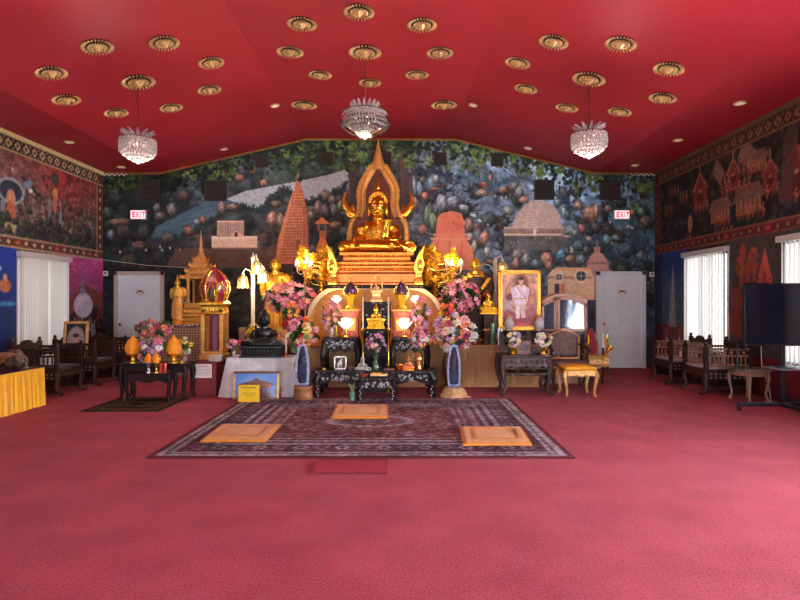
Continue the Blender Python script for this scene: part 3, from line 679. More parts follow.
# windows and blinds
GLASS, _nt, _b = nodes_of('window_glass'); _b.inputs['Transmission Weight'].default_value = 1; _b.inputs['Roughness'].default_value = 0; _b.inputs['IOR'].default_value = 1.02; _b.inputs['Base Color'].default_value = (.96, .98, 1, 1)
FRAMEW = mat('window_frame_white', (232, 234, 236), .4, var=.03)
SLAT, _nt, _b = nodes_of('blind_vane')
_tr = _nt.nodes.new('ShaderNodeBsdfTranslucent'); _tr.inputs[0].default_value = (.86, .84, .80, 1)
_df = _nt.nodes.new('ShaderNodeBsdfDiffuse'); _nz = _nt.nodes.new('ShaderNodeTexNoise'); _nz.inputs['Scale'].default_value = 3
_rp = _nt.nodes.new('ShaderNodeValToRGB'); _rp.color_ramp.elements[0].color = lin((196, 182, 170)); _rp.color_ramp.elements[1].color = lin((214, 204, 194))
_nt.links.new(_nz.outputs['Fac'], _rp.inputs[0]); _nt.links.new(_rp.outputs[0], _df.inputs[0])
_mx = _nt.nodes.new('ShaderNodeMixShader'); _mx.inputs[0].default_value = .22
_nt.links.new(_df.outputs[0], _mx.inputs[1]); _nt.links.new(_tr.outputs[0], _mx.inputs[2]); _nt.links.new(_mx.outputs[0], _nt.nodes['Material Output'].inputs[0])
VAL = mat('valance_white', (206, 204, 202), .5, var=.04)
n = 0
BL = {(-1, 9.56): ('white vertical window blind on left wall by the blue painting', 20, (1.25, .25)), (1, 9.49): ('white vertical blind on right wall nearer the back corner', 16, (-.85, .14)), (1, 6.70): ('bright vertical window blind behind the large dark television', 16, (-.85, .14))}
for sgn in (-1, 1):
    x = XL if sgn < 0 else XR
    for y0, y1, z0, z1 in WIN[sgn]:
        n += 1; g = G(); xa, xb = sorted((x - sgn * .02, x + sgn * .15)); t = .05
        g.b2(xa, xb, y0, y0 + t, z0, z1); g.b2(xa, xb, y1 - t, y1, z0, z1); g.b2(xa, xb, y0, y1, z0, z0 + t); g.b2(xa, xb, y0, y1, z1 - t, z1); g.b2(x + sgn * .08, x + sgn * .11, (y0 + y1) / 2 - .03, (y0 + y1) / 2 + .03, z0, z1) if sgn > 0 else g.b2(x - .11, x - .08, (y0 + y1) / 2 - .03, (y0 + y1) / 2 + .03, z0, z1)
        wdw = struct('window_%d' % n, g, FRAMEW)
        g = G(); xg = x + sgn * .1; g.b2(xg - .003, xg + .003, y0, y1, z0, z1); g.obj('window_pane', GLASS, wdw, smooth=0)
        if (sgn, y0) in BL:
            lab, ns, (aw, av) = BL[(sgn, y0)]
            t = thing('vertical_blind', lab, 'window blind', (x - sgn * .06, (y0 + y1) / 2, z0), 0, 'vertical blinds')
            hh = z1 - z0; g = G(); g.b2(-.05, .05, -(y1 - y0) / 2 - .03, (y1 - y0) / 2 + .03, hh - .02, hh + .07); g.obj('valance', VAL, t, bevel=.004)
            pitch = (y1 - y0) / ns; rr = random.Random(n)
            sg = G(); w2 = .046
            for i in range(5): pass
            sg.grid(lambda a, b: (.006 * sin(pi * a), (a - .5) * 2 * w2, .02 + b * (hh - .04)), 4, 1)
            sm = sg.mesh('vane', SLAT)
            for i in range(ns):
                o = mkobj('vane', sm, t, loc=(0, -(y1 - y0) / 2 + pitch * (i + .5), 0)); o.rotation_euler = (0, 0, aw + .0 + rr.uniform(-av, av) if sgn > 0 else .10 + rr.uniform(-.07, .07) + (.9 if i in (11, 19) else 0))
# ---------------------------------------------------------------- ceiling fittings
GOLDR = mat('rosette_gold', (222, 184, 122), .34, .45, var=.3, scale=40)
GOLDK = mat('rosette_dark_red', (46, 14, 12), .6)  # dark red-brown backing between the gold petals
def ceil_hit(u, v):
    a, b = (u - PU) / F, (PV - v) / F
    d = 3.0
    for _ in range(80):
        d += (ceil_z(a * d) - H - b * d) / max(b, .05) * .6
    return Vector((a * d, d, H + b * d))
def slope_rot(x):
    s = (ZP - ZE) / (CX0 - FX0)
    if FX0 < x < CX0: return (0, -math.atan(s), 0)
    if CX1 < x < FX1: return (0, math.atan(s), 0)
    return (0, 0, 0)
def make_rosette():
    t = thing('ceiling_rosette', 'x', 'ceiling rosette')
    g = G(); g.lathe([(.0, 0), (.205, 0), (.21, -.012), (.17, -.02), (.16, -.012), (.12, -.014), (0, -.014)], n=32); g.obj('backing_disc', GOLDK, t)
    g = G()
    for i in range(26):
        a = 2 * pi * i / 26; R = Matrix.Rotation(a, 3, 'Z') @ Matrix.Rotation(.35, 3, 'Y')
        g.ell((.19 * cos(a), .19 * sin(a), -.018), (.046, .0125, .014), 8, 6, R)
    g.obj('petal_rim', GOLDR, t)
    g = G()
    for i in range(22):
        a = 2 * pi * (i + .5) / 22; g.ell((.118 * cos(a), .118 * sin(a), -.03), (.022, .009, .012), 8, 6, Matrix.Rotation(a, 3, 'Z'))
    g.lathe([(.09, -.02), (.1, -.042), (.088, -.05), (.08, -.03)], n=28); g.obj('inner_ring', GOLDR, t)
    g = G(); g.lathe([(.066, -.016), (.06, -.045), (.04, -.06), (.03, -.08), (.012, -.1), (0, -.104)], n=16, rib=.1, ribn=8); g.obj('centre_boss', GOLDR, t)
    return t
ros = [  # picture place, scale, label
 (97, 46, 1, 'gilt ceiling rosette at the front left of the left chandelier ring'),
 (164, 42, 1, 'gilt ceiling rosette at the front right of the left chandelier ring'),
 (51, 72, 1, 'gilt ceiling rosette nearest the left edge of the picture'),
 (138, 81, 1.22, 'large gilt ceiling rosette holding the left chandelier'),
 (66, 99, 1, 'gilt ceiling rosette just left of the large one with the left chandelier, rear side'),
 (116, 112, .95, 'gilt ceiling rosette right above the left end of the back wall and left chandelier'),
 (171, 107, .95, 'gilt ceiling rosette at the rear right of the left chandelier'),
 (209, 89, .95, 'gilt ceiling rosette on the left slope, rear of the pair farthest right'),
 (211, 62, .95, 'gilt ceiling rosette on the left slope, front of the pair farthest right'),
 (359, 11, 1, 'gilt ceiling rosette on the centre ceiling nearest the top edge of the picture'),
 (302, 23, 1, 'gilt ceiling rosette at the front left of the centre chandelier ring'),
 (422, 24, 1, 'gilt ceiling rosette at the front right of the centre chandelier ring'),
 (290, 51, 1, 'gilt ceiling rosette straight left of the large centre one'),
 (365, 51, 1.22, 'large gilt ceiling rosette holding the centre chandelier'),
 (440, 52, 1, 'gilt ceiling rosette straight right of the large centre one'),
 (320, 74, .95, 'gilt ceiling rosette rear left of the large centre one'),
 (417, 74, .95, 'gilt ceiling rosette rear right of the large centre one'),
 (370, 82, .95, 'small gilt ceiling rosette on the centre chandelier wire line'),
 (304, 104, 1.2, 'gilt ceiling rosette over the altar, left of the centre chandelier bowl'),
 (444, 104, 1.2, 'gilt ceiling rosette over the altar, right of the centre chandelier bowl'),
 (554, 41, 1, 'gilt ceiling rosette at the front left of the right chandelier ring'),
 (621, 43, 1, 'gilt ceiling rosette at the front right of the right chandelier ring'),
 (669, 68, 1, 'gilt ceiling rosette farthest right, front of that pair'),
 (589, 78, 1.22, 'large gilt ceiling rosette holding the right chandelier'),
 (663, 97, 1, 'gilt ceiling rosette farthest right, rear of that pair'),
 (620, 111, .95, 'gilt ceiling rosette at the rear right of the right chandelier wire'),
 (567, 107, .95, 'gilt ceiling rosette at the rear left of the right chandelier wire'),
 (526, 88, .95, 'gilt ceiling rosette left of the right chandelier ring, rear of that pair'),
 (518, 62, .95, 'gilt ceiling rosette left of the right chandelier ring, front of that pair')]
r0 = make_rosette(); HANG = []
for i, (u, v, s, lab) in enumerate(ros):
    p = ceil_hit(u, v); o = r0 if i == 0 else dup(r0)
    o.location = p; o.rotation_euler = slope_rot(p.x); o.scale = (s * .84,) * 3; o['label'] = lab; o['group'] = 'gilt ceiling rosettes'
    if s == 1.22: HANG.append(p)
# recessed downlights
LAMPOFF = glow('downlight_lens', (255, 236, 200), .12, (240, 226, 196)); RING = mat('downlight_ring', (222, 196, 150), .4, .3)
d0 = None
for u, v, lab in ((69, 142, 'round recessed downlight over the left wall painting'), (121, 167, 'round recessed downlight behind the left chandelier near the back corner'), (224, 149, 'round recessed downlight on the left slope near the back wall'),
                  (275, 105.5, 'round recessed downlight left of the centre chandelier'), (473, 105, 'round recessed downlight right of the centre chandelier'), (528, 148, 'round recessed downlight on the right slope near the back wall'),
                  (635, 165, 'round recessed downlight in the right back corner'), (678, 140, 'round recessed downlight above the right wall painting, middle of three'), (740, 103, 'round recessed downlight above the right wall painting, nearest the viewer')):
    p = ceil_hit(u, v)
    if d0 is None:
        d0 = thing('downlight', lab, 'ceiling light', p, 0, 'recessed downlights')
        g = G(); g.lathe([(.085, 0), (.085, -.012), (.065, -.016), (.06, -.004)], n=24); g.obj('trim_ring', RING, d0)
        g = G(); g.lathe([(0, -.008), (.062, -.008), (.062, -.003), (0, -.003)], n=20); g.obj('lens', LAMPOFF, d0); o = d0
    else: o = dup(d0, p, label=lab)
    o.rotation_euler = slope_rot(p.x)
# crystal chandeliers
CRYS, _nt, _b = nodes_of('cut_crystal')
_b.inputs['Transmission Weight'].default_value = .6; _b.inputs['Roughness'].default_value = .12; _b.inputs['IOR'].default_value = 1.45; _b.inputs['Specular IOR Level'].default_value = .9
_vz = _nt.nodes.new('ShaderNodeTexVoronoi'); _vz.inputs['Scale'].default_value = 40; _tc = _nt.nodes.new('ShaderNodeTexCoord'); _nt.links.new(_tc.outputs['Object'], _vz.inputs['Vector'])
_rp = _nt.nodes.new('ShaderNodeValToRGB'); _rp.color_ramp.elements[0].color = (.95, .92, .9, 1); _rp.color_ramp.elements[1].color = (.7, .62, .62, 1); _nt.links.new(_vz.outputs['Distance'], _rp.inputs[0]); _nt.links.new(_rp.outputs[0], _b.inputs['Base Color'])
BOWLG, _nt, _b = nodes_of('clear_bowl_glass'); _b.inputs['Transmission Weight'].default_value = 1; _b.inputs['IOR'].default_value = 1.12; _b.inputs['Roughness'].default_value = .05
WIRE = mat('chain_bronze', (120, 70, 50), .4, .7)
CANDLE = glow('chandelier_bulb', (255, 226, 200), 1.2)
def chandelier(p, z, lab, big, flare):
    t = thing('crystal_chandelier', lab, 'chandelier', (p.x, p.y, z), 0, 'crystal chandeliers')
    R = .32 if big else .245
    g = G(); g.tube([(0, 0, .25), (0, 0, p.z - z - .11)], .008, 6)
    k = .35
    while k < p.z - z - .15: g.ell((0, 0, k), (.012, .012, .022), 6, 5); k += .07
    g.obj('chain', WIRE, t)
    g = G(); n = 16 if big else 11
    for i in range(n):                                     # upward fan of crystal blades
        a = 2 * pi * i / n; 
        pts = [(R * .3 * cos(a), R * .3 * sin(a), .11), (R * .52 * cos(a), R * .52 * sin(a), .2), (R * (.66 if big else .95) * cos(a), R * (.66 if big else .95) * sin(a), .27 if big else .25)]
        g.tube(pts, [.016, .03, .012], 6, .4)
    g.obj('crystal_fan', CRYS, t)
    g = G()
    if big:
        rows = [(.30, .10), (.325, .04), (.315, -.02), (.28, -.07), (.225, -.115), (.15, -.15), (.08, -.185)]
    else:
        rows = [(.235, .11), (.24, .06), (.24, .01), (.235, -.04), (.2, -.09), (.14, -.13), (.07, -.165)]
    for j, (r, zz) in enumerate(rows):
        m = max(6, int(r * 2 * pi / .042))
        for i in range(m):
            a = 2 * pi * (i + .5 * (j % 2)) / m; g.ell((r * cos(a), r * sin(a), zz), (.02, .02, .032 if j < 4 else .026), 6, 4, Matrix.Rotation(a, 3, 'Z'))
    g.ell((0, 0, -.21 if big else -.185), (.03, .03, .035), 8, 6)
    g.obj('crystal_basket', CRYS, t)
    g = G(); g.lathe([(R * .98, .12), (R * 1.0, .13), (R * .98, .14), (R * .96, .13)], n=28); g.lathe([(0, .1), (.07, .1), (.09, .13), (.03, .16), (.02, .25), (0, .25)], n=12)
    if big: g.lathe([(.33, .06), (.355, .03), (.36, -.01), (.335, -.07), (.25, -.14), (.11, -.2), (.105, -.195), (.245, -.13), (.325, -.07), (.35, -.01), (.345, .03)], n=36, rib=.02, ribn=18)
    g.obj('glass_bowl' if big else 'frame', BOWLG if big else WIRE, t)
    for i in range(5):
        a = 2 * pi * i / 5; g = G(); g.lathe([(0, 0), (.012, 0), (.014, .05), (.004, .075), (0, .078)], (R * .45 * cos(a), R * .45 * sin(a), .02), 8); g.obj('bulb', CANDLE, t)
    l = bpy.data.lights.new('chandelier_light', 'POINT'); l.energy = 18; l.color = (1, .86, .74); l.shadow_soft_size = .15
    o = bpy.data.objects.new('chandelier_light', l); COL.objects.link(o); o.parent = t; o.location = (0, 0, -.3)
chandelier(HANG[0], 3.66, 'crystal chandelier with square basket hanging at the left', False, 1)
chandelier(HANG[1], H + (PV - 122) * HANG[1].y / F, 'round crystal bowl chandelier hanging in front of the great statue', True, 1)
chandelier(HANG[2], 3.72, 'crystal chandelier with square basket hanging at the right', False, 1)
# dark speaker grilles / vents on the back wall
VENT = mat('vent_dark', (44, 34, 32), .7, var=.2); VENTS = mat('vent_slat', (62, 44, 40), .6)
def vent(u, v, w, h, lab):
    t = thing('wall_vent', lab, 'wall vent', ((u - PU) / K, YB, H + (PV - v) / K), 0, 'dark grilles on the mural')
    W, Hh = w / K, h / K; g = G(); g.b2(-W / 2, W / 2, -.03, 0, -Hh / 2, Hh / 2); g.obj('backing', VENT, t, bevel=.004)
    g = G(); n = max(4, int(Hh / .05))
    for i in range(n): z = -Hh / 2 + (i + .5) * Hh / n; g.box((0, -.036, z), (W * .9, .016, .02), rx=.5)
    for x in (-W / 2 + .012, W / 2 - .012): g.b2(x - .012, x + .012, -.045, -.02, -Hh / 2, Hh / 2)
    g.obj('slats', VENTS, t)
for q in ((150, 190, 20, 21, 'large dark wall vent at the far left above the left exit sign'), (216, 191, 22, 20, 'large dark wall vent beside the painted pale lake'), (262, 161, 13, 13, 'small dark wall vent on the upper left slope of the mural'), (327, 159, 13, 13, 'small dark wall vent among leaves left of the statue spire'),
          (386, 158, 11, 12, 'small dark wall vent half hidden just right of the statue spire'), (440, 159, 13, 13, 'small dark wall vent among leaves right of the statue spire'), (497, 160, 12, 13, 'small dark wall vent on the upper right slope of the mural'), (544, 190, 20, 20, 'large dark wall vent above the painted grey dome'), (610, 190, 20, 20, 'large dark wall vent above the right exit sign')): vent(*q)
# exit signs: EXIT in red block letters
EXB = glow('exit_panel', (255, 225, 225), .55, (250, 235, 235)); EXR = glow('exit_letters', (255, 30, 70), 1.1, (225, 40, 70)); EXH = mat('exit_housing', (222, 214, 214), .5)
def letters(g, word, x, z, h, w, gap, y0, y1, t):
    S = {'E': [(0, 0, t, 1), (0, 0, 1, t), (0, .5 - t / 2, .85, .5 + t / 2), (0, 1 - t, 1, 1)], 'I': [(.5 - t / 2, 0, .5 + t / 2, 1)], 'T': [(.5 - t / 2, 0, .5 + t / 2, 1), (0, 1 - t, 1, 1)]}
    for ch in word:
        if ch == 'X':
            for s in (1, -1):
                cx = x + w / 2; q = t * w * .6
                g.prism([(cx - s * w / 2 - q, z), (cx - s * w / 2 + q, z), (cx + s * w / 2 + q, z + h), (cx + s * w / 2 - q, z + h)], y0, y1)
        else:
            ww = w * (.5 if ch == 'I' else 1)
            for a, b, c2, d2 in S[ch]:
                if ch == 'I': g.b2(x + ww / 2 - t * w / 2, x + ww / 2 + t * w / 2, y0, y1, z, z + h)
                else: g.b2(x + a * w, x + c2 * w, y0, y1, z + b * h, z + d2 * h)
            if ch == 'I': x += ww + gap; continue
        x += w + gap
for u, lab in ((139.2, 'white exit sign with red letters on the mural, left end'), (621, 'white exit sign with red letters on the mural, right end')):
    t = thing('exit_sign', lab, 'exit sign', ((u - PU) / K, YB, H + (PV - 215) / K), 0, 'exit signs')
    g = G(); g.b2(-.17, .17, -.06, 0, -.1, .1); g.obj('housing', EXH, t, bevel=.008)
    g = G(); g.b2(-.155, .155, -.064, -.06, -.085, .085); g.obj('lit_panel', EXB, t, smooth=0)
    g = G(); letters(g, 'EXIT', -.122, -.062, .124, .062, .02, -.072, -.064, .26); g.obj('lettering', EXR, t, smooth=0)
# little white boxes on the wall
for u, v, y, lab in ((106, 273.5, YB, 'tiny white wall box beside the left door frame corner'), (651.5, 274.5, YB, 'tiny white wall box in the right back corner'), (185.5, 301, YB, 'white wall thermostat between the standing gold figure and the spired pavilion')):
    t = thing('wall_box', lab, 'wall box', ((u - PU) / K, y, H + (PV - v) / K)); w = .05 if v < 280 else .075
    g = G(); g.b2(-w, w, -.035, 0, -.055, .055); g.obj('case', WHITE, t, bevel=.006); g = G(); g.b2(-.025, .025, -.038, -.034, -.01, .025); g.obj('dial', SIGNK, t, smooth=0)
# strings of tiny white lights along the two back corners
SL = mat('tiny_bulb_white', (230, 220, 214), .4)
for u0, u1, lab in ((104, 128, 'sagging string of tiny white lights in the left back corner'), (630, 655, 'sagging string of tiny white lights in the right back corner')):
    g = G(); n = 11; pts = []
    for i in range(n):
        u = u0 + (u1 - u0) * i / (n - 1); p = ((u - PU) / K, YB - .07, ZE - .045 - .025 * (i % 2)); pts.append(p); g.ell(p, (.02, .02, .018), 6, 5)
    g.tube(pts, .005, 5); tag(g.obj('light_string', SL), lab, 'light string')
WHT = mat('cord_white', (200, 190, 176), .6)
g = G(); pts = [at(52, 256, 10.5)] + []
a = Vector((XL + .02, 10.0, 2.33)); b = Vector(((190 - PU) / K, YB - .03, H + (PV - 268) / K)); cnr = Vector((XL + .03, YB - .03, H + (PV - 260) / K))
g.tube([a, cnr], .006, 5); g.tube([cnr, (cnr + b) / 2 - Vector((0, 0, .03)), b], .006, 5); tag(g.obj('ceremonial_cord', WHT), 'thin white cord strung along the left corner above the left door', 'cord')
# ---------------------------------------------------------------- shared materials and builders for the altar
GOLD = mat('gilt_gold', (248, 172, 58), .24, .92, var=.16, scale=9, bump=.05, bscale=30)
GOLDB = mat('bright_gold', (255, 205, 80), .22, .85, var=.14, scale=14)
GOLDC = mat('carved_gold', (232, 164, 84), .4, .45, var=.35, scale=45, bump=.35, bscale=90)
BRONZE = mat('dark_bronze', (96, 48, 30), .4, .6, var=.3, scale=10)
PEDG = mat('pedestal_gold', (236, 150, 62), .3, .8, var=.2, scale=8)
COPPERG = mat('copper_gold', (226, 138, 72), .3, .75, var=.14, scale=6)
WOOD = mat('panel_wood', (164, 116, 60), .5, var=.2, scale=3, stretch=(14, 14, 1), bump=.1)
WOODD = mat('dark_wood', (60, 33, 28), .48, var=.35, scale=5, stretch=(3, 3, 10), spec=.3)
ROSEW = mat('black_rosewood', (32, 16, 20), .42, var=.35, scale=8, spec=.22)
PEARL = mat('mother_of_pearl', (206, 200, 206), .22, .1, var=.25, scale=60, c2=(150, 170, 176))
CREAM = mat('cream_lacquer', (222, 196, 150), .4, var=.06)
WHITEP = mat('white_plastic', (228, 226, 220), .4, var=.04)
REDC = mat('crimson_cloth', (132, 22, 40), .75, var=.2, sheen=.2)
ORANGE = mat('saffron_orange', (236, 138, 30), .6, var=.14, scale=20)
YELLOW = mat('golden_yellow_cloth', (244, 176, 34), .55, var=.12, scale=20)
LEAF = mat('leaf_green', (52, 92, 46), .5, var=.35, scale=12); STEM = mat('stem_green', (78, 104, 58), .6, var=.2)
CER = mat('porcelain', (206, 200, 200), .25, var=.2, scale=26, c2=(150, 140, 150))
BLACKS = mat('black_stone', (20, 26, 28), .3, var=.4, scale=8)
SILV = mat('silver', (206, 204, 200), .25, .85)
KINDS = {}
def bm_(name, c, rough=.6): 
    if name not in KINDS: KINDS[name] = mat('petal_' + name, c, rough, var=.2, scale=25)
    return KINDS[name]
PET = {'pink': (220, 136, 158), 'rose': (190, 90, 114), 'magenta': (156, 60, 110), 'blush': (240, 184, 186), 'white': (240, 234, 226), 'cream': (244, 226, 170), 'yellow': (244, 200, 60), 'orange': (238, 120, 50), 'peach': (240, 156, 112), 'red': (206, 36, 46), 'lilac': (188, 140, 190), 'purple': (120, 60, 130), 'green': (150, 176, 90), 'dusk': (160, 84, 84)}
BLM = {}
def bloom(kind, col):
    """unit flower (about 1 across), facing +z"""
    if (kind, col) in BLM: return BLM[(kind, col)]
    g = G(); rr = random.Random(len(BLM) + 5)
    if kind == 'lily':
        for i in range(6):
            a = 2 * pi * i / 6 + rr.uniform(-.1, .1)
            pts = [(.04 * cos(a), .04 * sin(a), 0), (.2 * cos(a), .2 * sin(a), .14), (.38 * cos(a), .38 * sin(a), .2), (.52 * cos(a), .52 * sin(a), .12)]
            for k in range(3):
                pass
            R = Matrix.Rotation(a, 3, 'Z') @ Matrix.Rotation(-.45, 3, 'Y'); g.ell((.26 * cos(a), .26 * sin(a), .1), (.27, .12, .025), 8, 5, R)
        g.mt(1).ell((0, 0, .1), (.07, .07, .12), 6, 5)
    elif kind == 'ball':
        for i in range(26):
            t = 1 - i / 26 * 1.5; a = i * 2.4; r = sqrt(max(0, 1 - t * t)); d = Vector((r * cos(a), r * sin(a), t))
            R = d.to_track_quat('X', 'Z').to_matrix(); g.ell(d * .3, (.2, .13, .06), 6, 4, R)
    else:                                                     # orchid / small five petalled
        for i in range(5):
            a = 2 * pi * i / 5; g.ell((.24 * cos(a), .24 * sin(a), .03), (.24, .17, .03), 8, 4, Matrix.Rotation(a, 3, 'Z') @ Matrix.Rotation(-.2, 3, 'Y'))
        g.mt(1).ell((0, 0, .06), (.09, .09, .08), 6, 4)
    me = g.mesh('bloom', [bm_(col, PET[col]), bm_('yellow', PET['yellow']) if col != 'yellow' else bm_('orange', PET['orange'])])
    BLM[(kind, col)] = me; return me
def bouquet(name, label, loc, vase, vm, cen, rad, n, cols, size, kinds=('lily', 'ball'), seed=1, green=40, group=None, stems=14, front=True, leafm=None):
    """loc: foot of the vase; vase: lathe profile; cen/rad: the cloud of blooms above it"""
    t = thing(name, label, 'flowers', loc, 0, group); rr = random.Random(seed)
    if vase:
        g = G(); g.lathe(vase, n=18); g.obj('vase', vm, t)
        vt = max(z for r, z in vase)
    else: vt = 0
    c = Vector(cen); g = G()
    for i in range(stems):
        d = Vector((rr.uniform(-1, 1) * rad[0], rr.uniform(-1, .6) * rad[1], rr.uniform(-.6, .7) * rad[2])) * .8
        p = c + d; g.tube([(0, 0, vt - .03), (p.x * .35, p.y * .35, vt + (p.z - vt) * .5), p], .006, 5)
    g.mt(1)
    for i in range(green):
        a = rr.uniform(0, 2 * pi); b = rr.uniform(-.8, .6); d = Vector((cos(a) * cos(b) * rad[0], sin(a) * cos(b) * rad[1], sin(b) * rad[2])) * rr.uniform(.5, 1.0)
        R = Matrix.Rotation(rr.uniform(0, 6), 3, 'Z') @ Matrix.Rotation(rr.uniform(-1, 1), 3, 'Y'); L = rr.uniform(.6, 1.3) * size
        g.ell(c + d, (L, L * .32, L * .06), 8, 4, R)
    g.obj('foliage', [STEM, leafm or LEAF], t)
    for i in range(n):
        for _ in range(20):
            d = Vector((rr.gauss(0, 1), rr.gauss(0, 1), rr.gauss(0, 1))).normalized()
            if not front or d.y < .25: break
        k = rr.uniform(.72, 1.0); p = c + Vector((d.x * rad[0], d.y * rad[1], d.z * rad[2])) * k
        me = bloom(rr.choice(kinds), rr.choice(cols))
        o = mkobj('bloom', me, t, loc=p); nrm = (Vector((d.x / rad[0], d.y / rad[1], d.z / rad[2])).normalized() + Vector((0, -.5, .25))).normalized()
        o.rotation_euler = nrm.to_track_quat('Z', 'Y').to_euler(); o.rotation_euler.rotate_axis('Z', rr.uniform(0, 6))
        s = size * rr.uniform(.8, 1.25); o.scale = (s, s, s)
    return t
VASE_U = [(0, 0), (.07, 0), (.075, .02), (.04, .05), (.09, .16), (.1, .24), (.06, .32), (.05, .36), (.075, .4), (.065, .4)]
def vase_s(h, r): return [(a / .1 * r, b / .4 * h) for a, b in VASE_U]

def seated_core(S, hand_down=True, gg=None):
    """the continuous body of a seated figure, crown of the head at .78 S, facing -y"""
    g = gg or G(); s = lambda *p: tuple(q * S for q in p)
    g.ell(s(0, .03, .10), s(.22, .17, .11)); g.tube([s(0, .03, .06), s(0, .03, .18), s(0, .03, .28), s(0, .03, .37)], [.18 * S, .155 * S, .19 * S, .17 * S], 14, .68)
    g.tube([s(-.175, .03, .345), s(.175, .03, .345)], .085 * S, 12); g.tube([s(0, .03, .36), s(0, .015, .5)], [.095 * S, .075 * S], 12)
    g.ell(s(0, 0, .61), s(.112, .125, .165), 16, 12); g.ell(s(0, -.03, .53), s(.082, .082, .08), 12, 8)
    for q in (-1, 1):
        g.ell(s(q * .118, .01, .575), s(.02, .035, .1)); g.ell(s(q * .046, -.106, .622), s(.032, .02, .013)); g.tube([s(q * .012, -.118, .66), s(q * .05, -.118, .675), s(q * .088, -.09, .655)], .011 * S, 6)
        g.tube([s(q * .15, -.0, .075), s(q * .42, -.17, .065), s(q * .2, -.27, .07), s(-q * .16, -.28 + .03 * q, .085 + .03 * q)], [.11 * S, .088 * S, .075 * S, .045 * S], 12)
        g.ell(s(-q * .24, -.27 + .03 * q, .09 + .03 * q), s(.07, .035, .028))
    g.tube([s(0, -.12, .66), s(0, -.148, .592)], [.012 * S, .022 * S], 8); g.ell(s(0, -.116, .545), s(.04, .02, .011)); g.ell(s(0, -.112, .528), s(.03, .02, .011))
    g.ell(s(0, -.12, .06), s(.3, .18, .06))
    if hand_down:
        g.tube([s(-.20, .03, .345), s(-.245, .03, .24), s(-.262, -.03, .16), s(-.285, -.2, .165)], [.078 * S, .066 * S, .058 * S, .042 * S], 10)
        g.ell(s(-.29, -.245, .15), s(.04, .035, .045))
        for i in range(4): x = -.328 + i * .022; L = (.10, .118, .112, .095)[i]; g.tube([s(x, -.262, .14), s(x, -.285, .10), s(x, -.285, .145 - L)], [.0125 * S, .012 * S, .009 * S], 6)
        g.tube([s(-.258, -.25, .15), s(-.238, -.275, .115), s(-.235, -.28, .085)], [.013 * S, .012 * S, .009 * S], 6)
    else:
        g.tube([s(-.20, .03, .345), s(-.255, .0, .23), s(-.225, -.13, .14), s(-.07, -.2, .14)], [.078 * S, .066 * S, .056 * S, .042 * S], 10)
    g.tube([s(.20, .03, .345), s(.255, .0, .23), s(.225, -.13, .15), s(.10, -.205, .145)], [.078 * S, .066 * S, .056 * S, .042 * S], 10)
    g.ell(s(.05, -.215, .14), s(.065, .042, .022))
    for i in range(4): y = -.245 + i * .02; g.tube([s(.01, y, .145), s(-.06, y, .142), s(-.105 + .006 * abs(i - 1.5), y, .15)], [.0125 * S, .012 * S, .009 * S], 6)
    g.tube([s(.03, -.21, .155), s(-.02, -.215, .172)], [.013 * S, .01 * S], 6)
    return g
def hair_cap(S, t, m, flame=True, curls=True, name='hair'):
    g = G(); s = lambda *p: tuple(q * S for q in p)
    g.ell(s(0, .036, .665), s(.124, .117, .142), 18, 12); g.ell(s(0, .03, .80), s(.062, .062, .055), 12, 8)
    if curls:
        for j in range(7):
            b = .05 + j * .21; m_ = max(5, int(22 * cos(b)))
            for i in range(m_):
                a = 2 * pi * (i + .5 * (j % 2)) / m_; p = s(.124 * cos(b) * cos(a), .036 + .117 * cos(b) * sin(a), .668 + .142 * sin(b))
                if p[1] < -.06 * S and p[2] < .715 * S: continue
                g.ell(p, s(.014, .014, .014), 6, 4)
    if flame: g.lathe([(.03 * S, 0), (.04 * S, .03 * S), (.025 * S, .07 * S), (.012 * S, .11 * S), (.002 * S, .16 * S)], s(0, .03, .84), 10)
    return g.obj(name, m, t)
def lotus_base(t, w, d, h, m, name='lotus_base', petals=True, m2=None):
    g = G(); g.rloft([(w, d, 0), (w, d, h * .16), (w * .92, d * .92, h * .24), (w * .86, d * .86, h * .5), (w * .92, d * .92, h * .78), (w * .97, d * .97, h * .86), (w * .97, d * .97, h), ])
    if petals:
        n = max(5, int(w * 2 / (h * .34)))
        for i in range(n):
            x = -w * .9 + 1.8 * w * (i + .5) / n
            g.ell((x, -d * .9, h * .62), (w * .8 / n, h * .1, h * .22), 8, 6); g.ell((x, -d * .93, h * .3), (w * .8 / n, h * .1, h * .12), 8, 6)
    return g.obj(name, m, t)
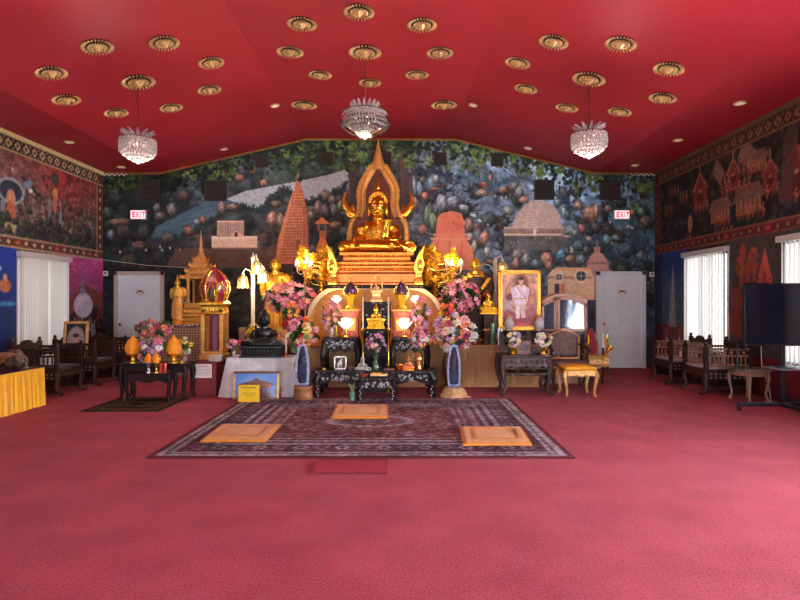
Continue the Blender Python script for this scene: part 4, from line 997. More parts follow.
def standing_core(S, robe=True):
    """continuous standing figure, height S, facing -y"""
    g = G(); s = lambda *p: tuple(q * S for q in p)
    g.ell(s(0, 0, .93), s(.058, .066, .082), 14, 10); g.ell(s(0, -.02, .885), s(.04, .042, .04)); g.tube([s(0, .005, .80), s(0, 0, .88)], [.05 * S, .04 * S], 10)
    for q in (-1, 1): g.ell(s(q * .06, .005, .92), s(.012, .02, .04)); g.ell(s(q * .024, -.056, .94), s(.015, .01, .008))
    g.tube([s(0, -.062, .955), s(0, -.076, .92)], [.006 * S, .012 * S], 6); g.ell(s(0, -.06, .893), s(.02, .01, .006))
    g.tube([s(-.1, .01, .79), s(.1, .01, .79)], .048 * S, 10); g.tube([s(0, .01, .46), s(0, .01, .58), s(0, 0, .7), s(0, .01, .79)], [.115 * S, .1 * S, .125 * S, .1 * S], 14, .66)
    g.tube([s(0, .01, .03), s(0, .01, .2), s(0, .01, .48)], [.115 * S, .105 * S, .12 * S], 16, .62)
    for q in (-1, 1):
        g.tube([s(q * .125, .01, .785), s(q * .165, .02, .64), s(q * .13, -.07, .56), s(q * .04, -.115, .575)], [.045 * S, .04 * S, .034 * S, .024 * S], 10)
        g.ell(s(q * .03, -.12, .58), s(.03, .022, .026))
        for i in range(4): g.tube([s(q * .015, -.135, .562 + i * .014), s(-q * .02, -.14, .562 + i * .014)], [.008 * S, .006 * S], 6)
        g.ell(s(q * .05, -.05, .018), s(.034, .07, .02))
    return g
def inlay(g, x0, x1, z0, z1, y, n, seed, r=.012):
    """scrolls and blossoms of shell set in a face at depth y"""
    rr = random.Random(seed)
    for i in range(n):
        x, z = rr.uniform(x0, x1), rr.uniform(z0, z1); k = rr.random()
        if k < .5:
            for j in range(5): a = 2 * pi * j / 5; g.ell((x + r * .7 * cos(a), y, z + r * .7 * sin(a)), (r * .42, .0022, r * .42), 6, 4)
        else:
            a0 = rr.uniform(0, 6); pts = [(x + r * 2.2 * (t / 5 - .5), y, z + r * 1.1 * sin(a0 + t)) for t in range(6)]; g.tube(pts, r * .22, 5)
def mop_table(t, w, d, h, seed, apron=.3, leg_r=.03, feet=True):
    """low carved rosewood table with shell inlay"""
    g = G(); g.rloft([(w / 2 * .98, d / 2 * .98, h - .05), (w / 2, d / 2, h - .042), (w / 2, d / 2, h - .012), (w / 2 * .985, d / 2 * .985, h)]); g.obj('table_top', ROSEW, t)
    a = h * apron; g = G(); n = 24
    poly = [(-w / 2 * .93, h - .05)] + [(w / 2 * .93 * (-1 + 2 * i / n), h - .05 - a * (.55 + .45 * abs(cos(i / n * pi * 3)))) for i in range(n + 1)] + [(w / 2 * .93, h - .05)]
    for y in (-d / 2 * .9, d / 2 * .9): g.prism(poly, y - .012, y + .012)
    m = 10
    for sx in (-1, 1): g.box((sx * w / 2 * .91, 0, h - .05 - a * .4), (.024, d * .86, a * .8))
    g.obj('carved_apron', ROSEW, t)
    for sx in (-1, 1):
        for sy in (-1, 1):
            X, Y = sx * w / 2 * .9, sy * d / 2 * .86; g = G()
            g.tube([(X, Y, h - .05), (X + sx * leg_r * .9, Y + sy * leg_r * .5, h * .66), (X + sx * leg_r * .3, Y, h * .34), (X + sx * leg_r * .1, Y, h * .13), (X + sx * leg_r * 1.0, Y + sy * leg_r * .4, leg_r * .7)], [leg_r * 1.5, leg_r * 1.5, leg_r, leg_r * .8, leg_r * .7], 8)
            g.ell((X + sx * leg_r * 1.1, Y + sy * leg_r * .5, leg_r * .75), (leg_r, leg_r, leg_r * .75)); g.obj('leg', ROSEW, t)
    g = G(); rr = random.Random(seed)
    inlay(g, -w * .42, w * .42, h - .05 - a * .6, h - .065, -d / 2 * .9 - .013, int(w * 40) + 10, seed, .016)
    inlay(g, -w / 2 * .95, w / 2 * .95, h - .034, h - .02, -d / 2 - .001, int(w * 14), seed + 1, .007)
    for sx in (-1, 1):
        for i in range(7): z = h * (.1 + .8 * i / 7); g.ell((sx * (w / 2 * .9 + leg_r * (.5 if i % 2 else .1)), -d / 2 * .86 - leg_r * 1.25, z), (.012, .006, .014), 6, 4)
    g.obj('pearl_inlay', PEARL, t)

X0 = -.487                                                # centre line of the altar
# ---- stepped altar platform of panelled wood
t = thing('altar_platform', 'long brown panelled wooden platform running along the back under the whole altar', 'platform', (0, 0, 0))
PX0, PX1, PYF = -2.95, 2.33, 9.55
g = G(); g.b2(PX0, PX1, PYF, 12.2, 0, .68); g.obj('body', WOOD, t, smooth=0)
g = G(); g.b2(PX0 - .02, PX1 + .02, PYF - .04, 12.2, .68, .72); g.obj('top_board', WOOD, t, bevel=.006)
g = G(); x = PX0
while x < PX1 - .05: g.b2(x + .004, min(x + .118, PX1), PYF - .012, PYF, .06, .67); x += .122
g.obj('plank_facing', WOOD, t, smooth=0)
g = G(); g.b2(PX0, PX1, PYF - .02, PYF, 0, .06); g.obj('plinth_board', WOOD, t, bevel=.004)
# ---- arched niche and its support
t = thing('altar_arch', 'cream edged arched wooden niche lit warm yellow beneath the great golden statue', 'altar niche', (X0, 9.6, .72))
def arch_path(hw, top, r, rz, n=10):
    P = [(-hw, 0)] + [(-hw + r - r * cos(pi / 2 * i / n), top - rz + rz * sin(pi / 2 * i / n)) for i in range(n + 1)]
    return P + [(-x, z) for x, z in P[::-1]]
A = arch_path(1.175, 1.0, .56, .62); B = arch_path(1.112, .942, .525, .585)
g = G(); n = len(A)
for i in range(n - 1): g.prism([A[i], A[i + 1], B[i + 1], B[i]], -.05, .32)
g.obj('arch_band', CREAM, t, smooth=30)
NICHE = mat('niche_wood', (214, 140, 44), .42, var=.14, scale=3, stretch=(12, 12, 1))
g = G(); g.prism(B, .3, .33); g.obj('back_panel', NICHE, t, smooth=0)
g = G()
for i in range(-4, 5): 
    if abs(i) < 5: g.b2(i * .22 - .006, i * .22 + .006, .293, .30, 0, .9 if abs(i) < 4 else .6)
g.obj('panel_moulding', WOOD, t, smooth=0)
g = G(); g.b2(-.74, .74, .34, 1.5, 0, .96); g.obj('support_block', WOOD, t, smooth=0)
g = G(); g.b2(-.82, .82, -.06, 1.5, .96, 1.025); g.obj('dark_ledge', ROSEW, t, bevel=.004)
g = G(); inlay(g, -.78, .78, .985, 1.0, -.0615, 26, 4, .009); g.obj('ledge_inlay', GOLDC, t)
# ---- great pedestal
zb = 1.745
t = thing('statue_pedestal', 'wide tiered gold pedestal with lotus mouldings carrying the great golden statue', 'pedestal', (X0, 10.42, zb))
g = G(); g.rloft([(.83, .62, 0), (.83, .62, .035), (.80, .59, .05), (.795, .585, .2), (.82, .61, .225), (.82, .61, .255)]); g.obj('lower_tier', COPPERG, t, bevel=.006)
g = G(); g.rloft([(.79, .58, .255), (.76, .55, .28), (.70, .5, .31), (.70, .5, .34), (.76, .55, .38), (.76, .55, .405)])
for i in range(20):
    x = -.7 + 1.4 * (i + .5) / 20; g.ell((x, -.545, .285), (.036, .03, .032), 8, 6); g.ell((x, -.52, .372), (.034, .03, .03), 8, 6)
g.obj('lotus_tier', PEDG, t)
g = G(); g.rloft([(.70, .5, .405), (.64, .45, .43), (.60, .42, .46), (.60, .42, .5), (.66, .47, .54), (.66, .47, .585)])
for i in range(16): x = -.6 + 1.2 * (i + .5) / 16; g.ell((x, -.45, .44), (.036, .03, .026), 8, 6); g.ell((x, -.45, .53), (.036, .03, .03), 8, 6)
g.obj('upper_tier', PEDG, t)
zs = zb + .585
# ---- great statue
S = 1.42
t = thing('golden_buddha_statue', 'great seated golden buddha statue with one hand over the knee at the altar centre', 'statue', (X0, 10.46, zs + .028))
fuse(seated_core(S), 'body', GOLD, .0115, 3, t)
hair_cap(S, t, GOLD)
EYEW = mat('inlaid_eye', (240, 230, 214), .25, var=.03); EYEK = mat('eye_pupil', (24, 16, 14), .2)
for q in (-1, 1):
    g = G(); g.ell((q * .046 * S, -.121 * S, .612 * S), (.026 * S, .01 * S, .009 * S)); e_ = g.obj('eye', EYEW, t); g = G(); g.ell((q * .046 * S, -.1285 * S, .612 * S), (.008 * S, .005 * S, .008 * S)); g.obj('pupil', EYEK, e_)
g = G(); s = lambda *p: tuple(q * S for q in p)
def chest(x, z, off=.0):                                   # front of the torso
    w_ = .2 if z > .26 else .17
    return s(x, .03 - .142 * sqrt(max(.04, 1 - (x / .23) ** 2)) * (1.0 if z > .22 else .95) - off, z)
g.grid(lambda a, b: chest(.085 + .10 * a - .05 * (1 - b), .13 + .285 * b, .012 + .004 * sin(a * 18)), 10, 16)
g.grid(lambda a, b: s(.085 + .10 * a, .02 - .14 * (1 - 0) + .17 * b + .015 * b * (1 - b), .415 + .03 * sin(pi * b)), 6, 6)
o = g.obj('robe_sash', GOLDB, t, thick=.012)
g = G()
for i in range(9):                                         # robe folds slanting across the chest
    z0 = .40 - i * .03; pts = []
    for k in range(9):
        f = k / 8; x = .12 - f * .30; z = z0 - f * .16 + .02 * f * f
        if z < .13: break
        pts.append(chest(x, z, .004))
    if len(pts) > 2: g.tube(pts, .0055 * S, 5)
g.obj('robe_folds', GOLDB, t)
# ---- flame arch behind it
DA = 10.98; q = DA / F
def AP(du, v): return (du * q, 0, H + (PV - v) * q - zs)
t = thing('flame_aureole', 'pointed golden flame arch rising behind the great statue to a tall spire', 'statue backdrop', (X0 - .02, DA, zs))
for sgn in (-1, 1):
    g = G(); g.tube([(sgn * 28 * q, 0, 0), AP(sgn * 28, 240), AP(sgn * 28, 229), AP(sgn * 26.5, 221.5), AP(sgn * 22, 217)], [.05, .05, .05, .052, .05], 10, .8)
    for i in range(14): g.ell((sgn * 30.4 * q, -.02, .03 + i * .036), (.022, .03, .02), 6, 5)
    g.obj('side_column', GOLDC, t)
    g = G(); g.tube([AP(sgn * 17, 214), AP(sgn * 22, 216.5), AP(sgn * 28, 213), AP(sgn * 32.5, 207), AP(sgn * 34.2, 201), AP(sgn * 33.6, 196), AP(sgn * 31, 191)], [.07, .085, .08, .07, .045, .028, .006], 10, .6)
    g.tube([AP(sgn * 24, 211), AP(sgn * 26, 207), AP(sgn * 24.5, 204)], [.04, .035, .008], 8, .6); g.obj('curled_finial', GOLD, t)
    g = G(); pts = [AP(sgn * 18.5, 217), AP(sgn * 16.5, 211), AP(sgn * 15.6, 204), AP(sgn * 16.2, 196), AP(sgn * 16, 190), AP(sgn * 14.3, 184), AP(sgn * 10.5, 177), AP(sgn * 6.2, 170), AP(sgn * 2, 163)]
    g.tube(pts, [.06, .07, .072, .076, .08, .082, .08, .075, .05], 10, .7)
    for i in range(26):                                    # overlapping flame leaves along the arch
        f = i / 26 * 8; k = int(f); a = Vector(pts[k]).lerp(Vector(pts[k + 1]), f - k); tg = (Vector(pts[k + 1]) - Vector(pts[k])).normalized()
        ang = atan2(tg.z, tg.x) + sgn * .75; g.ell((a.x + sgn * .05, -.05, a.z), (.085, .035, .022), 8, 5, Matrix.Rotation(-ang, 3, 'Y'))
    g.obj('flame_arch', GOLDC, t)
g = G(); pr = [(q * 7.5, 0), (q * 6.6, 3 * q), (q * 7, 5 * q), (q * 4.6, 11 * q), (q * 4.2, 13 * q), (q * 2.2, 21 * q), (q * 1, 27 * q), (.003, 33 * q)]
g.lathe(pr, AP(0, 170), 14, 1, .7); g.obj('spire', GOLDC, t)
g = G(); bp = [AP(-17, 217), AP(-15, 205), AP(-15.5, 192), AP(-10, 178), AP(0, 166), AP(10, 178), AP(15.5, 192), AP(15, 205), AP(17, 217), AP(27, 226), (28 * q, 0, 0), (-28 * q, 0, 0), AP(-27, 226)]
g.prism([(p[0], p[2]) for p in bp], .03, .06); g.obj('dark_backing', BRONZE, t, smooth=0)
# ---- flame finials at the pedestal corners
def kranok(x, y, z, mir, lab):
    t = thing('flame_finial', lab, 'finial', (x, y, z), 0, 'flame finials beside the pedestal')
    g = G(); m = -mir
    g.rloft([(.075, .07, 0), (.075, .07, .1), (.055, .05, .14), (.06, .06, .2)]); g.obj('base', GOLDB, t, bevel=.004)
    g = G(); g.prism([(m * .05, .18), (m * -.06, .2), (m * -.1, .34), (m * -.07, .46), (m * -.12, .72), (m * .0, .56), (m * .06, .42), (m * .09, .28)], -.03, .03); g.ell((m * -.02, -.01, .33), (.06, .05, .12)); g.obj('flame_blade', GOLDB, t, bevel=.012)
kranok(X0 - .74, 9.66, 1.745, -1, 'gold flame shaped finial at the left corner of the statue pedestal')
kranok(X0 + .74, 9.66, 1.745, 1, 'gold flame shaped finial at the right corner of the statue pedestal')
# ---------------------------------------------------------------- things round the niche
def plinth(x, y, w, d, z0, z1, m, lab, name='plinth'):
    t = thing(name, lab, 'plinth', (x, y, z0)); h = z1 - z0
    g = G(); g.rloft([(w / 2, d / 2, 0), (w / 2, d / 2, .05), (w * .42, d * .42, .08), (w * .42, d * .42, h - .08), (w / 2, d / 2, h - .05), (w / 2, d / 2, h)]); g.obj('column', m, t, bevel=.005)
    g = G(); g.rloft([(w * .52, d * .52, h * .45), (w * .46, d * .46, h * .5)]); g.obj('moulding', GOLDC, t)
GLF = mat('gold_leaf_foil', (255, 184, 44), .35, .3, var=.25, scale=30)
def gold_tree(u, v, d, z0, lab, seed):
    p = at(u, v, d); t = thing('gold_leaf_tree', lab, 'ornamental tree', (p.x, d, z0), 0, 'gold ornamental trees'); rr = random.Random(seed); zc = p.z - z0
    g = G(); g.lathe(vase_s(.2, .085), n=16); g.obj('pot', GOLDB, t)
    g = G(); g.tube([(0, 0, .15), (0, 0, zc + .22)], [.02, .008], 6)
    tips = []
    for i in range(60):
        a = rr.uniform(0, 2 * pi); z = rr.uniform(zc - .40, zc + .2); L = .36 * (1 - abs(z - zc) / (zc + .25)) + .06
        ex = L * cos(a); ex = min(ex, .14) if p.x < X0 else max(ex, -.14); e = (ex, L * sin(a) * .7, z + .05); g.tube([(0, 0, z - .05), (e[0] * .6, e[1] * .6, z - .02), e], [.007, .006, .004], 5); tips.append(e)
    g.obj('branches', GOLDB, t)
    g = G()
    for e in tips + [(0, 0, zc + .25)]:
        for k in range(9):
            dd = Vector((rr.gauss(0, 1), rr.gauss(0, 1), rr.gauss(0, 1))).normalized(); R = dd.to_track_quat('X', 'Z').to_matrix()
            g.ell(Vector(e) + dd * .05, (.062, .03, .008), 6, 4, R)
    o = g.obj('foil_leaves', GLF, t); o['kind'] = 'stuff'
plinth(at(322, 300, 10.17).x, 10.17, .26, .3, .72, 1.52, GOLDC, 'gilded plinth under the left gold leaf tree, beside the niche')
plinth(at(435, 300, 10.17).x, 10.17, .26, .3, .72, 1.52, GOLDC, 'gilded plinth under the right gold leaf tree, beside the niche')
gold_tree(322, 262, 10.17, 1.52, 'bushy gold leaf tree left of the great statue pedestal', 1); gold_tree(435, 264, 10.17, 1.52, 'bushy gold leaf tree right of the great statue pedestal', 2)
# lotus lamps
LOT = glow('lotus_lamp_shade', (255, 240, 206), 3, (255, 250, 235))
def lotus_lamp(p, z0, lab, r, stem):
    t = thing('lotus_lamp', lab, 'lamp', (p.x, p.y, z0), 0, 'white lotus lamps'); h = p.z - z0
    g = G(); g.lathe([(0, 0), (.05, 0), (.055, .015), (.02, .035), (.012, .06), (.012, h - .06), (.03, h - .04), (0, h - .03)], n=14); g.obj('stand', GOLDB, t)
    g = G()
    for ring, (n, rr_, tilt, hh) in enumerate(((8, .55, .4, 1.15), (8, .9, .8, 1.1), (6, .3, .18, 1.2))):
        for i in range(n):
            a = 2 * pi * (i + .5 * ring) / n; R = Matrix.Rotation(a, 3, 'Z') @ Matrix.Rotation(tilt, 3, 'Y')
            g.ell((rr_ * r * .55 * cos(a), rr_ * r * .55 * sin(a), h + r * (.25 - .2 * (ring == 1))), (r * .09, r * .24, r * hh * .6), 8, 6, R)
    g.obj('lotus_shade', LOT, t)
    l = bpy.data.lights.new('lotus_light', 'POINT'); l.energy = 2.6 if stem else .8; l.color = (1, .70, .34); l.shadow_soft_size = .06
    o = bpy.data.objects.new('lotus_light', l); COL.objects.link(o); o.parent = t; o.location = (0, -.1, h + r * .9)
lotus_lamp(at(346, 326, 9.0), .88, 'lower left lit white lotus lamp on the inlaid side table', .135, 0)
lotus_lamp(at(404.5, 326, 9.0), .88, 'lower right lit white lotus lamp on the inlaid side table', .135, 0)
lotus_lamp(at(336.5, 301, 9.46), .72, 'upper left lit white lotus lamp on a tall stand inside the niche', .095, 1)
lotus_lamp(at(415.5, 301, 9.46), .72, 'upper right lit white lotus lamp on a tall stand inside the niche', .095, 1)
# inlaid side tables and the throne stand between them
for x0, x1, lab, sd in ((323, 358, 'black rosewood side table with pearl inlay under the left lotus lamp', 3), (392, 428, 'black rosewood side table with pearl inlay under the right lotus lamp', 8)):
    a, b = at(x0, 0, 9.0).x, at(x1, 0, 9.0).x; t = thing('inlaid_side_table', lab, 'table', ((a + b) / 2, 9.16, 0), 0, 'inlaid side tables'); mop_table(t, b - a, .46, .88, sd, .22, .03)
    g = G(); inlay(g, -.2, .2, .72, .86, -.245, 14, sd + 3, .014); g.obj('pearl_inlay', PEARL, t)
t = thing('inlaid_throne', 'black rosewood stepped throne with pearl inlay holding the small golden buddha', 'throne', ((at(360, 0, 9.2).x + at(393, 0, 9.2).x) / 2, 9.2, 0)); w = .485
g = G(); g.rloft([(w / 2, .2, 0), (w / 2, .2, .12), (w * .46, .18, .15), (w * .46, .18, .5), (w / 2, .2, .54), (w / 2, .2, .6)]); g.obj('base_step', ROSEW, t, bevel=.005)
g = G(); g.rloft([(w * .44, .17, .6), (w * .44, .17, .86), (w * .47, .19, .9), (w * .47, .19, 1.02)]); g.obj('seat', ROSEW, t, bevel=.005)
g = G(); g.b2(-w * .47, w * .47, .12, .19, 1.02, 1.44); g.b2(-w * .5, w * .5, .1, .2, 1.40, 1.455); g.obj('back_panel', ROSEW, t, bevel=.005)
for sx in (-1, 1): g = G(); g.tube([(sx * w * .44, -.13, 1.02), (sx * w * .46, -.15, 1.1), (sx * w * .44, -.05, 1.16), (sx * w * .45, .13, 1.3)], [.02, .024, .02, .02], 8); g.obj('arm', ROSEW, t)
g = G(); inlay(g, -.22, .22, .2, .48, -.185, 26, 21, .016); inlay(g, -.2, .2, .64, .84, -.175, 18, 22, .014); inlay(g, -.22, .22, .93, 1.0, -.195, 10, 23, .011); inlay(g, -.22, .22, 1.08, 1.38, .115, 22, 24, .013); inlay(g, -.23, .23, 1.42, 1.44, .096, 9, 25, .009); g.obj('pearl_inlay', PEARL, t)
# small golden buddha on the throne
def small_buddha(p, z0, S, m, hm, lab, name='small_buddha_statue', base=None, bh=.09, vox=.014, flame=True, hand=True, rz=0):
    t = thing(name, lab, 'statue', (p[0], p[1], z0), rz)
    dz = 0
    if base: o = lotus_base(t, S * .48, S * .34, bh, base); dz = bh
    b = fuse(seated_core(S, hand), 'body', m, S * vox, 2, t); b.location.z = dz - .012 * S
    h = hair_cap(S, t, hm, flame, False); h.location.z = dz - .012 * S
    return t
YG = mat('yellow_gilt', (255, 190, 40), .35, .5, var=.15, scale=20)
small_buddha(at(376, 0, 9.1), 1.022, .30, GOLDB, COPPERG, 'small golden buddha with yellow base seated on the inlaid throne', base=YG, bh=.13)
# pale gold miniature shrine on top of the throne back
p = at(376.5, 0, 9.33); t = thing('miniature_flame_shrine', 'pale gold miniature buddha under a pointed arch on top of the throne back', 'shrine', (p.x, 9.35, 1.456))
PALEG = mat('pale_gold', (236, 186, 120), .3, .6)
g = G(); g.rloft([(.1, .05, 0), (.1, .05, .03), (.07, .04, .05), (.07, .04, .14), (.09, .045, .16), (.09, .045, .18)]); g.obj('base', PALEG, t)
g = G()
for sx in (-1, 1): g.tube([(sx * .085, .02, .18), (sx * .095, .02, .26), (sx * .07, .02, .34), (sx * .03, .02, .4), (0, .02, .47)], [.012, .014, .014, .012, .004], 6)
g.obj('pointed_arch', PALEG, t)
b = fuse(seated_core(.19), 'figure', PALEG, .004, 2, t); b.location.z = .178
# purple domed reliquaries on yellow stands, each on a red offering chest
PURP = mat('purple_enamel', (74, 44, 96), .3, .2, var=.3, scale=30); PINKBOX = mat('red_gilt_chest', (146, 40, 36), .45, .2, var=.35, scale=30, c2=(190, 96, 70))
for u, side in ((350.5, 'left'), (401.5, 'right')):
    p = at(u, 0, 9.26); t = thing('offering_chest', 'red and gilt offering chest behind the %s lower lotus lamp' % side, 'chest', (p.x, 9.27, .88), 0, 'red offering chests'); 
    g = G(); g.rloft([(.15, .09, 0), (.15, .09, .03), (.13, .08, .05), (.13, .08, .36), (.155, .095, .39), (.155, .095, .43)]); g.obj('body', PINKBOX, t, bevel=.005)
    g = G(); g.rloft([(.16, .1, .425), (.165, .105, .44), (.16, .1, .45)]); g.b2(-.09, .09, -.088, -.08, .1, .3); g.obj('gilt_trim', GOLDC, t)
    t = thing('domed_reliquary', 'purple domed reliquary on a yellow stand above the %s offering chest' % side, 'reliquary', (p.x, 9.27, 1.33), 0, 'purple domed reliquaries')
    g = G(); g.lathe([(0, 0), (.09, 0), (.085, .03), (.05, .06), (.06, .14), (.11, .21), (.115, .24), (0, .24)], n=18, rib=.05, ribn=9); g.obj('lotus_stand', YG, t)
    g = G(); g.lathe([(.1, .24), (.12, .27), (.115, .32), (.08, .38), (.045, .42), (.02, .45), (0, .45)], n=18); g.obj('dome', PURP, t)
    g = G(); g.lathe([(.03, .44), (.018, .47), (.022, .485), (.008, .52), (.002, .6)], n=10); g.lathe([(.121, .255), (.128, .262), (.121, .27)], n=18)
    for i in range(8): a = 2 * pi * i / 8; g.tube([(.122 * cos(a), .122 * sin(a), .275), (.117 * cos(a), .117 * sin(a), .325), (.08 * cos(a), .08 * sin(a), .385)], .006, 5)
    g.obj('gold_ribs', GOLDB, t)
# tall candle sticks beside the throne
WAX = mat('candle_wax', (236, 226, 206), .5, var=.05); FLM = glow('candle_tip', (255, 190, 90), 3)
for u, v0, v1, d, z0, lab in ((363, 297, 328, 8.93, .0, 'tall thin white candle on a rod left of the inlaid throne'), (388.5, 297, 328, 8.93, .0, 'tall thin white candle on a rod right of the inlaid throne')):
    p = at(u, v0, d); zb_ = at(u, v1, d).z; t = thing('altar_candle', lab, 'candle', (p.x, d, z0), 0, 'tall altar candles')
    g = G(); g.lathe([(0, 0), (.03, 0), (.03, .02), (.012, .04), (.01, .4), (.018, .42), (.01, .44), (.01, zb_ - .06), (.028, zb_ - .03), (.02, zb_)], n=12); g.obj('candlestick', GOLDB, t)
    g = G(); g.tube([(0, 0, zb_ - .02), (0, 0, p.z)], [.012, .010], 8); g.obj('wax', WAX, t)
# long low altar table with its offerings
a, b = at(312, 0, 8.46).x, at(437, 0, 8.46).x
t = thing('low_altar_table', 'long low black rosewood altar table with pearl inlay and scroll feet', 'table', ((a + b) / 2, 8.67, 0)); mop_table(t, b - a, .38, .41, 31, .4, .045)
a2, b2 = at(359, 0, 8.12).x, at(394, 0, 8.12).x
t = thing('small_offering_table', 'small inlaid black table in front of the long low altar table', 'table', ((a2 + b2) / 2, 8.29, .013)); mop_table(t, b2 - a2, .3, .335, 41, .42, .03)
Z1 = .41
def onlow(u, d=8.62): return at(u, 0, d)
p = onlow(340); t = thing('bird_plaque', 'silver framed plaque with a white bird relief at the left of the low table', 'plaque', (p.x, 8.66, Z1))
g = G(); g.b2(-.1, .1, -.012, .012, 0, .025); g.b2(-.1, .1, -.012, .012, .18, .205); g.b2(-.1, -.075, -.012, .012, 0, .205); g.b2(.075, .1, -.012, .012, 0, .205); g.obj('frame', SILV, t, bevel=.004)
g = G(); g.b2(-.076, .076, -.004, .008, .024, .182); g.obj('panel', mat('plaque_dark', (90, 80, 70), .6), t, smooth=0)
g = G(); g.ell((.0, -.012, .1), (.03, .012, .045)); g.ell((.02, -.012, .15), (.016, .01, .018)); g.ell((-.03, -.01, .07), (.02, .008, .04)); g.tube([(.01, -.01, .06), (.015, -.01, .03)], .006, 5); g.obj('bird', WHITEP, t)
GREYST = mat('grey_stone', (168, 164, 162), .55, var=.15)
p = onlow(362.5); small_buddha(p, Z1, .25, GREYST, GREYST, 'small pale grey seated monk figure on the low table', 'grey_monk_figurine', None, flame=False, hand=False)
def boxthing(name, lab, cat, p, z, d, m, lid=None, rz=0):
    t = thing(name, lab, cat, (p[0], p[1], z), rz); g = G(); g.box((0, 0, d[2] / 2), d); g.obj('body', m, t, bevel=.005)
    if lid: g = G(); g.box((0, 0, d[2] + .004), (d[0] * .8, d[1] * .8, .008)); g.obj('top', lid, t)
    return t
p = onlow(368.7, 8.52); t = boxthing('name_card_box', 'small white card box with a dark oval beside the grey figure', 'box', (p.x, 8.53), Z1, (.075, .03, .045), WHITEP); g = G(); g.ell((0, -.0155, .022), (.024, .002, .012), 10, 6); g.obj('dark_oval', SIGNK, t)
GV = mat('green_glass', (120, 160, 120), .1, trans=.6); 
bouquet('altar_flower_vase', 'green glass vase of purple flowers at the centre of the low table', (onlow(376).x, 8.62, Z1), [(0, 0), (.055, 0), (.06, .03), (.04, .1), (.035, .17), (.05, .23), (.045, .23)], GV, (0, 0, .42), (.15, .09, .14), 22, ['lilac', 'purple', 'lilac', 'blush', 'pink'], .075, ('lily', 'orchid'), 5, 18)
p = onlow(389, 8.56); t = boxthing('incense_tray', 'flat pinkish wooden tray lying on the low table', 'tray', (p.x, 8.58), Z1, (.17, .1, .018), mat('tray_wood', (150, 96, 84), .5), mat('tray_inset', (110, 64, 58), .5))
p = onlow(399.5, 8.6); t = thing('orange_bowl', 'amber lacquer bowl beside the gold vase on the low table', 'bowl', (p.x, 8.62, Z1)); g = G(); g.lathe([(0, 0), (.03, 0), (.035, .015), (.07, .06), (.075, .085), (.065, .085), (.03, .03), (0, .025)], n=18); g.obj('bowl', mat('amber_lacquer', (190, 96, 44), .25), t); g = G(); g.lathe([(.072, .08), (.08, .087), (.07, .092)], n=18); g.obj('rim', GOLDB, t)
p = onlow(408.5, 8.55); small_buddha(p, Z1, .19, mat('salmon_wax', (226, 124, 84), .5), ORANGE, 'small salmon orange seated figure on the low table', 'orange_figurine', ORANGE, bh=.04, flame=True)
bouquet('gold_vase_bouquet', 'tall gold vase of pink and white flowers at the right of the low table', (onlow(419).x, 8.64, Z1), [(0, 0), (.05, 0), (.055, .015), (.045, .04), (.075, .14), (.07, .2), (.045, .26), (.055, .285), (.05, .285)], mat('gold_vase', (206, 156, 96), .25, .8), (0, 0, .5), (.2, .12, .13), 26, ['pink', 'white', 'rose', 'magenta', 'blush', 'orange', 'white'], .10, ('lily', 'ball'), 6, 40)
p = onlow(324, 8.55); t = thing('offering_cup', 'tiny gold offering cup at the far left of the low table', 'cup', (p.x, 8.56, Z1)); g = G(); g.lathe([(0, 0), (.025, 0), (.01, .012), (.035, .035), (.03, .035), (0, .02)], n=14); g.obj('cup', GOLDB, t); g = G(); g.lathe([(0, .025), (.03, .025), (.03, .03), (0, .03)], n=12); g.obj('wax_fill', WAX, t)
p = onlow(350, 8.58); t = thing('lotus_dish', 'small pinkish silver lotus dish beside the bird plaque', 'dish', (p.x, 8.6, Z1)); g = G(); g.lathe([(0, 0), (.04, 0), (.03, .012), (.075, .045), (.065, .045), (0, .02)], n=18, rib=.06, ribn=9); g.obj('dish', mat('mauve_silver', (150, 110, 118), .35, .4), t); g = G(); g.ell((0, 0, .03), (.035, .035, .025)); g.obj('contents', bm_('lilac', PET['lilac']), t)
ZF = .349
p = at(379, 0, 8.25); t = thing('yellow_tray', 'bright yellow rectangular tray with a gold packet on the small front table', 'tray', (p.x, 8.25, ZF)); g = G(); g.box((0, 0, .01), (.26, .16, .02)); g.b2(-.13, .13, -.08, -.07, 0, .045); g.b2(-.13, .13, .07, .08, 0, .045); g.b2(-.13, -.12, -.08, .08, 0, .045); g.b2(.12, .13, -.08, .08, 0, .045); g.obj('tray', mat('cream_tray', (242, 220, 150), .4), t); g = G(); g.box((-.03, 0, .04), (.15, .1, .04)); g.obj('gold_packet', YELLOW, t, bevel=.006); g = G(); g.box((.07, 0, .035), (.06, .08, .03)); g.obj('silver_packet', SILV, t, bevel=.005)
p = at(364.5, 0, 8.25); t = thing('amber_dish', 'round amber dish left of the yellow tray on the small front table', 'dish', (p.x, 8.25, ZF)); g = G(); g.lathe([(0, 0), (.04, 0), (.045, .01), (.065, .04), (.058, .042), (.03, .02), (0, .015)], n=18); g.obj('dish', mat('amber_glaze', (186, 92, 48), .3), t); g = G(); g.ell((0, 0, .03), (.035, .035, .018)); g.obj('fruit', mat('dark_fruit', (90, 40, 30), .4), t)
p = at(352, 0, 8.2); t = thing('wrapped_plant', 'small green wrapped plant on the carpet left of the small front table', 'plant', (p.x, 8.2, .012)); g = G(); g.lathe([(0, 0), (.055, 0), (.05, .06), (.045, .12), (.03, .14), (0, .14)], n=10); g.obj('wrapping', mat('green_foil', (96, 132, 104), .35, .2), t); g = G(); rr = random.Random(9)
for i in range(14): a = rr.uniform(0, 6.3); g.ell((.025 * cos(a), .025 * sin(a), .17 + rr.uniform(-.03, .05)), (.05, .014, .005), 6, 4, Matrix.Rotation(a, 3, 'Z') @ Matrix.Rotation(-1.0, 3, 'Y'))
g.obj('leaves', mat('pale_leaf', (150, 170, 130), .5), t)
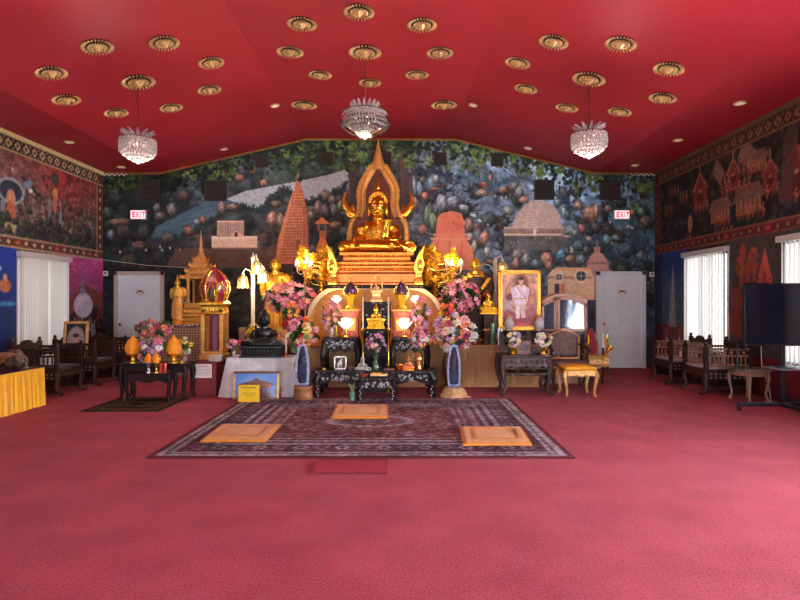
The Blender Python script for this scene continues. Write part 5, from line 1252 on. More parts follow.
# ---- amethyst geodes
AMO = mat('geode_rind', (128, 134, 170), .5, var=.3, scale=14, bump=.4); AMD = mat('amethyst', (40, 34, 66), .18, var=.5, scale=60, bump=.5, bscale=70); AMR = mat('geode_rim', (160, 170, 204), .35, var=.25, scale=30)
def geode(u, v0, v1, d, w, lab, stand_lab, straw):
    p = at(u, v0, d); zb_ = at(u, v1, d).z; h = p.z - zb_
    t = thing('geode_stand', stand_lab, 'stand', (p.x, d, 0)); g = G()
    if straw:
        g.lathe([(0, 0), (.19, 0), (.2, .03), (.17, .1), (.12, zb_), (0, zb_)], n=18, rib=.08, ribn=7); g.obj('mound', mat('straw_cloth', (206, 166, 116), .8, var=.3, scale=30, bump=.5), t)
        g = G(); rr = random.Random(4)
        for i in range(46): a = rr.uniform(0, 6.3); r = rr.uniform(.1, .2); g.ell((r * cos(a), r * sin(a) * .9, .02 + (.2 - r) * .8), (.04, .016, .012), 6, 4, Matrix.Rotation(rr.uniform(0, 6), 3, 'Z'))
        g.obj('folds', mat('straw_pale', (226, 190, 140), .8, var=.2), t)
        g = G(); g.ell((.16, -.1, .02), (.1, .05, .02)); g.obj('cloth_end', mat('straw_pink', (216, 164, 140), .8), t)
    else:
        g.lathe([(0, 0), (.135, 0), (.145, .04), (.135, .1), (.13, zb_ - .01), (.12, zb_), (0, zb_)], n=18, rib=.03, ribn=9); g.obj('stump', mat('tree_stump', (142, 92, 58), .7, var=.3, scale=8, bump=.4), t)
        g = G(); g.lathe([(.13, zb_ - .03), (.137, zb_ - .02), (.132, zb_)], n=18); g.obj('rim', mat('stump_rim', (176, 124, 84), .7), t)
    t = thing('amethyst_geode', lab, 'crystal geode', (p.x, d, zb_), 0, 'tall amethyst geodes')
    W = w / 2; hh = h
    def half(z): f = z / hh; return W * (.78 + .3 * sin(pi * min(1, f * 1.25)) * .6) * (1 - max(0, f - .45) ** 2 * 2.6) ** .5 if f < .99 else W * .1
    g = G(); Zs = [hh * i / 14 for i in range(15)]; Zs[-1] = hh * .995
    g.lathe([(0, 0)] + [(half(z) * (1 if z < hh * .98 else .8), z) for z in Zs] + [(0, hh)], n=20, sy=.8, rib=.03, ribn=7); g.obj('rind', AMO, t)
    O = [(-half(z) * .82, -half(z) * .42 - .02, z) for z in Zs[1:-1]]; O = O + [(0, -.05, hh * .96)] + [(-x, y, z) for x, y, z in O[::-1]]
    g = G(); g.tube(O + [O[0]], W * .16, 7)
    rr = random.Random(3)
    for pnt in O:
        for k in range(3): g.ell((pnt[0] + rr.uniform(-.01, .01), pnt[1] - .01, pnt[2] + rr.uniform(-.02, .02)), (.012, .012, .018), 5, 4)
    g.obj('crystal_rim', AMR, t)
    g = G(); g.grid(lambda a, b: ((2 * a - 1) * half(Zs[1] + b * (Zs[-2] - Zs[1])) * .8, -half(Zs[1] + b * (Zs[-2] - Zs[1])) * (.42 + .42 * (1 - abs(2 * a - 1) ** 2) * 1.0) - .012, Zs[1] + b * (Zs[-2] - Zs[1])), 10, 18)
    for k in range(120):
        b = rr.uniform(.05, .95); a = rr.uniform(-.8, .8); z = Zs[1] + b * (Zs[-2] - Zs[1]); g.box((a * half(z) * .8, -half(z) * (.42 + .42 * (1 - a * a)) - .012, z), (.018, .018, .018), rr.uniform(0, 3), (.3, .3), rr.uniform(.8, 2))
    g.obj('amethyst_face', AMD, t, smooth=0)
geode(303, 343, 385.5, 8.3, .215, 'left amethyst geode, tapering upright slab of dark crystal', 'brown tree stump stand under the left amethyst geode', False)
geode(453.5, 344, 387, 8.55, .225, 'right amethyst geode, tapering upright slab with a dark hollow', 'straw coloured cloth mound under the right amethyst geode', True)
# ---- flowers of the altar
TALLV = vase_s(.5, .14)
FV = mat('flower_vase_brown', (110, 76, 60), .35, .2)
bouquet('pink_flower_arrangement', 'large mass of pink silk flowers left of the niche', (at(290, 0, 9.7).x, 9.7, .72), vase_s(.4, .12), FV, (0, -.03, .80), (.46, .24, .26), 78, ['pink', 'pink', 'blush', 'rose', 'pink', 'magenta', 'peach'], .13, ('lily', 'orchid'), 11, 60)
bouquet('pink_flower_arrangement', 'large mass of pink silk flowers right of the niche', (at(460, 0, 9.7).x, 9.7, .72), vase_s(.4, .12), FV, (0, -.03, .82), (.34, .24, .30), 62, ['pink', 'pink', 'rose', 'rose', 'blush', 'magenta'], .13, ('lily', 'orchid'), 12, 60)
bouquet('mixed_flower_arrangement', 'mixed pink, white and yellow bouquet behind the white draped table', (at(297, 0, 9.15).x, 9.18, 0), vase_s(.62, .13), FV, (0, -.03, .92), (.34, .17, .27), 58, ['pink', 'peach', 'rose', 'cream', 'white', 'green', 'yellow', 'blush', 'orange', 'red'], .13, ('lily', 'ball', 'ball'), 13, 50)
bouquet('mixed_flower_arrangement', 'mixed bouquet with white orchids behind the right amethyst geode', (at(454, 0, 9.15).x, 9.18, 0), vase_s(.62, .13), FV, (0, -.03, .95), (.37, .17, .30), 70, ['pink', 'white', 'cream', 'rose', 'blush', 'lilac', 'white', 'magenta', 'peach', 'yellow'], .13, ('lily', 'ball', 'orchid'), 14, 60)
bouquet('orchid_spray', 'orange and red gladiolus spray standing left of the cream arch', (at(291, 0, 9.42).x, 9.4, 0), vase_s(.7, .09), FV, (0, 0, 1.26), (.13, .08, .22), 20, ['orange', 'red', 'orange', 'yellow', 'peach'], .1, ('lily', 'orchid'), 15, 18)
bouquet('orchid_spray', 'orange and yellow flower spray standing right of the cream arch', (at(447, 0, 9.42).x, 9.4, 0), vase_s(.7, .09), FV, (0, 0, 1.26), (.14, .08, .2), 20, ['orange', 'yellow', 'orange', 'peach', 'red'], .1, ('lily', 'orchid'), 16, 18)
bouquet('table_flower_vase', 'pink lily bunch beside the lower left lotus lamp', (at(331, 0, 9.15).x, 9.2, .88), vase_s(.16, .05), CER, (0, -.02, .36), (.16, .1, .26), 30, ['pink', 'blush', 'pink', 'lilac', 'peach'], .095, ('lily',), 17, 16)
bouquet('table_flower_vase', 'pink lily bunch beside the lower right lotus lamp', (at(421, 0, 9.15).x, 9.2, .88), vase_s(.16, .05), CER, (0, -.02, .38), (.16, .1, .27), 32, ['pink', 'lilac', 'pink', 'blush'], .095, ('lily',), 18, 16)
# ---- candelabra with lit bulbs
BULB = glow('warm_bulb', (255, 236, 190), 14, (255, 250, 235))
CR2 = mat('cut_glass_pink', (226, 190, 180), .15, trans=.4)
def candelabra(us, v0, d, z0, lab):
    xs = [at(u, v, d) for u, v in us]; cx = sum(p.x for p in xs) / len(xs); t = thing('crystal_candelabra', lab, 'candelabra', (cx, d, z0), 0, 'lit crystal candelabra')
    zc = at(0, v0, d).z - z0; g = G(); g.lathe([(0, 0), (.1, 0), (.1, .03), (.03, .06), (.02, .2), (.035, .3), (.018, .4), (.018, zc), (.04, zc + .03), (0, zc + .06)], n=12)
    for p in xs: x, z = p.x - cx, p.z - z0; g.tube([(0, 0, zc), (x * .6, -.02, zc - .05), (x, -.03, zc), (x, -.03, z - .04)], .009, 6)
    g.obj('stand', mat('candelabra_gilt', (206, 160, 110), .3, .6), t)
    g = G()
    for p in xs:
        x, z = p.x - cx, p.z - z0
        for k in range(8): a = 2 * pi * k / 8; g.ell((x + .04 * cos(a), -.03 + .04 * sin(a), z - .06), (.01, .01, .03), 5, 4)
        g.lathe([(0, -.05), (.045, -.045), (.05, -.03), (0, -.04)], (x, -.03, z), 10)
    g.obj('crystal_drops', CR2, t)
    for p in xs:
        x, z = p.x - cx, p.z - z0; g = G(); g.lathe([(.01, -.035), (.022, -.01), (.024, .01), (.012, .035), (.002, .05)], (x, -.03, z), 10); g.obj('bulb', BULB, t)
    l = bpy.data.lights.new('candelabra_light', 'POINT'); l.energy = 9; l.color = (1, .78, .5); l.shadow_soft_size = .1
    o = bpy.data.objects.new('candelabra_light', l); COL.objects.link(o); o.parent = t; o.location = (0, -.16, zc + .22)
candelabra([(297.5, 262), (307, 259), (311.5, 263)], 272, 9.98, .72, 'lit crystal candelabra with three bulbs left of the gold leaf tree')
candelabra([(446.5, 261), (452, 262.5), (460.5, 262)], 272, 9.98, .72, 'lit crystal candelabra with three bulbs right of the gold leaf tree')
# ---- standing monk statues
ROBED = mat('brown_robe', (70, 46, 42), .55, var=.25); FACEG = mat('statue_gold_face', (250, 190, 70), .3, .75)
def monk(u, d, z0, S, robe, lab, extra):
    p = at(u, 0, d); t = thing('standing_monk_statue', lab, 'statue', (p.x, d, z0 + .006))
    fuse(standing_core(S), 'body', FACEG, S * .0085, 2, t)
    g = G(); s = lambda *q: tuple(v * S for v in q)
    g.tube([s(0, .01, .045), s(0, .01, .2), s(0, .01, .46), s(0, .008, .6), s(0, .0, .70), s(0, .01, .80)], [.135 * S, .125 * S, .135 * S, .118 * S, .14 * S, .085 * S], 18, .68, True)
    g.tube([s(.10, .01, .80), s(.15, .02, .76), s(.178, .03, .64), s(.15, -.06, .55)], [.045 * S, .062 * S, .058 * S, .05 * S], 10)
    for i in range(9): x = -.12 + i * .03; g.tube([s(x, -.082 + abs(x) * .25, .08), s(x * .9, -.088 + abs(x) * .25, .42)], .008 * S, 5)
    g.obj('robe', robe, t)
    g = G(); g.lathe([(0, 0), (.05 * S, 0), (.075 * S, .03 * S), (.08 * S, .06 * S), (.06 * S, .085 * S), (0, .085 * S)], s(0, -.135, .55), 14); g.obj('alms_bowl', extra, t)
    return t
monk(275.5, 10.35, .72, 1.52, mat('gold_robe', (226, 152, 44), .35, .6, var=.2), 'gold faced standing monk statue behind the left pink flowers', GOLDB)
m_ = monk(475.5, 10.3, .72, 1.53, ROBED, 'gold faced standing monk statue in dark brown robe right of the pink flowers', BRONZE)
g = G(); g.box((.1, -.26, .98), (.07, .03, .36), rx=0); o = g.obj('shoulder_bag', YELLOW, m_, bevel=.01); 
o.location = (.0, 0, 0); 
for vtx in o.data.vertices: vtx.co.x += (vtx.co.z - .98) * .7
# ---- lantern posts
LGLASS = mat('lantern_glass_clear', (250, 236, 190), .2, trans=.85, var=.04); POSTW = mat('post_cream', (226, 220, 200), .4, var=.06); LANT = glow('lantern_glass', (255, 236, 180), 7, (250, 240, 200)); LANTD = glow('lantern_glass_dim', (255, 240, 200), 1.0, (240, 226, 180))
def lantern_post(u, d, z0, vt, heads, m, lab, e):
    p = at(u, vt, d); t = thing('lantern_post', lab, 'lamp', (p.x, d, z0), 0, 'bell lantern posts'); h = p.z - z0
    g = G(); g.lathe([(0, 0), (.1, 0), (.1, .03), (.05, .06), (.036, .12), (.036, h - .02), (.05, h), (.02, h + .03), (.004, h + .1)], n=12); g.obj('post', POSTW, t)
    for (hu, hv, s) in heads:
        q = at(hu, hv, d); x, z = q.x - p.x, q.z - z0; g = G()
        if abs(x) > .03: g.tube([(0, 0, z + .02), (x * .3, 0, z + .2), (x * .75, 0, z + .24), (x, 0, z + .17), (x, 0, z + .12)], .013, 8); 
        g.lathe([(.004, .2), (.015, .17), (.03, .15), (.03, .13)], (x, 0, z), 8); g.obj('arm', POSTW, t)
        g = G(); g.lathe([(.02, .13), (.06, .11), (.085, .05), (.09, -.03), (.115, -.11), (.108, -.11), (.082, -.03), (.075, .05), (.05, .1)], (x, -.0, z), 16, rib=.05, ribn=8); g.obj('bell_shade', LGLASS, t); g = G(); g.ell((x, 0, z - .02), (.05, .05, .075), 10, 8); g.obj('bulb', m, t)
        g = G()
        for k in range(10): a = 2 * pi * k / 10; g.mt(0).tube([(x + .062 * cos(a), .062 * sin(a), z + .112), (x + .093 * cos(a), .093 * sin(a), z + .04), (x + .1 * cos(a), .1 * sin(a), z - .04), (x + .12 * cos(a), .12 * sin(a), z - .12)], .005, 5)
        g.obj('cage', BRASS, t)
        if e:
            l = bpy.data.lights.new('lantern_light', 'POINT'); l.energy = e; l.color = (1, .84, .56); l.shadow_soft_size = .08
            o = bpy.data.objects.new('lantern_light', l); COL.objects.link(o); o.parent = t; o.location = (x, -.2, z - .1)
lantern_post(253, 10.1, .72, 258, [(257, 268, 1), (263.5, 277, 1), (243, 282, 1)], LANT, 'white lamp post with three glowing bell lanterns left of the altar', 5)
lantern_post(495, 10.9, .72, 262, [(502.5, 268, 1), (480, 276, 1)], LANTD, 'lamp post with two dim cream bell lanterns behind the portrait', 0)
# ---------------------------------------------------------------- carpets and mats
RUGM = paint_mat('rug_pile', 1.0, .95, .05)
def paint_rug(w, d, res, base, seed, palette):
    c = Canvas(0, w, 0, d, res, base); rn = random.Random(seed)
    edge, dark, pale, field, fleck = palette
    c.rect(0, w, 0, d, edge); c.rect(.035, w - .035, .035, d - .035, pale); c.rect(.1, w - .1, .1, d - .1, dark)
    def ring(k, wd, col):
        for a in ([(k, k), (w - k, k), (w - k, d - k), (k, d - k), (k, k)],): c.line(a, wd, col)
    ring(.15, .05, pale); ring(.2, .02, edge); ring(.48, .06, pale); ring(.54, .03, dark); ring(.6, .05, pale)
    def along(k, step, fn):
        n = int((w - 2 * k) / step)
        for i in range(n + 1):
            for y in (k, d - k): fn(k + (w - 2 * k) * i / n, y, i)
        n = int((d - 2 * k) / step)
        for i in range(1, n):
            for x in (k, w - k): fn(x, k + (d - 2 * k) * i / n, i)
    def flower(x, y, i):
        q = pale if i % 2 else fleck
        for j in range(6): a = j * pi / 3; c.ell(x + .055 * cos(a), y + .055 * sin(a), .03, .03, q)
        c.ell(x, y, .03, .03, edge)
    along(.34, .2, flower); along(.125, .06, lambda x, y, i: c.ell(x, y, .02, .02, pale if i % 2 else dark)); along(.57, .07, lambda x, y, i: c.ell(x, y, .02, .025, dark if i % 2 else pale)); along(.43, .13, lambda x, y, i: c.ell(x, y, .03, .02, fleck)); along(.25, .13, lambda x, y, i: c.ell(x, y, .03, .02, fleck))
    c.rect(.66, w - .66, .66, d - .66, field); ring(.7, .03, pale)
    if w > 3:
        for x in (.74, .84, .92):
            for xx in (x, w - x): c.line([(xx, .7), (xx, d - .7)], .05, pale, .8)
    k = .73
    for i in range(240):
        x, y = rn.uniform(k, w / 2), rn.uniform(k, d / 2); q = rn.choice([pale, fleck, dark, edge, fleck]); r = rn.uniform(.014, .05); an = rn.uniform(0, 3)
        for sx in (0, 1):
            for sy in (0, 1): c.ell(w - x if sx else x, d - y if sy else y, r, r * .6, q, an, .85)
    for i in range(70):
        x, y = rn.uniform(k, w / 2), rn.uniform(k, d / 2); a0 = rn.uniform(0, 6)
        for sx in (0, 1):
            for sy in (0, 1): c.line([((w - x) if sx else x) and (((w - x - .12 * t) if sx else x + .12 * t), ((d - y) if sy else y) + .05 * sin(a0 + 4 * t)) for t in (0, .3, .6, 1)], .018, fleck, .8)
    for r, q in ((1, pale), (.9, dark), (.78, fleck), (.7, field), (.45, pale), (.38, dark), (.2, fleck)):
        c.ell(w / 2, d / 2, .56 * r * min(1, w / 3), .36 * r * min(1, d / 2.4), q, 0, .8)
    for i in range(24): a = 2 * pi * i / 24; c.ell(w / 2 + .47 * cos(a) * min(1, w / 3), d / 2 + .3 * sin(a) * min(1, d / 2.4), .05, .04, pale)
    c.noise(.3, .03, seed); c.noise(.16, .3, seed + 1)
    return c
def rug(name, lab, corner, w, d, res, seed, pal, thick=.012, edge=(90, 24, 40)):
    t = thing(name, lab, 'rug', (corner[0], corner[1], 0)); c = paint_rug(w, d, res, (90, 40, 50), seed, pal)
    mkobj('pile', c.mesh('pile', lambda X, Y: (X, Y, np.full_like(X, thick)), RUGM), t)
    g = G(); m = mat(name + '_edge', edge, .9, var=.2); e = .02
    for a in ((-e, w + e, -e, .02), (-e, w + e, d - .02, d + e), (-e, .02, -e, d + e), (w - .02, w + e, -e, d + e)): g.b2(*a, 0, thick - .001)
    g.obj('bound_edge', m, t, smooth=0, bevel=.003)
    return t
rug('oriental_rug', 'large maroon and grey oriental rug on the red carpet before the altar', (-2.375, 5.2), 3.94, 3.17, 58, 3, ((108, 50, 64), (84, 66, 78), (154, 154, 164), (108, 68, 76), (134, 116, 126)))
rug('prayer_rug', 'small dark brown patterned rug under the flower tables at the left', (-4.26, 7.42), 1.0, 1.02, 60, 5, ((44, 32, 28), (50, 40, 32), (98, 78, 56), (64, 46, 38), (84, 70, 54)), .010, (40, 26, 24))
MATY = mat('mat_ochre', (206, 138, 48), .7, var=.1, scale=10, bump=.25, bscale=40, sheen=.2); MATE = mat('mat_border', (206, 134, 40), .7, var=.1)
def cushion(u0, u1, uu0, uu1, v1, v0, lab, seed, folds):
    d0, d1 = floor_d(v1), floor_d(v0); xa, xb, xc, xd = at(u0, 0, d0).x, at(u1, 0, d0).x, at(uu0, 0, d1).x, at(uu1, 0, d1).x
    cx, cy = (xa + xb + xc + xd) / 4, (d0 + d1) / 2; t = thing('sitting_mat', lab, 'mat', (cx, cy, .0125), 0, 'ochre sitting mats')
    def fn(a, b, k=1.0, z=.0):
        x = (xa + (xb - xa) * a) * (1 - b) + (xc + (xd - xc) * a) * b - cx; y = d0 + (d1 - d0) * b - cy
        return (x * k, y * k, z)
    h = .03; g = G(); n = 20
    def top(a, b):
        e = min(a, 1 - a, b, 1 - b); z = h * min(1, (e / .03)) ** .5 if e > 0 else 0
        z += .004 * sin(a * 23 + seed) * sin(b * 7) * (e > .1); inn = min(a - .16, .84 - a, b - .2, .8 - b)
        if abs(inn) < .025: z -= .008
        return fn(a, b, 1, max(0, z))
    g.grid(top, 40, 30); g.add([fn(0, 0), fn(1, 0), fn(1, 1), fn(0, 1)], [(3, 2, 1, 0)]); g.obj('cushion', MATY, t, smooth=60)
    g = G(); B = [(.17, .21), (.83, .21), (.83, .79), (.17, .79), (.17, .21)]; g.tube([fn(a, b, 1, h + .002) for a, b in B], .005, 5); E_ = [(.0, 0), (1, 0), (1, 1), (0, 1), (0, 0)]; g.tube([fn(a, b, 1, .012) for a, b in E_], .012, 6); g.obj('piping', MATE, t)
    if folds: 
        g = G(); q = .86 if folds > 0 else .1; g.tube([fn(q, .3, 1, h), fn(q + .005, .5, 1, h + .006), fn(q, .8, 1, h)], [.006, .012, .006], 6); g.obj('crease', MATE, t)
cushion(201.5, 265, 222, 281, 443.5, 427, 'ochre yellow sitting mat on the left front of the rug', 1, 0)
cushion(331.5, 387.5, 337, 387, 420, 407, 'ochre yellow sitting mat in the middle of the rug near the altar', 2, 0)
cushion(464, 531.5, 460.5, 521, 447, 429.5, 'ochre yellow sitting mat on the right front of the rug', 3, 1)
SQ = mat('carpet_patch', (170, 66, 80), .95, var=.12, scale=60, bump=.5, bscale=170, spec=.1); SQE = mat('carpet_patch_edge', (112, 26, 42), .95)
d0, d1 = floor_d(474), floor_d(459.6); a, b, c_, e_ = at(312, 0, d0).x, at(386.5, 0, d0).x, at(319, 0, d1).x, at(387, 0, d1).x
t = thing('carpet_square', 'thin red carpet square lying in front of the big rug', 'mat', ((a + b) / 2, (d0 + d1) / 2, .001)); ox, oy = (a + b) / 2, (d0 + d1) / 2
g = G(); Q = [(a - ox, d0 - oy), (b - ox, d0 - oy), (e_ - ox, d1 - .03 - oy), (c_ - ox, d1 - .03 - oy)]; g.add([(x, y, 0) for x, y in Q] + [(x, y, .006) for x, y in Q], [(4, 5, 6, 7), (0, 1, 5, 4), (1, 2, 6, 5), (2, 3, 7, 6), (3, 0, 4, 7), (3, 2, 1, 0)]); g.obj('pile', SQ, t, smooth=0)
g = G(); g.tube([(x, y, .005) for x, y in Q + Q[:1]], .007, 5); g.obj('bound_edge', SQE, t)

# ---------------------------------------------------------------- left of the altar
# draped table with the black buddha
tx0, tx1 = -2.70, -1.72
t = thing('draped_table', 'small table covered to the floor by a pale grey white cloth under the black buddha', 'table', ((tx0 + tx1) / 2, 8.78, 0)); w = tx1 - tx0
g = G(); g.b2(-w / 2 + .04, w / 2 - .04, -.24, .24, .55, .585); g.obj('table_top', WOODD, t)
for sx in (-1, 1):
    for sy in (-1, 1): g = G(); g.tube([(sx * (w / 2 - .08), sy * .2, 0), (sx * (w / 2 - .08), sy * .2, .56)], .025, 8); g.obj('leg', WOODD, t)
CLOTHW = mat('white_grey_cloth', (196, 196, 204), .7, c2=(226, 224, 226), scale=9, bump=.3, bscale=24, sheen=.1)
g = G(); hw, hd = w / 2 + .0, .265
def cloth(a, b):
    """a runs round left side, front, right side; b from the top edge down"""
    L = [(-hw, hd), (-hw, -hd), (hw, -hd), (hw, hd)]; seg = [hd * 2, hw * 2, hd * 2]; s_ = a * sum(seg)
    if s_ < seg[0]: x, y, nx, ny = -hw, hd - s_, -1, 0
    elif s_ < seg[0] + seg[1]: x, y, nx, ny = -hw + s_ - seg[0], -hd, 0, -1
    else: x, y, nx, ny = hw, -hd + (s_ - seg[0] - seg[1]), 1, 0
    cor = min(abs(s_ - seg[0]), abs(s_ - seg[0] - seg[1])); fl = max(0, 1 - cor / .22)
    o = b * (.02 + .09 * fl) + b * .03 * sin(s_ * 34) * (.35 + fl)
    k = 1.0
    z = .6 - b * (.595 - 0 * fl)
    if nx == 0 and abs(x) < hw - .16: z = .6 - b * .33        # front is hooked up behind the picture
    return (x + nx * o + (.06 * b * fl * (1 if x > 0 else -1)), y + ny * (o * .5), max(.006, z))
g.grid(cloth, 160, 14)
g.add([(-hw, -hd, .6), (hw, -hd, .6), (hw, hd, .6), (-hw, hd, .6)], [(0, 1, 2, 3)]); g.obj('cloth', CLOTHW, t, smooth=60)
p = at(264, 0, 8.72); small_buddha(p, .602, .68, BLACKS, BLACKS, 'black stone seated buddha on a two tier base on the white draped table', 'black_buddha_statue', BLACKS, .17, .013, False, False)
bouquet('small_flower_vase', 'small bunch of dusty pink flowers left of the black buddha', (-2.615, 8.62, .602), vase_s(.1, .035), CER, (0, 0, .21), (.09, .07, .07), 13, ['pink', 'red', 'blush', 'rose'], .07, ('ball',), 31, 10)
bouquet('small_flower_vase', 'small bunch of yellow flowers behind the black buddha', (-2.45, 8.985, .602), vase_s(.14, .035), CER, (0, 0, .37), (.075, .06, .07), 10, ['yellow', 'yellow', 'cream', 'orange'], .075, ('ball',), 32, 8)
p = at(286, 0, 8.72); t = thing('thin_candle', 'thin white candle in a small holder at the right end of the draped table', 'candle', (p.x, 8.72, .602)); g = G(); g.lathe([(0, 0), (.04, 0), (.035, .015), (.012, .03), (.014, .06), (0, .06)], n=12); g.obj('holder', COPPERG, t); g = G(); g.tube([(0, 0, .05), (0, 0, .36)], [.011, .009], 8); g.obj('wax', WAX, t)
# framed temple picture and yellow notice on the floor
PICM = paint_mat('picture_print', 1.0, .25, .5)
d = 8.3; a, b = at(232.5, 0, d).x, at(279, 0, d).x
t = thing('framed_temple_picture', 'framed picture of a red roofed building under blue sky leaning on the draped table', 'picture', ((a + b) / 2, d, .003)); w = b - a; h = .41
def lean(y, z, k=.12): return (y + z * k, z)
c = Canvas(-w / 2 + .03, w / 2 - .03, .03, h - .03, 220, (96, 150, 220)); c.blend([(0, .36, (70, 120, 206), .1), (0, .25, (150, 186, 230), .08), (0, .1, (120, 60, 62), .06), (0, .03, (92, 44, 50), .06)])
c.poly([(-.26, .23), (-.1, .27), (0, .3), (.12, .275), (.27, .235), (.27, .21), (-.26, .21)], (110, 60, 48)); c.rect(-.2, .22, .17, .22, (176, 132, 104)); c.poly([(-.05, .28), (0, .32), (.05, .28)], (90, 52, 48))
rn = random.Random(2)
for i in range(26): c.rect(-.2 + i * .016, -.193 + i * .016, .17, .21, (110, 66, 60))
for i in range(120): c.ell(rn.uniform(-w / 2, w / 2), rn.uniform(.03, .16), .014, .008, rn.choice([(150, 60, 60), (190, 160, 150), (80, 40, 46), (120, 80, 70)]), 0, .8)
mkobj('print', c.mesh('print', lambda X, Y: (X, Y * .12 - .006, Y), PICM), t)
FRG = mat('frame_gilt', (206, 158, 96), .35, .5); FRK = mat('frame_brown', (110, 70, 44), .45)
g = G(); g.prism([(-w / 2, 0), (-w / 2 + .035, 0), (-w / 2 + .035, h), (-w / 2, h)], -.015, .012); g.prism([(w / 2 - .035, 0), (w / 2, 0), (w / 2, h), (w / 2 - .035, h)], -.015, .012)
o = g.obj('gilt_side', FRG, t, bevel=.004); 
for v_ in o.data.vertices: v_.co.y += v_.co.z * .12
g = G(); g.b2(-w / 2, w / 2, -.016, .012, h - .03, h); g.b2(-w / 2, w / 2, -.016, .012, 0, .03); g.b2(-w / 2 + .03, w / 2 - .03, .0, .01, .03, h - .03)
o = g.obj('brown_rail', FRK, t, bevel=.004)
for v_ in o.data.vertices: v_.co.y += v_.co.z * .12
SIGNY = mat('yellow_card', (238, 196, 24), .6, var=.05)
a, b = at(238.5, 0, 8.05).x, at(259.5, 0, 8.05).x; w = b - a
t = thing('yellow_notice_card', 'yellow notice card with dark printed lines standing before the framed picture', 'notice', ((a + b) / 2, 8.05, .0125)); g = G(); g.b2(-w / 2, w / 2, -.004, .004, 0, .245); g.b2(-.03, .03, .0, .09, 0, .006); o = g.obj('card', SIGNY, t, smooth=0)
g = G()
for z, q, hh in ((.205, .22, .008), (.165, .06, .004), (.13, .2, .004), (.105, .2, .004), (.075, .12, .003)):
    x = -w * q * 1.6 if q > .1 else -.03; xe = -x; 
    while x < xe - .005: l_ = random.uniform(.008, .022); g.b2(x, min(xe, x + l_), -.0055, -.004, z - hh, z + hh); x += l_ + .006
g.obj('printed_line', SIGNK, t, smooth=0)
# red box with white notice, silver box
RBX = mat('red_lacquer_box', (112, 24, 34), .5, var=.12)
x0, x1 = -3.27, -2.87
t = thing('red_cabinet_box', 'dark red box with a white notice sheet holding the crown shaped throne', 'cabinet', ((x0 + x1) / 2, 9.05, 0)); w = x1 - x0
g = G(); g.b2(-w / 2, w / 2, -.49, .49, 0, .50); g.b2(-w / 2 - .01, w / 2 + .01, -.5, .5, .50, .53); g.obj('body', RBX, t, bevel=.006)
g = G(); g.b2(-.165, .13, -.4945, -.4905, .29, .5); s_ = g.obj('notice_sheet', PAPER, t, smooth=0)
g = G(); g.b2(-.1, .08, -.497, -.4945, .465, .475)
for i in range(6):
    x = -.13
    while x < .1: l_ = random.uniform(.01, .035); g.b2(x, min(.11, x + l_), -.4962, -.4945, .44 - i * .022, .446 - i * .022); x += l_ + .008
g.obj('printed_line', mat('sign_grey', (110, 110, 120), .6), s_, smooth=0)
p = at(215, 0, 8.68); t = boxthing('silver_tissue_box', 'small pale silver box on the front edge of the red box', 'box', (p.x + .02, 8.68), .53, (.2, .14, .09), SILV, PAPER)
# crown shaped throne on a pillared gold stand
GST = mat('gold_mosaic', (216, 160, 84), .35, .6, var=.45, scale=70, bump=.4, bscale=120); RUBY = mat('ruby_enamel', (140, 16, 50), .3, .1, var=.2)
p = at(214.5, 0, 9.1); t = thing('crown_throne', 'tall gold pillared stand topped by a crimson lotus crown canopy', 'shrine', (p.x, 9.12, .53)); zt = lambda v: at(0, v, 9.1).z - .53
g = G(); g.rloft([(.2, .18, 0), (.2, .18, .06), (.17, .15, .1), (.17, .15, .13)]); g.obj('base', GST, t, bevel=.005)
top = zt(303)
for sx in (-1, 1):
    for sy in (-1, 1): g = G(); g.b2(sx * .15 - .032, sx * .15 + .032, sy * .12 - .03, sy * .12 + .03, .12, top - .1); g.obj('pillar', GST, t, bevel=.006)
g = G(); g.b2(-.1, .1, .02, .08, .12, top - .14); g.obj('crimson_hanging', RUBY, t); g = G(); g.b2(-.035, .035, .0, .022, .12, top - .14); g.obj('grey_hanging', mat('mauve_cloth', (130, 110, 124), .7), t)
g = G(); g.rloft([(.17, .14, top - .2), (.19, .16, top - .17), (.17, .15, top - .14), (.17, .15, top - .06), (.21, .18, top - .03), (.21, .18, top), (.18, .15, top + .03)])
for i in range(4): g.b2(-.09 + i * .05, -.065 + i * .05, -.158, -.148, top - .13, top - .07)
g.obj('capital', GOLDB, t, bevel=.004)
hc = zt(270) - top
g = G(); g.lathe([(.0, top + .02), (.16, top + .02), (.2, top + .1), (.235, top + hc * .42), (.225, top + hc * .62), (.16, top + hc * .82), (.06, top + hc * .98), (.01, top + hc * 1.1)], n=8, ph=pi / 8, sy=.85); g.obj('crown_canopy', RUBY, t, smooth=20)
g = G()
for i in range(8):
    a = 2 * pi * i / 8 + pi / 8; g.tube([(r * cos(a), r * .85 * sin(a), top + z) for r, z in ((.165, .02), (.205, .1), (.24, hc * .42), (.23, hc * .62), (.165, hc * .82), (.06, hc))], .011, 6)
for i in range(8):
    a = 2 * pi * i / 8; P = [(r * cos(a + o_), r * .85 * sin(a + o_), top + z) for r, z, o_ in ((.19, .05, -.28), (.222, hc * .35, -.26), (.225, hc * .55, -.1), (.21, hc * .66, 0), (.225, hc * .55, .1), (.222, hc * .35, .26), (.19, .05, .28))]; g.tube(P, .009, 6)
g.lathe([(.03, top + hc), (.02, top + hc * 1.08), (.004, top + hc * 1.2)], n=10); g.obj('gold_edging', GOLDB, t)
g = G(); a = -pi / 2; g.ell((0, -.185, top + hc * .28), (.045, .02, hc * .2)); g.obj('dark_opening', mat('opening_olive', (86, 66, 46), .5, .3), t)
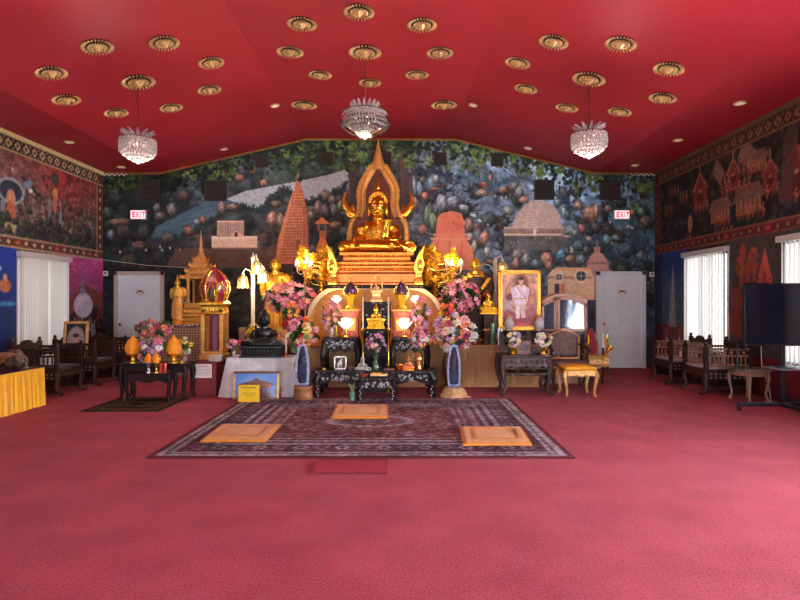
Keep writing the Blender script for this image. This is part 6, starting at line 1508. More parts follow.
# lattice cabinet, golden spired pavilion, standing gold figure
LATT, _nt, _b = nodes_of('lattice_cloth'); _tc = _nt.nodes.new('ShaderNodeTexCoord'); _mp = _nt.nodes.new('ShaderNodeMapping'); _mp.inputs['Rotation'].default_value = (0, pi / 4, 0); _ck = _nt.nodes.new('ShaderNodeTexChecker'); _ck.inputs['Scale'].default_value = 26
_ck.inputs[1].default_value = lin((120, 92, 78)); _ck.inputs[2].default_value = lin((168, 140, 116)); _nt.links.new(_tc.outputs['Object'], _mp.inputs[0]); _nt.links.new(_mp.outputs[0], _ck.inputs[0]); _nt.links.new(_ck.outputs[0], _b.inputs[0]); _b.inputs['Roughness'].default_value = .7
t = thing('lattice_cabinet', 'cabinet with brown lattice patterned front below the golden spired pavilion', 'cabinet', (-4.22, 11.3, 0)); g = G(); g.b2(-.52, .52, -.4, .4, 0, .97); g.obj('body', LATT, t, smooth=0); g = G(); g.b2(-.54, .54, -.42, .42, .97, 1.0); g.obj('top_board', WOODD, t, bevel=.005)
g = G()
for i in range(14): g.ell((-.5 + i * .077, -.425, .99), (.03, .02, .028), 8, 5)
g.obj('lace_edge', SILV, t)
d = 11.3; p = at(201, 0, 11.42); z = lambda v: at(0, v, d).z - 1.0
t = thing('spired_pavilion', 'golden miniature pavilion with tiered roof and tall thin spire', 'shrine', (p.x, 11.42, 1.0))
g = G(); g.rloft([(.42, .34, 0), (.42, .34, .05), (.38, .31, .07), (.38, .31, .14), (.34, .28, .16), (.34, .28, .22), (.3, .25, .24), (.3, .25, .3), (.26, .21, .33), (.26, .21, z(303))]); g.obj('stepped_base', GST, t, bevel=.004)
zr = z(279)
for sx in (-1, 1):
    for sy in (-1, 1): g = G(); g.lathe([(.045, z(303)), (.035, z(300)), (.035, zr - .06), (.055, zr)], (sx * .2, sy * .16, 0), 8); g.obj('pillar', GOLDC, t)
g = G(); g.b2(-.1, .1, -.08, .1, z(303), zr); g.obj('inner_seat', BRONZE, t); o = None
g = G(); zz = zr
for k, (w_, h_) in enumerate(((.33, .13), (.25, .12), (.18, .11), (.12, .1))):
    g.rloft([(w_, w_ * .8, zz), (w_ * .98, w_ * .78, zz + .02), (w_ * .7, w_ * .56, zz + h_ * .8), (w_ * .7, w_ * .56, zz + h_)])
    n = 5 - k
    for i in range(n + 1):
        x = -w_ + 2 * w_ * i / n
        for y in (-w_ * .8, w_ * .8): g.lathe([(.03, 0), (.034, .03), (.012, .06), (.003, .09)], (x * .94, y, zz + .015), 6)
    for i in range(n):
        x = -w_ + 2 * w_ * (i + .5) / n; g.prism([(x - w_ * .28, zz), (x, zz + .075), (x + w_ * .28, zz)], -w_ * .82, -w_ * .76)
    zz += h_
g.obj('tiered_roof', GOLDC, t)
g = G(); g.lathe([(.09, zz), (.07, zz + .05), (.05, zz + .1), (.055, zz + .13), (.03, zz + .2), (.022, zz + .34), (.012, z(236)), (.003, z(229))], n=10); g.obj('spire', PALEG, t)
p = at(177.5, 0, 10.99); t = monk(177.5, 10.99, 1.08, .80, GOLDC, 'small standing gold figure beside the left door on an orange base', GOLDC); g = G(); g.lathe([(0, -.08), (.1, -.08), (.1, -.05), (.085, 0), (0, 0)], n=14); g.obj('orange_base', ORANGE, t)
g = G(); g.lathe([(.05, .76), (.03, .8), (.012, .86), (.002, .92)], n=10); g.obj('crown', GOLDC, t)
p = at(224, 0, 9.75); t = thing('rolled_mat', 'pale bundle standing against the altar platform by the crown throne', 'bundle', (-2.7, 9.42, 0)); g = G(); g.lathe([(0, 0), (.07, 0), (.065, .7), (.085, 1.0), (.07, 1.02), (0, 1.0)], n=12, rib=.05, ribn=6); g.obj('roll', mat('bundle_tan', (150, 116, 90), .7, var=.2), t)
p = at(235.5, 0, 9.35); t = thing('inlaid_screen', 'narrow black and cream carved upright beside the draped table', 'screen', (-2.5, 9.30, 0)); g = G(); g.b2(-.07, .07, -.02, .02, 0, 1.05); g.obj('panel', ROSEW, t, bevel=.004); g = G(); g.tube([(-.075, -.02, 0), (-.075, -.02, 1.05), (0, -.02, 1.12), (.075, -.02, 1.05), (.075, -.02, 0)], .012, 6); inlay(g, -.05, .05, .62, 1.02, -.022, 14, 5, .014); g.obj('cream_edging', CREAM, t)
# two black offering tables with cones and flowers
t = thing('offering_table', 'black wooden table with curved legs carrying the orange cones at the left', 'table', (-3.68, 8.36, .0)); W_, D_, Hh = 1.02, .36, .55
def plain_table(t, W_, D_, Hh, m, lr=.03):
    g = G(); g.rloft([(W_ / 2, D_ / 2, Hh - .03), (W_ / 2, D_ / 2, Hh)]); g.obj('table_top', m, t, bevel=.006)
    g = G(); n = 20; poly = [(-W_ * .45, Hh - .03)] + [(W_ * .45 * (-1 + 2 * i / n), Hh - .10 - .035 * abs(cos(i / n * pi * 2))) for i in range(n + 1)] + [(W_ * .45, Hh - .03)]
    for y in (-D_ * .43, D_ * .43): g.prism(poly, y - .01, y + .01)
    for x in (-W_ * .45, W_ * .45): g.box((x, 0, Hh - .07), (.02, D_ * .84, .08))
    g.obj('apron', m, t)
    for sx in (-1, 1):
        for sy in (-1, 1):
            X, Y = sx * W_ * .45, sy * D_ * .42; g = G(); g.tube([(X, Y, Hh - .03), (X + sx * lr * .6, Y, Hh * .75), (X - sx * lr * .3, Y, Hh * .3), (X, Y, .06), (X + sx * lr, Y, lr * .7)], [lr * 1.3, lr * 1.3, lr * .9, lr * .7, lr * .7], 8); g.obj('leg', m, t)
plain_table(t, W_, D_, Hh, ROSEW)
t = thing('offering_table', 'lower black wooden table standing in front of the cone table', 'table', (-3.62, 8.02, .0105)); plain_table(t, .66, .26, .43, ROSEW, .025)
CONE = mat('orange_wax_cone', (240, 150, 32), .6, var=.1, scale=40, bump=.3)
def cone(p, z, r, h, lab, stand, sm):
    t = thing('wax_cone_offering', lab, 'offering', (p[0], p[1], z), 0, 'orange cone offerings')
    hs = h * stand; g = G(); g.lathe([(0, 0), (r * .7, 0), (r * .7, .01), (r * .3, hs * .3), (r * .3, hs * .5), (r * .95, hs * .95), (r * .9, hs), (0, hs)], n=16, rib=.05, ribn=8); g.obj('stand', sm, t)
    g = G(); H2 = h - hs; g.lathe([(r * .7, hs), (r, hs + H2 * .2), (r * .98, hs + H2 * .42), (r * .62, hs + H2 * .68), (r * .18, hs + H2 * .86), (.003, h)], n=18, rib=.04, ribn=9); g.obj('cone', CONE, t)
ft = lambda u, v: at(u, v, 8.36)
cone((at(133, 0, 8.3).x, 8.3), .55, .112, .42, 'orange cone offering on a gold stand at the left end of the black table', .32, GOLDB)
cone((at(174, 0, 8.3).x, 8.3), .55, .116, .42, 'orange cone offering on a gold stand at the right end of the black table', .32, GOLDB)
cone((at(148.5, 0, 8.0).x, 8.0), .441, .055, .29, 'small orange cone on a silver cup, left of the close pair', .5, SILV)
cone((at(156.5, 0, 8.0).x, 8.0), .441, .055, .29, 'small orange cone on a silver cup, right of the close pair', .5, GOLDB)
bouquet('offering_flowers', 'wide reddish flower arrangement behind the orange cones', (at(155, 0, 8.5).x, 8.47, .55), vase_s(.34, .08), FV, (0, 0, .50), (.28, .12, .13), 40, ['rose', 'dusk', 'peach', 'dusk', 'rose', 'dusk'], .095, ('lily', 'ball'), 41, 46)
bouquet('offering_flowers', 'bunch of pink and white flowers between the orange cones', (at(154, 0, 8.22).x, 8.22, .55), vase_s(.14, .05), CER, (0, -.01, .26), (.17, .07, .11), 24, ['pink', 'white', 'magenta', 'pink', 'lilac'], .09, ('lily', 'ball'), 42, 16)
bouquet('offering_flowers', 'small pink and lilac flowers beside the left orange cone', (at(144, 0, 8.2).x, 8.2, .55), vase_s(.06, .04), CER, (0, 0, .12), (.09, .05, .07), 12, ['pink', 'lilac', 'purple', 'pink'], .075, ('lily',), 43, 8)
bouquet('offering_flowers', 'pale yellow and white flowers right of the right orange cone', (at(184, 0, 8.4).x, 8.40, .55), vase_s(.1, .045), CER, (0, 0, .24), (.12, .07, .12), 20, ['cream', 'yellow', 'white', 'lilac', 'green'], .085, ('ball', 'lily'), 44, 14)
bouquet('offering_flowers', 'pale yellow flowers behind the left orange cone', (at(141, 0, 8.46).x, 8.46, .55), vase_s(.1, .04), CER, (0, 0, .27), (.08, .05, .08), 10, ['cream', 'yellow', 'green'], .08, ('ball',), 45, 10)
RW = mat('red_wax', (190, 60, 40), .5)
for i, (u, lab) in enumerate(((161, 'short red wax candle in front of the right orange cone, left one'), (165, 'short red wax candle in front of the right orange cone, right one'))):
    p = at(u, 0, 8.0); t = thing('red_candle', lab, 'candle', (p.x, 8.0, .441), 0, 'short red candles'); g = G(); g.lathe([(0, 0), (.022, 0), (.022, .13), (.015, .135), (0, .132)], n=12); g.obj('wax', RW, t); g = G(); g.tube([(0, 0, .13), (0, 0, .15)], .003, 5); g.obj('wick', SIGNK, t)
p = at(180, 0, 8.3); t = thing('gold_cup', 'small gold cup beside the right orange cone', 'cup', (at(181.5, 0, 8.26).x, 8.26, .55)); g = G(); g.lathe([(0, 0), (.035, 0), (.03, .01), (.012, .04), (.04, .1), (.045, .13), (.036, .13), (.01, .06), (0, .06)], n=14); g.obj('cup', GOLDB, t)
# yellow skirted table at the left edge
t = thing('skirted_table', 'long dark red table with a pleated golden yellow skirt at the left edge', 'table', (-5.47, 6.3, 0)); L_ = 1.55; W2 = .42; h = .54
g = G(); g.b2(-W2, W2, -L_, L_, h - .03, h); g.obj('table_top', mat('table_cloth_maroon', (72, 20, 28), .6), t, bevel=.005)
for sx in (-1, 1):
    for sy in (-1, 1): g = G(); g.tube([(sx * (W2 - .06), sy * (L_ - .06), 0), (sx * (W2 - .06), sy * (L_ - .06), h - .02)], .025, 8); g.obj('leg', WOODD, t)
SATIN = mat('yellow_satin', (250, 184, 34), .3, var=.1, scale=12, sheen=.3); g = G()
per = [(W2, -L_), (W2, L_), (-W2, L_)]; Ls = [2 * L_, 2 * W2]
def skirt(a, b):
    s_ = a * sum(Ls)
    if s_ < Ls[0]: x, y, nx, ny = W2, -L_ + s_, 1, 0
    else: x, y, nx, ny = W2 - (s_ - Ls[0]), L_, 0, 1
    f = .010 + (.006 * sin(s_ * 47 + 2 * sin(s_ * 5)) + .009 * sin(s_ * 21 + 2 + sin(s_ * 3.1)) + .004 * sin(s_ * 90)) * min(1, b * 1.6 + .25) + .02 * b
    return (x + nx * f, y + ny * f, (h - .012) * (1 - b) + .008)
g.grid(skirt, 420, 6); g.obj('pleated_skirt', SATIN, t, smooth=70)
ledge = .54
def onleft(x, y): return (x, y)
t = thing('gold_offering_bowl', 'wide gold bowl with a dark rim on the yellow skirted table', 'bowl', (-5.36, 7.3, ledge)); g = G(); g.lathe([(0, 0), (.09, 0), (.09, .02), (.05, .05), (.05, .08), (.14, .13), (.16, .2), (.14, .2), (.11, .14), (0, .12)], n=22, rib=.03, ribn=12); g.obj('bowl', GOLDB, t); g = G(); g.lathe([(0, .2), (.2, .19), (.24, .215), (.2, .235), (0, .22)], n=22, sx=1.1); g.obj('wooden_platter', mat('red_brown_wood', (150, 84, 54), .4), t)
t = thing('small_bell', 'small dark metal bell on the yellow skirted table', 'bell', (-5.16, 7.62, ledge)); g = G(); g.lathe([(0, 0), (.05, 0), (.045, .02), (.03, .07), (.012, .09), (.012, .13), (.02, .15), (0, .16)], n=14); g.obj('bell', mat('dark_pewter', (100, 100, 104), .3, .8), t); g = G(); g.lathe([(.05, .004), (.056, .01), (.05, .016)], n=14); g.obj('rim', SILV, t)
t = thing('brown_bundle', 'rumpled brown cloth bundle at the far end of the yellow skirted table', 'bundle', (-5.36, 7.72, ledge)); g = G(); rr = random.Random(12)
for i in range(9): g.ell((rr.uniform(-.1, .1), rr.uniform(-.06, .06), .06 + rr.uniform(0, .12)), (rr.uniform(.06, .1), .06, rr.uniform(.06, .1)))
b = fuse(g, 'cloth', mat('bundle_brown', (110, 84, 74), .8, var=.3), .014, 3, t); zmin = min(v.co.z for v in b.data.vertices); b.location.z = -zmin
t = thing('white_bottle', 'white bottle at the left edge of the picture on the yellow skirted table', 'bottle', (-5.5, 7.15, ledge)); g = G(); g.lathe([(0, 0), (.04, 0), (.045, .02), (.045, .16), (.02, .21), (.018, .24), (0, .24)], n=14); g.obj('body', WHITEP, t); g = G(); g.lathe([(.02, .235), (.022, .27), (0, .27)], n=12); g.obj('cap', WHITEP, t)

# ---------------------------------------------------------------- carved armchairs along the side walls
PALEW = mat('pale_wood_and_sheen', (150, 112, 92), .4, var=.3, scale=6)  # on the right chairs' arm panels this pale tone paints a whitish reflection
def wall_chair(loc, rz, lab, cushion=None, wood=None, spind=None):
    """square carved armchair with spindled sides; sits facing -y before turning"""
    wood = wood or WOODD; t = thing('carved_armchair', lab, 'chair', loc, rz, 'carved armchairs along the walls'); W, D, Hs = .70, .74, .40
    g = G(); g.rloft([(W / 2, D / 2, Hs - .05), (W / 2, D / 2, Hs)]); g.obj('seat', wood, t, bevel=.006)
    if cushion: g = G(); g.rloft([(W / 2 - .05, D / 2 - .05, Hs), (W / 2 - .03, D / 2 - .03, Hs + .03), (W / 2 - .05, D / 2 - .05, Hs + .05)]); g.obj('seat_cushion', cushion, t, bevel=.01)
    g = G(); n = 18; poly = [(-W * .46, Hs - .05)] + [(W * .46 * (-1 + 2 * i / n), Hs - .11 - .05 * abs(cos(i / n * pi * 2))) for i in range(n + 1)] + [(W * .46, Hs - .05)]; g.prism(poly, -D / 2 + .01, -D / 2 + .035)
    g.b2(-W / 2 + .02, -W / 2 + .045, -D * .45, D * .45, Hs - .15, Hs - .05); g.b2(W / 2 - .045, W / 2 - .02, -D * .45, D * .45, Hs - .15, Hs - .05)
    g.b2(-W * .42, W * .42, -.02, .02, .1, .14); g.b2(-W * .44, -W * .40, -D * .42, D * .42, .1, .14); g.b2(W * .40, W * .44, -D * .42, D * .42, .1, .14); g.obj('carved_apron', wood, t)
    for sx in (-1, 1):
        for sy in (-1, 1):
            X, Y = sx * (W / 2 - .04), sy * (D / 2 - .04); g = G(); g.tube([(X, Y, Hs - .04), (X + sx * .012, Y + sy * .02, Hs * .62), (X, Y, Hs * .28), (X, Y + sy * .02, .07), (X + sx * .01, Y + sy * (.1 if sy < 0 else .03), .026)], [.045, .045, .034, .032, .026], 8); g.obj('leg', wood, t)
    g = G(); g.b2(-W * .40, W * .40, -D / 2 + .06, -D / 2 + .08, .14, Hs - .06)
    for sx in (-1, 1): g.b2(sx * (W / 2 - .06) - .01, sx * (W / 2 - .06) + .01, -D * .42, D * .42, .14, Hs - .06)
    g.obj('lower_panel', ROSEW, t, smooth=0)
    zt = .76
    for sx in (-1, 1):                                      # side panels: posts, rail, spindles
        X = sx * (W / 2 - .03); g = G(); g.b2(X - .028, X + .028, -D / 2, -D / 2 + .06, Hs, zt); g.ell((X, -D / 2 + .03, zt + .025), (.028, .028, .035), 8, 6); g.obj('arm_post', wood, t, bevel=.004)
        g = G(); g.b2(X - .02, X + .02, -D / 2 + .05, D / 2 - .05, zt - .06, zt - .02); g.b2(X - .014, X + .014, -D / 2 + .05, D / 2 - .05, zt - .16, zt - .13); g.b2(X - .012, X + .012, -D / 2 + .05, D / 2 - .05, Hs + .06, Hs + .085)
        for i in range(9): y = -D / 2 + .1 + i * (D - .2) / 8; g.tube([(X, y, Hs + .07), (X, y, Hs + .14), (X, y, zt - .145)], [.010, .014, .010], 6)
        for i in range(6): y = -D / 2 + .12 + i * (D - .24) / 5; g.ell((X, y, zt - .095), (.012, .035, .028), 8, 5)
        g.obj('arm_panel', spind or wood, t)
    g = G(); Y = D / 2 - .03
    for sx in (-1, 1): X = sx * (W / 2 - .03); g.b2(X - .03, X + .03, Y - .03, Y + .03, Hs, .82); g.ell((X, Y, .85), (.028, .028, .035), 8, 6)
    g.b2(-W / 2 + .04, W / 2 - .04, Y - .02, Y + .02, .72, .79); g.b2(-W / 2 + .04, W / 2 - .04, Y - .018, Y + .018, Hs + .05, Hs + .09)
    for i in range(7): x = -W / 2 + .1 + i * (W - .2) / 6; g.b2(x - .022, x + .022, Y - .008, Y + .008, Hs + .07, .73)
    g.ell((0, Y, .80), (.16, .018, .05), 12, 6); g.obj('chair_back', wood, t)
    g = G()
    for k, zz in ((0, .24), (1, .3)): 
        for i in range(9): x = -W * .38 + i * W * .095; g.ell((x, -D / 2 + .008, Hs - .075), (.012, .003, .006), 6, 4)
    for sx in (-1, 1):
        for zz in (.28, .335):
            for i in range(8): g.ell((sx * (W / 2 - .0185), -D * .36 + i * D * .1, zz - .0), (.003, .016, .009), 6, 4)
    g.obj('pearl_inlay', PEARL, t)
    return t
CUSHD = mat('dark_cushion', (56, 44, 60), .8, sheen=.2); CUSHL = mat('mauve_cushion', (176, 150, 166), .7)
wall_chair((XR - .50, 8.98, 0), -pi / 2, 'carved dark armchair on the right wall nearer the round table', CUSHL, WOODD, PALEW)
wall_chair((XR - .50, 10.12, 0), -pi / 2, 'carved dark armchair on the right wall nearer the back corner', CUSHL, WOODD, PALEW)
wall_chair((XL + .95, 8.90, 0), pi / 2, 'carved dark armchair on the left wall nearest the yellow skirted table', CUSHD)
wall_chair((XL + .95, 9.95, 0), pi / 2, 'carved dark armchair in the middle of the left wall row', CUSHD)
wall_chair((XL + .95, 11.0, 0), pi / 2, 'carved dark armchair on the left wall nearest the back corner', CUSHD)
# things on the chairs
t = thing('oval_portrait', 'gold framed oval portrait leaning on a left wall armchair', 'picture', (-5.74, 9.76, .452), radians(12)); w, h = .40, .66
def tilt(o, k=.16):
    for v_ in o.data.vertices: v_.co.y += v_.co.z * k
g = G(); g.b2(-w / 2, -w / 2 + .045, -.02, .02, 0, h); g.b2(w / 2 - .045, w / 2, -.02, .02, 0, h); g.b2(-w / 2, w / 2, -.02, .02, 0, .045); g.b2(-w / 2, w / 2, -.02, .02, h - .045, h); tilt(g.obj('gilt_frame', FRG, t, bevel=.005))
c = Canvas(-w / 2 + .04, w / 2 - .04, .04, h - .04, 130, (52, 46, 46)); c.ell(0, h / 2, .155, .25, (120, 108, 104)); c.ell(0, h / 2, .14, .235, (150, 136, 132)); c.ell(0, h / 2 - .16, .1, .1, (76, 64, 60)); c.ell(0, h / 2 + .03, .055, .075, (176, 140, 120)); c.ell(0, h / 2 + .08, .056, .04, (60, 50, 48))
mkobj('print', c.mesh('print', lambda X, Y: (X, Y * .16 - .004, Y), PICM), t); g = G(); g.b2(-w / 2 + .03, w / 2 - .03, .0, .012, .03, h - .03); tilt(g.obj('backing_board', FRK, t))
t = boxthing('white_box', 'white box on the left wall armchair nearest the yellow table', 'box', (-5.62, 8.86), .452, (.2, .16, .16), mat('mauve_white', (196, 188, 196), .5), PAPER, .3)
t = thing('blue_bottle', 'bright blue spray bottle on the nearer right wall armchair', 'bottle', (4.90, 9.0, .452)); g = G(); g.lathe([(0, 0), (.05, 0), (.055, .02), (.055, .13), (.03, .18), (.018, .2), (.018, .22), (0, .22)], n=14); g.obj('body', mat('blue_plastic', (40, 150, 200), .3, trans=.2), t); g = G(); g.b2(-.05, .02, -.012, .012, .22, .26); g.box((-.055, 0, .225), (.012, .02, .04)); g.obj('trigger', WHITEP, t)
t = thing('clear_bottle', 'small pale bottle right of the blue bottle on the nearer right wall armchair', 'bottle', (5.1, 8.93, .452)); g = G(); g.lathe([(0, 0), (.03, 0), (.032, .01), (.032, .13), (.012, .17), (.012, .19), (0, .19)], n=12); g.obj('body', CER, t); g = G(); g.lathe([(.014, .185), (.014, .21), (0, .21)], n=10); g.obj('cap', WHITEP, t)
t = boxthing('white_box', 'white box on the right wall armchair nearer the back corner', 'box', (5.1, 10.05), .452, (.2, .2, .16), WHITEP, PAPER, .2)
# round side table with a dark stand on it
MARB = mat('table_top_grey', (120, 104, 96), .2, var=.2)
d = 8.2; p = at(748.5, 0, d); t = thing('round_side_table', 'round wooden side table with slim legs beside the television stand', 'table', (p.x, 8.2, 0)); R_ = .30; h = at(0, 368, d).z
g = G(); g.lathe([(0, h - .03), (R_ * .96, h - .03), (R_, h - .02), (R_, h - .006), (R_ * .97, h), (0, h)], n=32); g.obj('table_top', MARB, t); g = G(); g.lathe([(R_ * .8, h - .1), (R_ * .82, h - .03), (R_ * .78, h - .03), (R_ * .76, h - .1)], n=28); g.obj('apron', PALEW, t)
for i in range(4): a = pi / 4 + i * pi / 2 + .3; g = G(); g.tube([(R_ * .78 * cos(a), R_ * .78 * sin(a), h - .05), (R_ * .84 * cos(a), R_ * .84 * sin(a), h * .7), (R_ * .7 * cos(a), R_ * .7 * sin(a), h * .25), (R_ * .8 * cos(a), R_ * .8 * sin(a), .02)], [.026, .024, .016, .022], 8); g.obj('leg', PALEW, t)
p2 = at(736.5, 0, 8.1); DKM = mat('dark_metal', (50, 50, 60), .4, .5); hh = at(0, 346, 8.1).z - h
t = thing('desk_stand', 'dark metal desk stand with a crossbar on the round side table', 'stand', (p2.x + .02, 8.12, h)); g = G(); g.lathe([(0, 0), (.09, 0), (.09, .015), (.03, .03), (0, .03)], n=18); g.obj('foot', DKM, t); g = G(); g.tube([(0, 0, .02), (0, 0, hh)], .016, 8); g.tube([(-.13, 0, hh - .05), (.0, 0, hh - .02), (.13, 0, hh - .06)], .016, 8); g.ell((0, 0, hh + .02), (.03, .03, .035)); g.obj('stem', DKM, t)
# television on its rolling stand
TVB = mat('tv_black', (16, 17, 22), .3, var=.1); SCR = mat('tv_screen', (14, 18, 30), .12, var=.1)
d = 7.35; p = at(745, 283, d); q_ = at(745, 346, d); TW = .93; hz = p.z - q_.z
t = thing('television', 'large black television standing at the right edge of the picture', 'television', (p.x + TW / 2 - .02, 7.35, q_.z), radians(0)); g = G(); g.b2(-TW / 2, TW / 2, -.02, .03, 0, hz); g.b2(-.3, .3, .03, .07, .1, hz - .2); g.obj('casing', TVB, t, bevel=.008); g = G(); g.b2(-TW / 2 + .015, TW / 2 - .015, -.0225, -.02, .02, hz - .015); g.obj('screen', SCR, t, smooth=0)
sx = at(789, 0, 7.35).x
t = thing('television_stand', 'black rolling stand with a small shelf carrying the television', 'stand', (sx, 7.45, 0)); STK = mat('stand_black', (34, 34, 42), .4, .3)
for dx in (-.02, .26): g = G(); g.b2(dx - .03, dx + .03, -.02, .02, .09, 1.1); g.obj('upright', STK, t, bevel=.005)
g = G(); g.b2(-.2, .33, -.22, .12, .565, .585); g.obj('shelf', mat('shelf_grey', (120, 122, 136), .3), t, bevel=.005); g = G(); g.ell((-.03, -.08, .592), (.14, .1, .012)); g.obj('shelf_disc', STK, t)
for k, (x, lab2) in enumerate(((-.05, 1), (.26, 1))):
    g = G(); g.box((x, -.1, .09), (.07, .92, .05)) if k else g.tube([(x - .55, .02, .085), (x + .35, .02, .085)], .028, 8); g.obj('foot_bar', STK, t, bevel=.004)
g = G(); g.box((-.02, -.30, .085), (.06, .62, .045)); g.obj('foot_bar', STK, t, bevel=.004)
for x, y in ((-.58, .02), (-.02, -.6), (.26, -.54), (.26, .34)): g = G(); g.tube([(x - .018, y, .03), (x + .018, y, .03)], .03, 12); g.tube([(x, y, .03), (x, y, .07)], .012, 6); g.obj('caster', SIGNK, t)
g = G(); g.tube([(XR - .03, 8.6, .8), (XR - .08, 8.5, .5), (XR - .1, 8.3, .18), (XR - .2, 8.1, .01), (5.0, 7.9, .01)], .008, 6); tag(g.obj('power_cord', WHT), 'white power cord hanging behind the round side table', 'cord')

# ---------------------------------------------------------------- right of the altar
# royal style portrait on a dark base
d = 9.72; a, b = at(498, 0, d).x, at(540.5, 0, d).x
t = thing('portrait_base', 'low dark wooden base under the gold framed portrait', 'stand', ((a + b) / 2 + .03, 9.76, .722)); g = G(); g.rloft([(.4, .17, 0), (.4, .17, .04), (.36, .15, .06), (.36, .15, .18), (.4, .17, .2), (.4, .17, .235)]); g.obj('body', ROSEW, t, bevel=.004); g = G(); inlay(g, -.3, .3, .08, .16, -.152, 14, 6, .015); g.obj('carving', WOODD, t)
t = thing('framed_portrait', 'tall gold framed portrait of a person in a white uniform beside the glass cabinet', 'picture', ((a + b) / 2, 9.72, .958)); w = b - a; h = at(0, 270, d).z - .958
g = G(); f = .055
for bx in ((-w / 2, -w / 2 + f, 0, h), (w / 2 - f, w / 2, 0, h), (-w / 2, w / 2, 0, f), (-w / 2, w / 2, h - f, h)): g.b2(bx[0], bx[1], -.03, .03, bx[2], bx[3])
g.obj('gilt_frame', mat('frame_orange_gilt', (232, 158, 60), .35, .55), t, bevel=.008)
g = G(); f2 = .07
for bx in ((-w / 2 + f, -w / 2 + f2, f, h - f), (w / 2 - f2, w / 2 - f, f, h - f), (-w / 2 + f, w / 2 - f, f, f2), (-w / 2 + f, w / 2 - f, h - f2, h - f)): g.b2(bx[0], bx[1], -.022, .0, bx[2], bx[3])
g.obj('inner_slip', GOLDB, t); g = G(); g.b2(-w / 2 + .03, w / 2 - .03, .0, .025, .03, h - .03); g.obj('backing_board', FRK, t, smooth=0)
c = Canvas(-.31, .31, .06, h - .06, 130, (150, 84, 74)); Hc = h
c.blend([(0, h * .8, (196, 140, 110), .3), (-.2, h * .4, (140, 70, 84), .2), (.2, h * .4, (150, 70, 70), .2), (0, .1, (150, 36, 50), .2)]); c.noise(.25, .06, 4)
for r in (.28, .24, .20): c.ell(-.02, h * .6, r, r * 1.2, (206, 156, 124) if r != .24 else (160, 96, 84), 0, .7)
c.rect(-.3, -.12, .36, .52, (190, 160, 170), .7); c.ell(-.17, .58, .06, .07, (112, 24, 50)); c.rect(.14, .28, .42, .62, (172, 92, 80)); c.rect(.17, .25, .46, .58, (196, 130, 96))
c.ell(.03, .84, .15, .18, (120, 66, 50), 0, .85, .4)
c.poly([(-.09, .74), (-.03, .79), (.09, .79), (.14, .74), (.15, .52), (.1, .43), (-.06, .43), (-.11, .54)], (228, 216, 222)); c.poly([(-.07, .45), (.02, .45), (.0, .2), (-.06, .2)], (224, 206, 200)); c.poly([(.0, .45), (.1, .46), (.1, .2), (.04, .2)], (206, 180, 176))
c.ell(-.1, .61, .034, .14, (216, 200, 210), .25); c.ell(.135, .63, .034, .13, (204, 186, 200), -.25); c.rect(.0, .06, .77, .82, (196, 140, 118)); c.ell(.03, .86, .045, .06, (208, 152, 130)); c.ell(.03, .9, .05, .035, (44, 28, 30)); c.line([(-.06, .78), (.1, .56)], .02, (206, 120, 150)); c.line([(-.09, .55), (.13, .55)], .018, (196, 150, 80)); c.line([(.03, .77), (.03, .46)], .008, (180, 160, 166)); c.ell(-.1, .47, .025, .03, (210, 150, 130)); c.ell(.13, .5, .025, .03, (210, 150, 130)); c.ell(-.04, .19, .04, .02, (60, 26, 30)); c.ell(.08, .19, .04, .02, (60, 26, 30))
c.poly([(-.1, .2), (.1, .22), (.16, .06), (-.14, .06)], (140, 30, 60)); c.rect(-.31, .31, .06, .13, (190, 44, 50), .8); c.noise(.15, .015, 6)
mkobj('painting', c.mesh('painting', lambda X, Y: (X, np.full_like(X, -.012), Y), PICM), t)
for u, lab in ((509.5, 'left'), (539.5, 'right')):
    p = at(u, 0, 9.6); t = thing('porcelain_jar', 'pale porcelain jar at the %s bottom corner of the gold framed portrait' % lab, 'jar', (p.x, 9.635, .958 if False else .957)); g = G(); g.lathe([(0, 0), (.045, 0), (.05, .01), (.085, .1), (.085, .15), (.05, .2), (.055, .21)], n=18); g.obj('body', CER, t); g = G(); g.lathe([(.056, .208), (.06, .22), (.03, .25), (.012, .27), (0, .29)], n=14); g.obj('lid', mat('jar_lid', (196, 160, 120), .3), t)
# carved table before it
a, b = at(502, 0, 8.62).x, at(551.5, 0, 8.62).x
t = thing('carved_altar_table', 'dark carved Chinese style table with curved legs in front of the portrait', 'table', ((a + b) / 2, 8.86, 0)); w = b - a; h = .63; CW = mat('carved_dark_wood', (66, 42, 40), .4, var=.35, scale=14, bump=.3)
g = G(); g.rloft([(w / 2, .25, h - .045), (w / 2 + .01, .26, h - .03), (w / 2 + .01, .26, h)]); g.obj('table_top', CW, t, bevel=.005)
g = G(); n = 30
for y in (-.235, .235): g.prism([(-w * .47, h - .045)] + [(w * .47 * (-1 + 2 * i / n), h - .16 - .03 * abs(sin(i / n * pi * 6))) for i in range(n + 1)] + [(w * .47, h - .045)], y - .012, y + .012)
for z, hh in ((.42, .03), (.34, .09)):
    g.b2(-w * .46, w * .46, -.24, .24, z - hh / 2 + .02, z + .015)
for i in range(9): g.ell((-w * .42 + i * w * .105, -.255, h - .1), (.026, .012, .035), 8, 6); g.ell((-w * .42 + i * w * .105, -.248, .34), (.03, .012, .028), 8, 6)
g.obj('carved_apron', CW, t)
for sx in (-1, 1):
    for sy in (-1, 1):
        X, Y = sx * w * .46, sy * .22; g = G(); g.tube([(X, Y, h - .04), (X + sx * .02, Y + sy * .015, h * .75), (X + sx * .012, Y, h * .5), (X - sx * .03, Y, h * .22), (X - sx * .012, Y, .07), (X + sx * .02, Y + sy * .02, .024)], [.05, .05, .04, .028, .026, .026], 8); g.ell((X + sx * .03, Y + sy * .03, .03), (.035, .035, .028)); g.obj('leg', CW, t)
g = G(); g.b2(-w * .44, w * .44, .2, .23, h, h + .1)
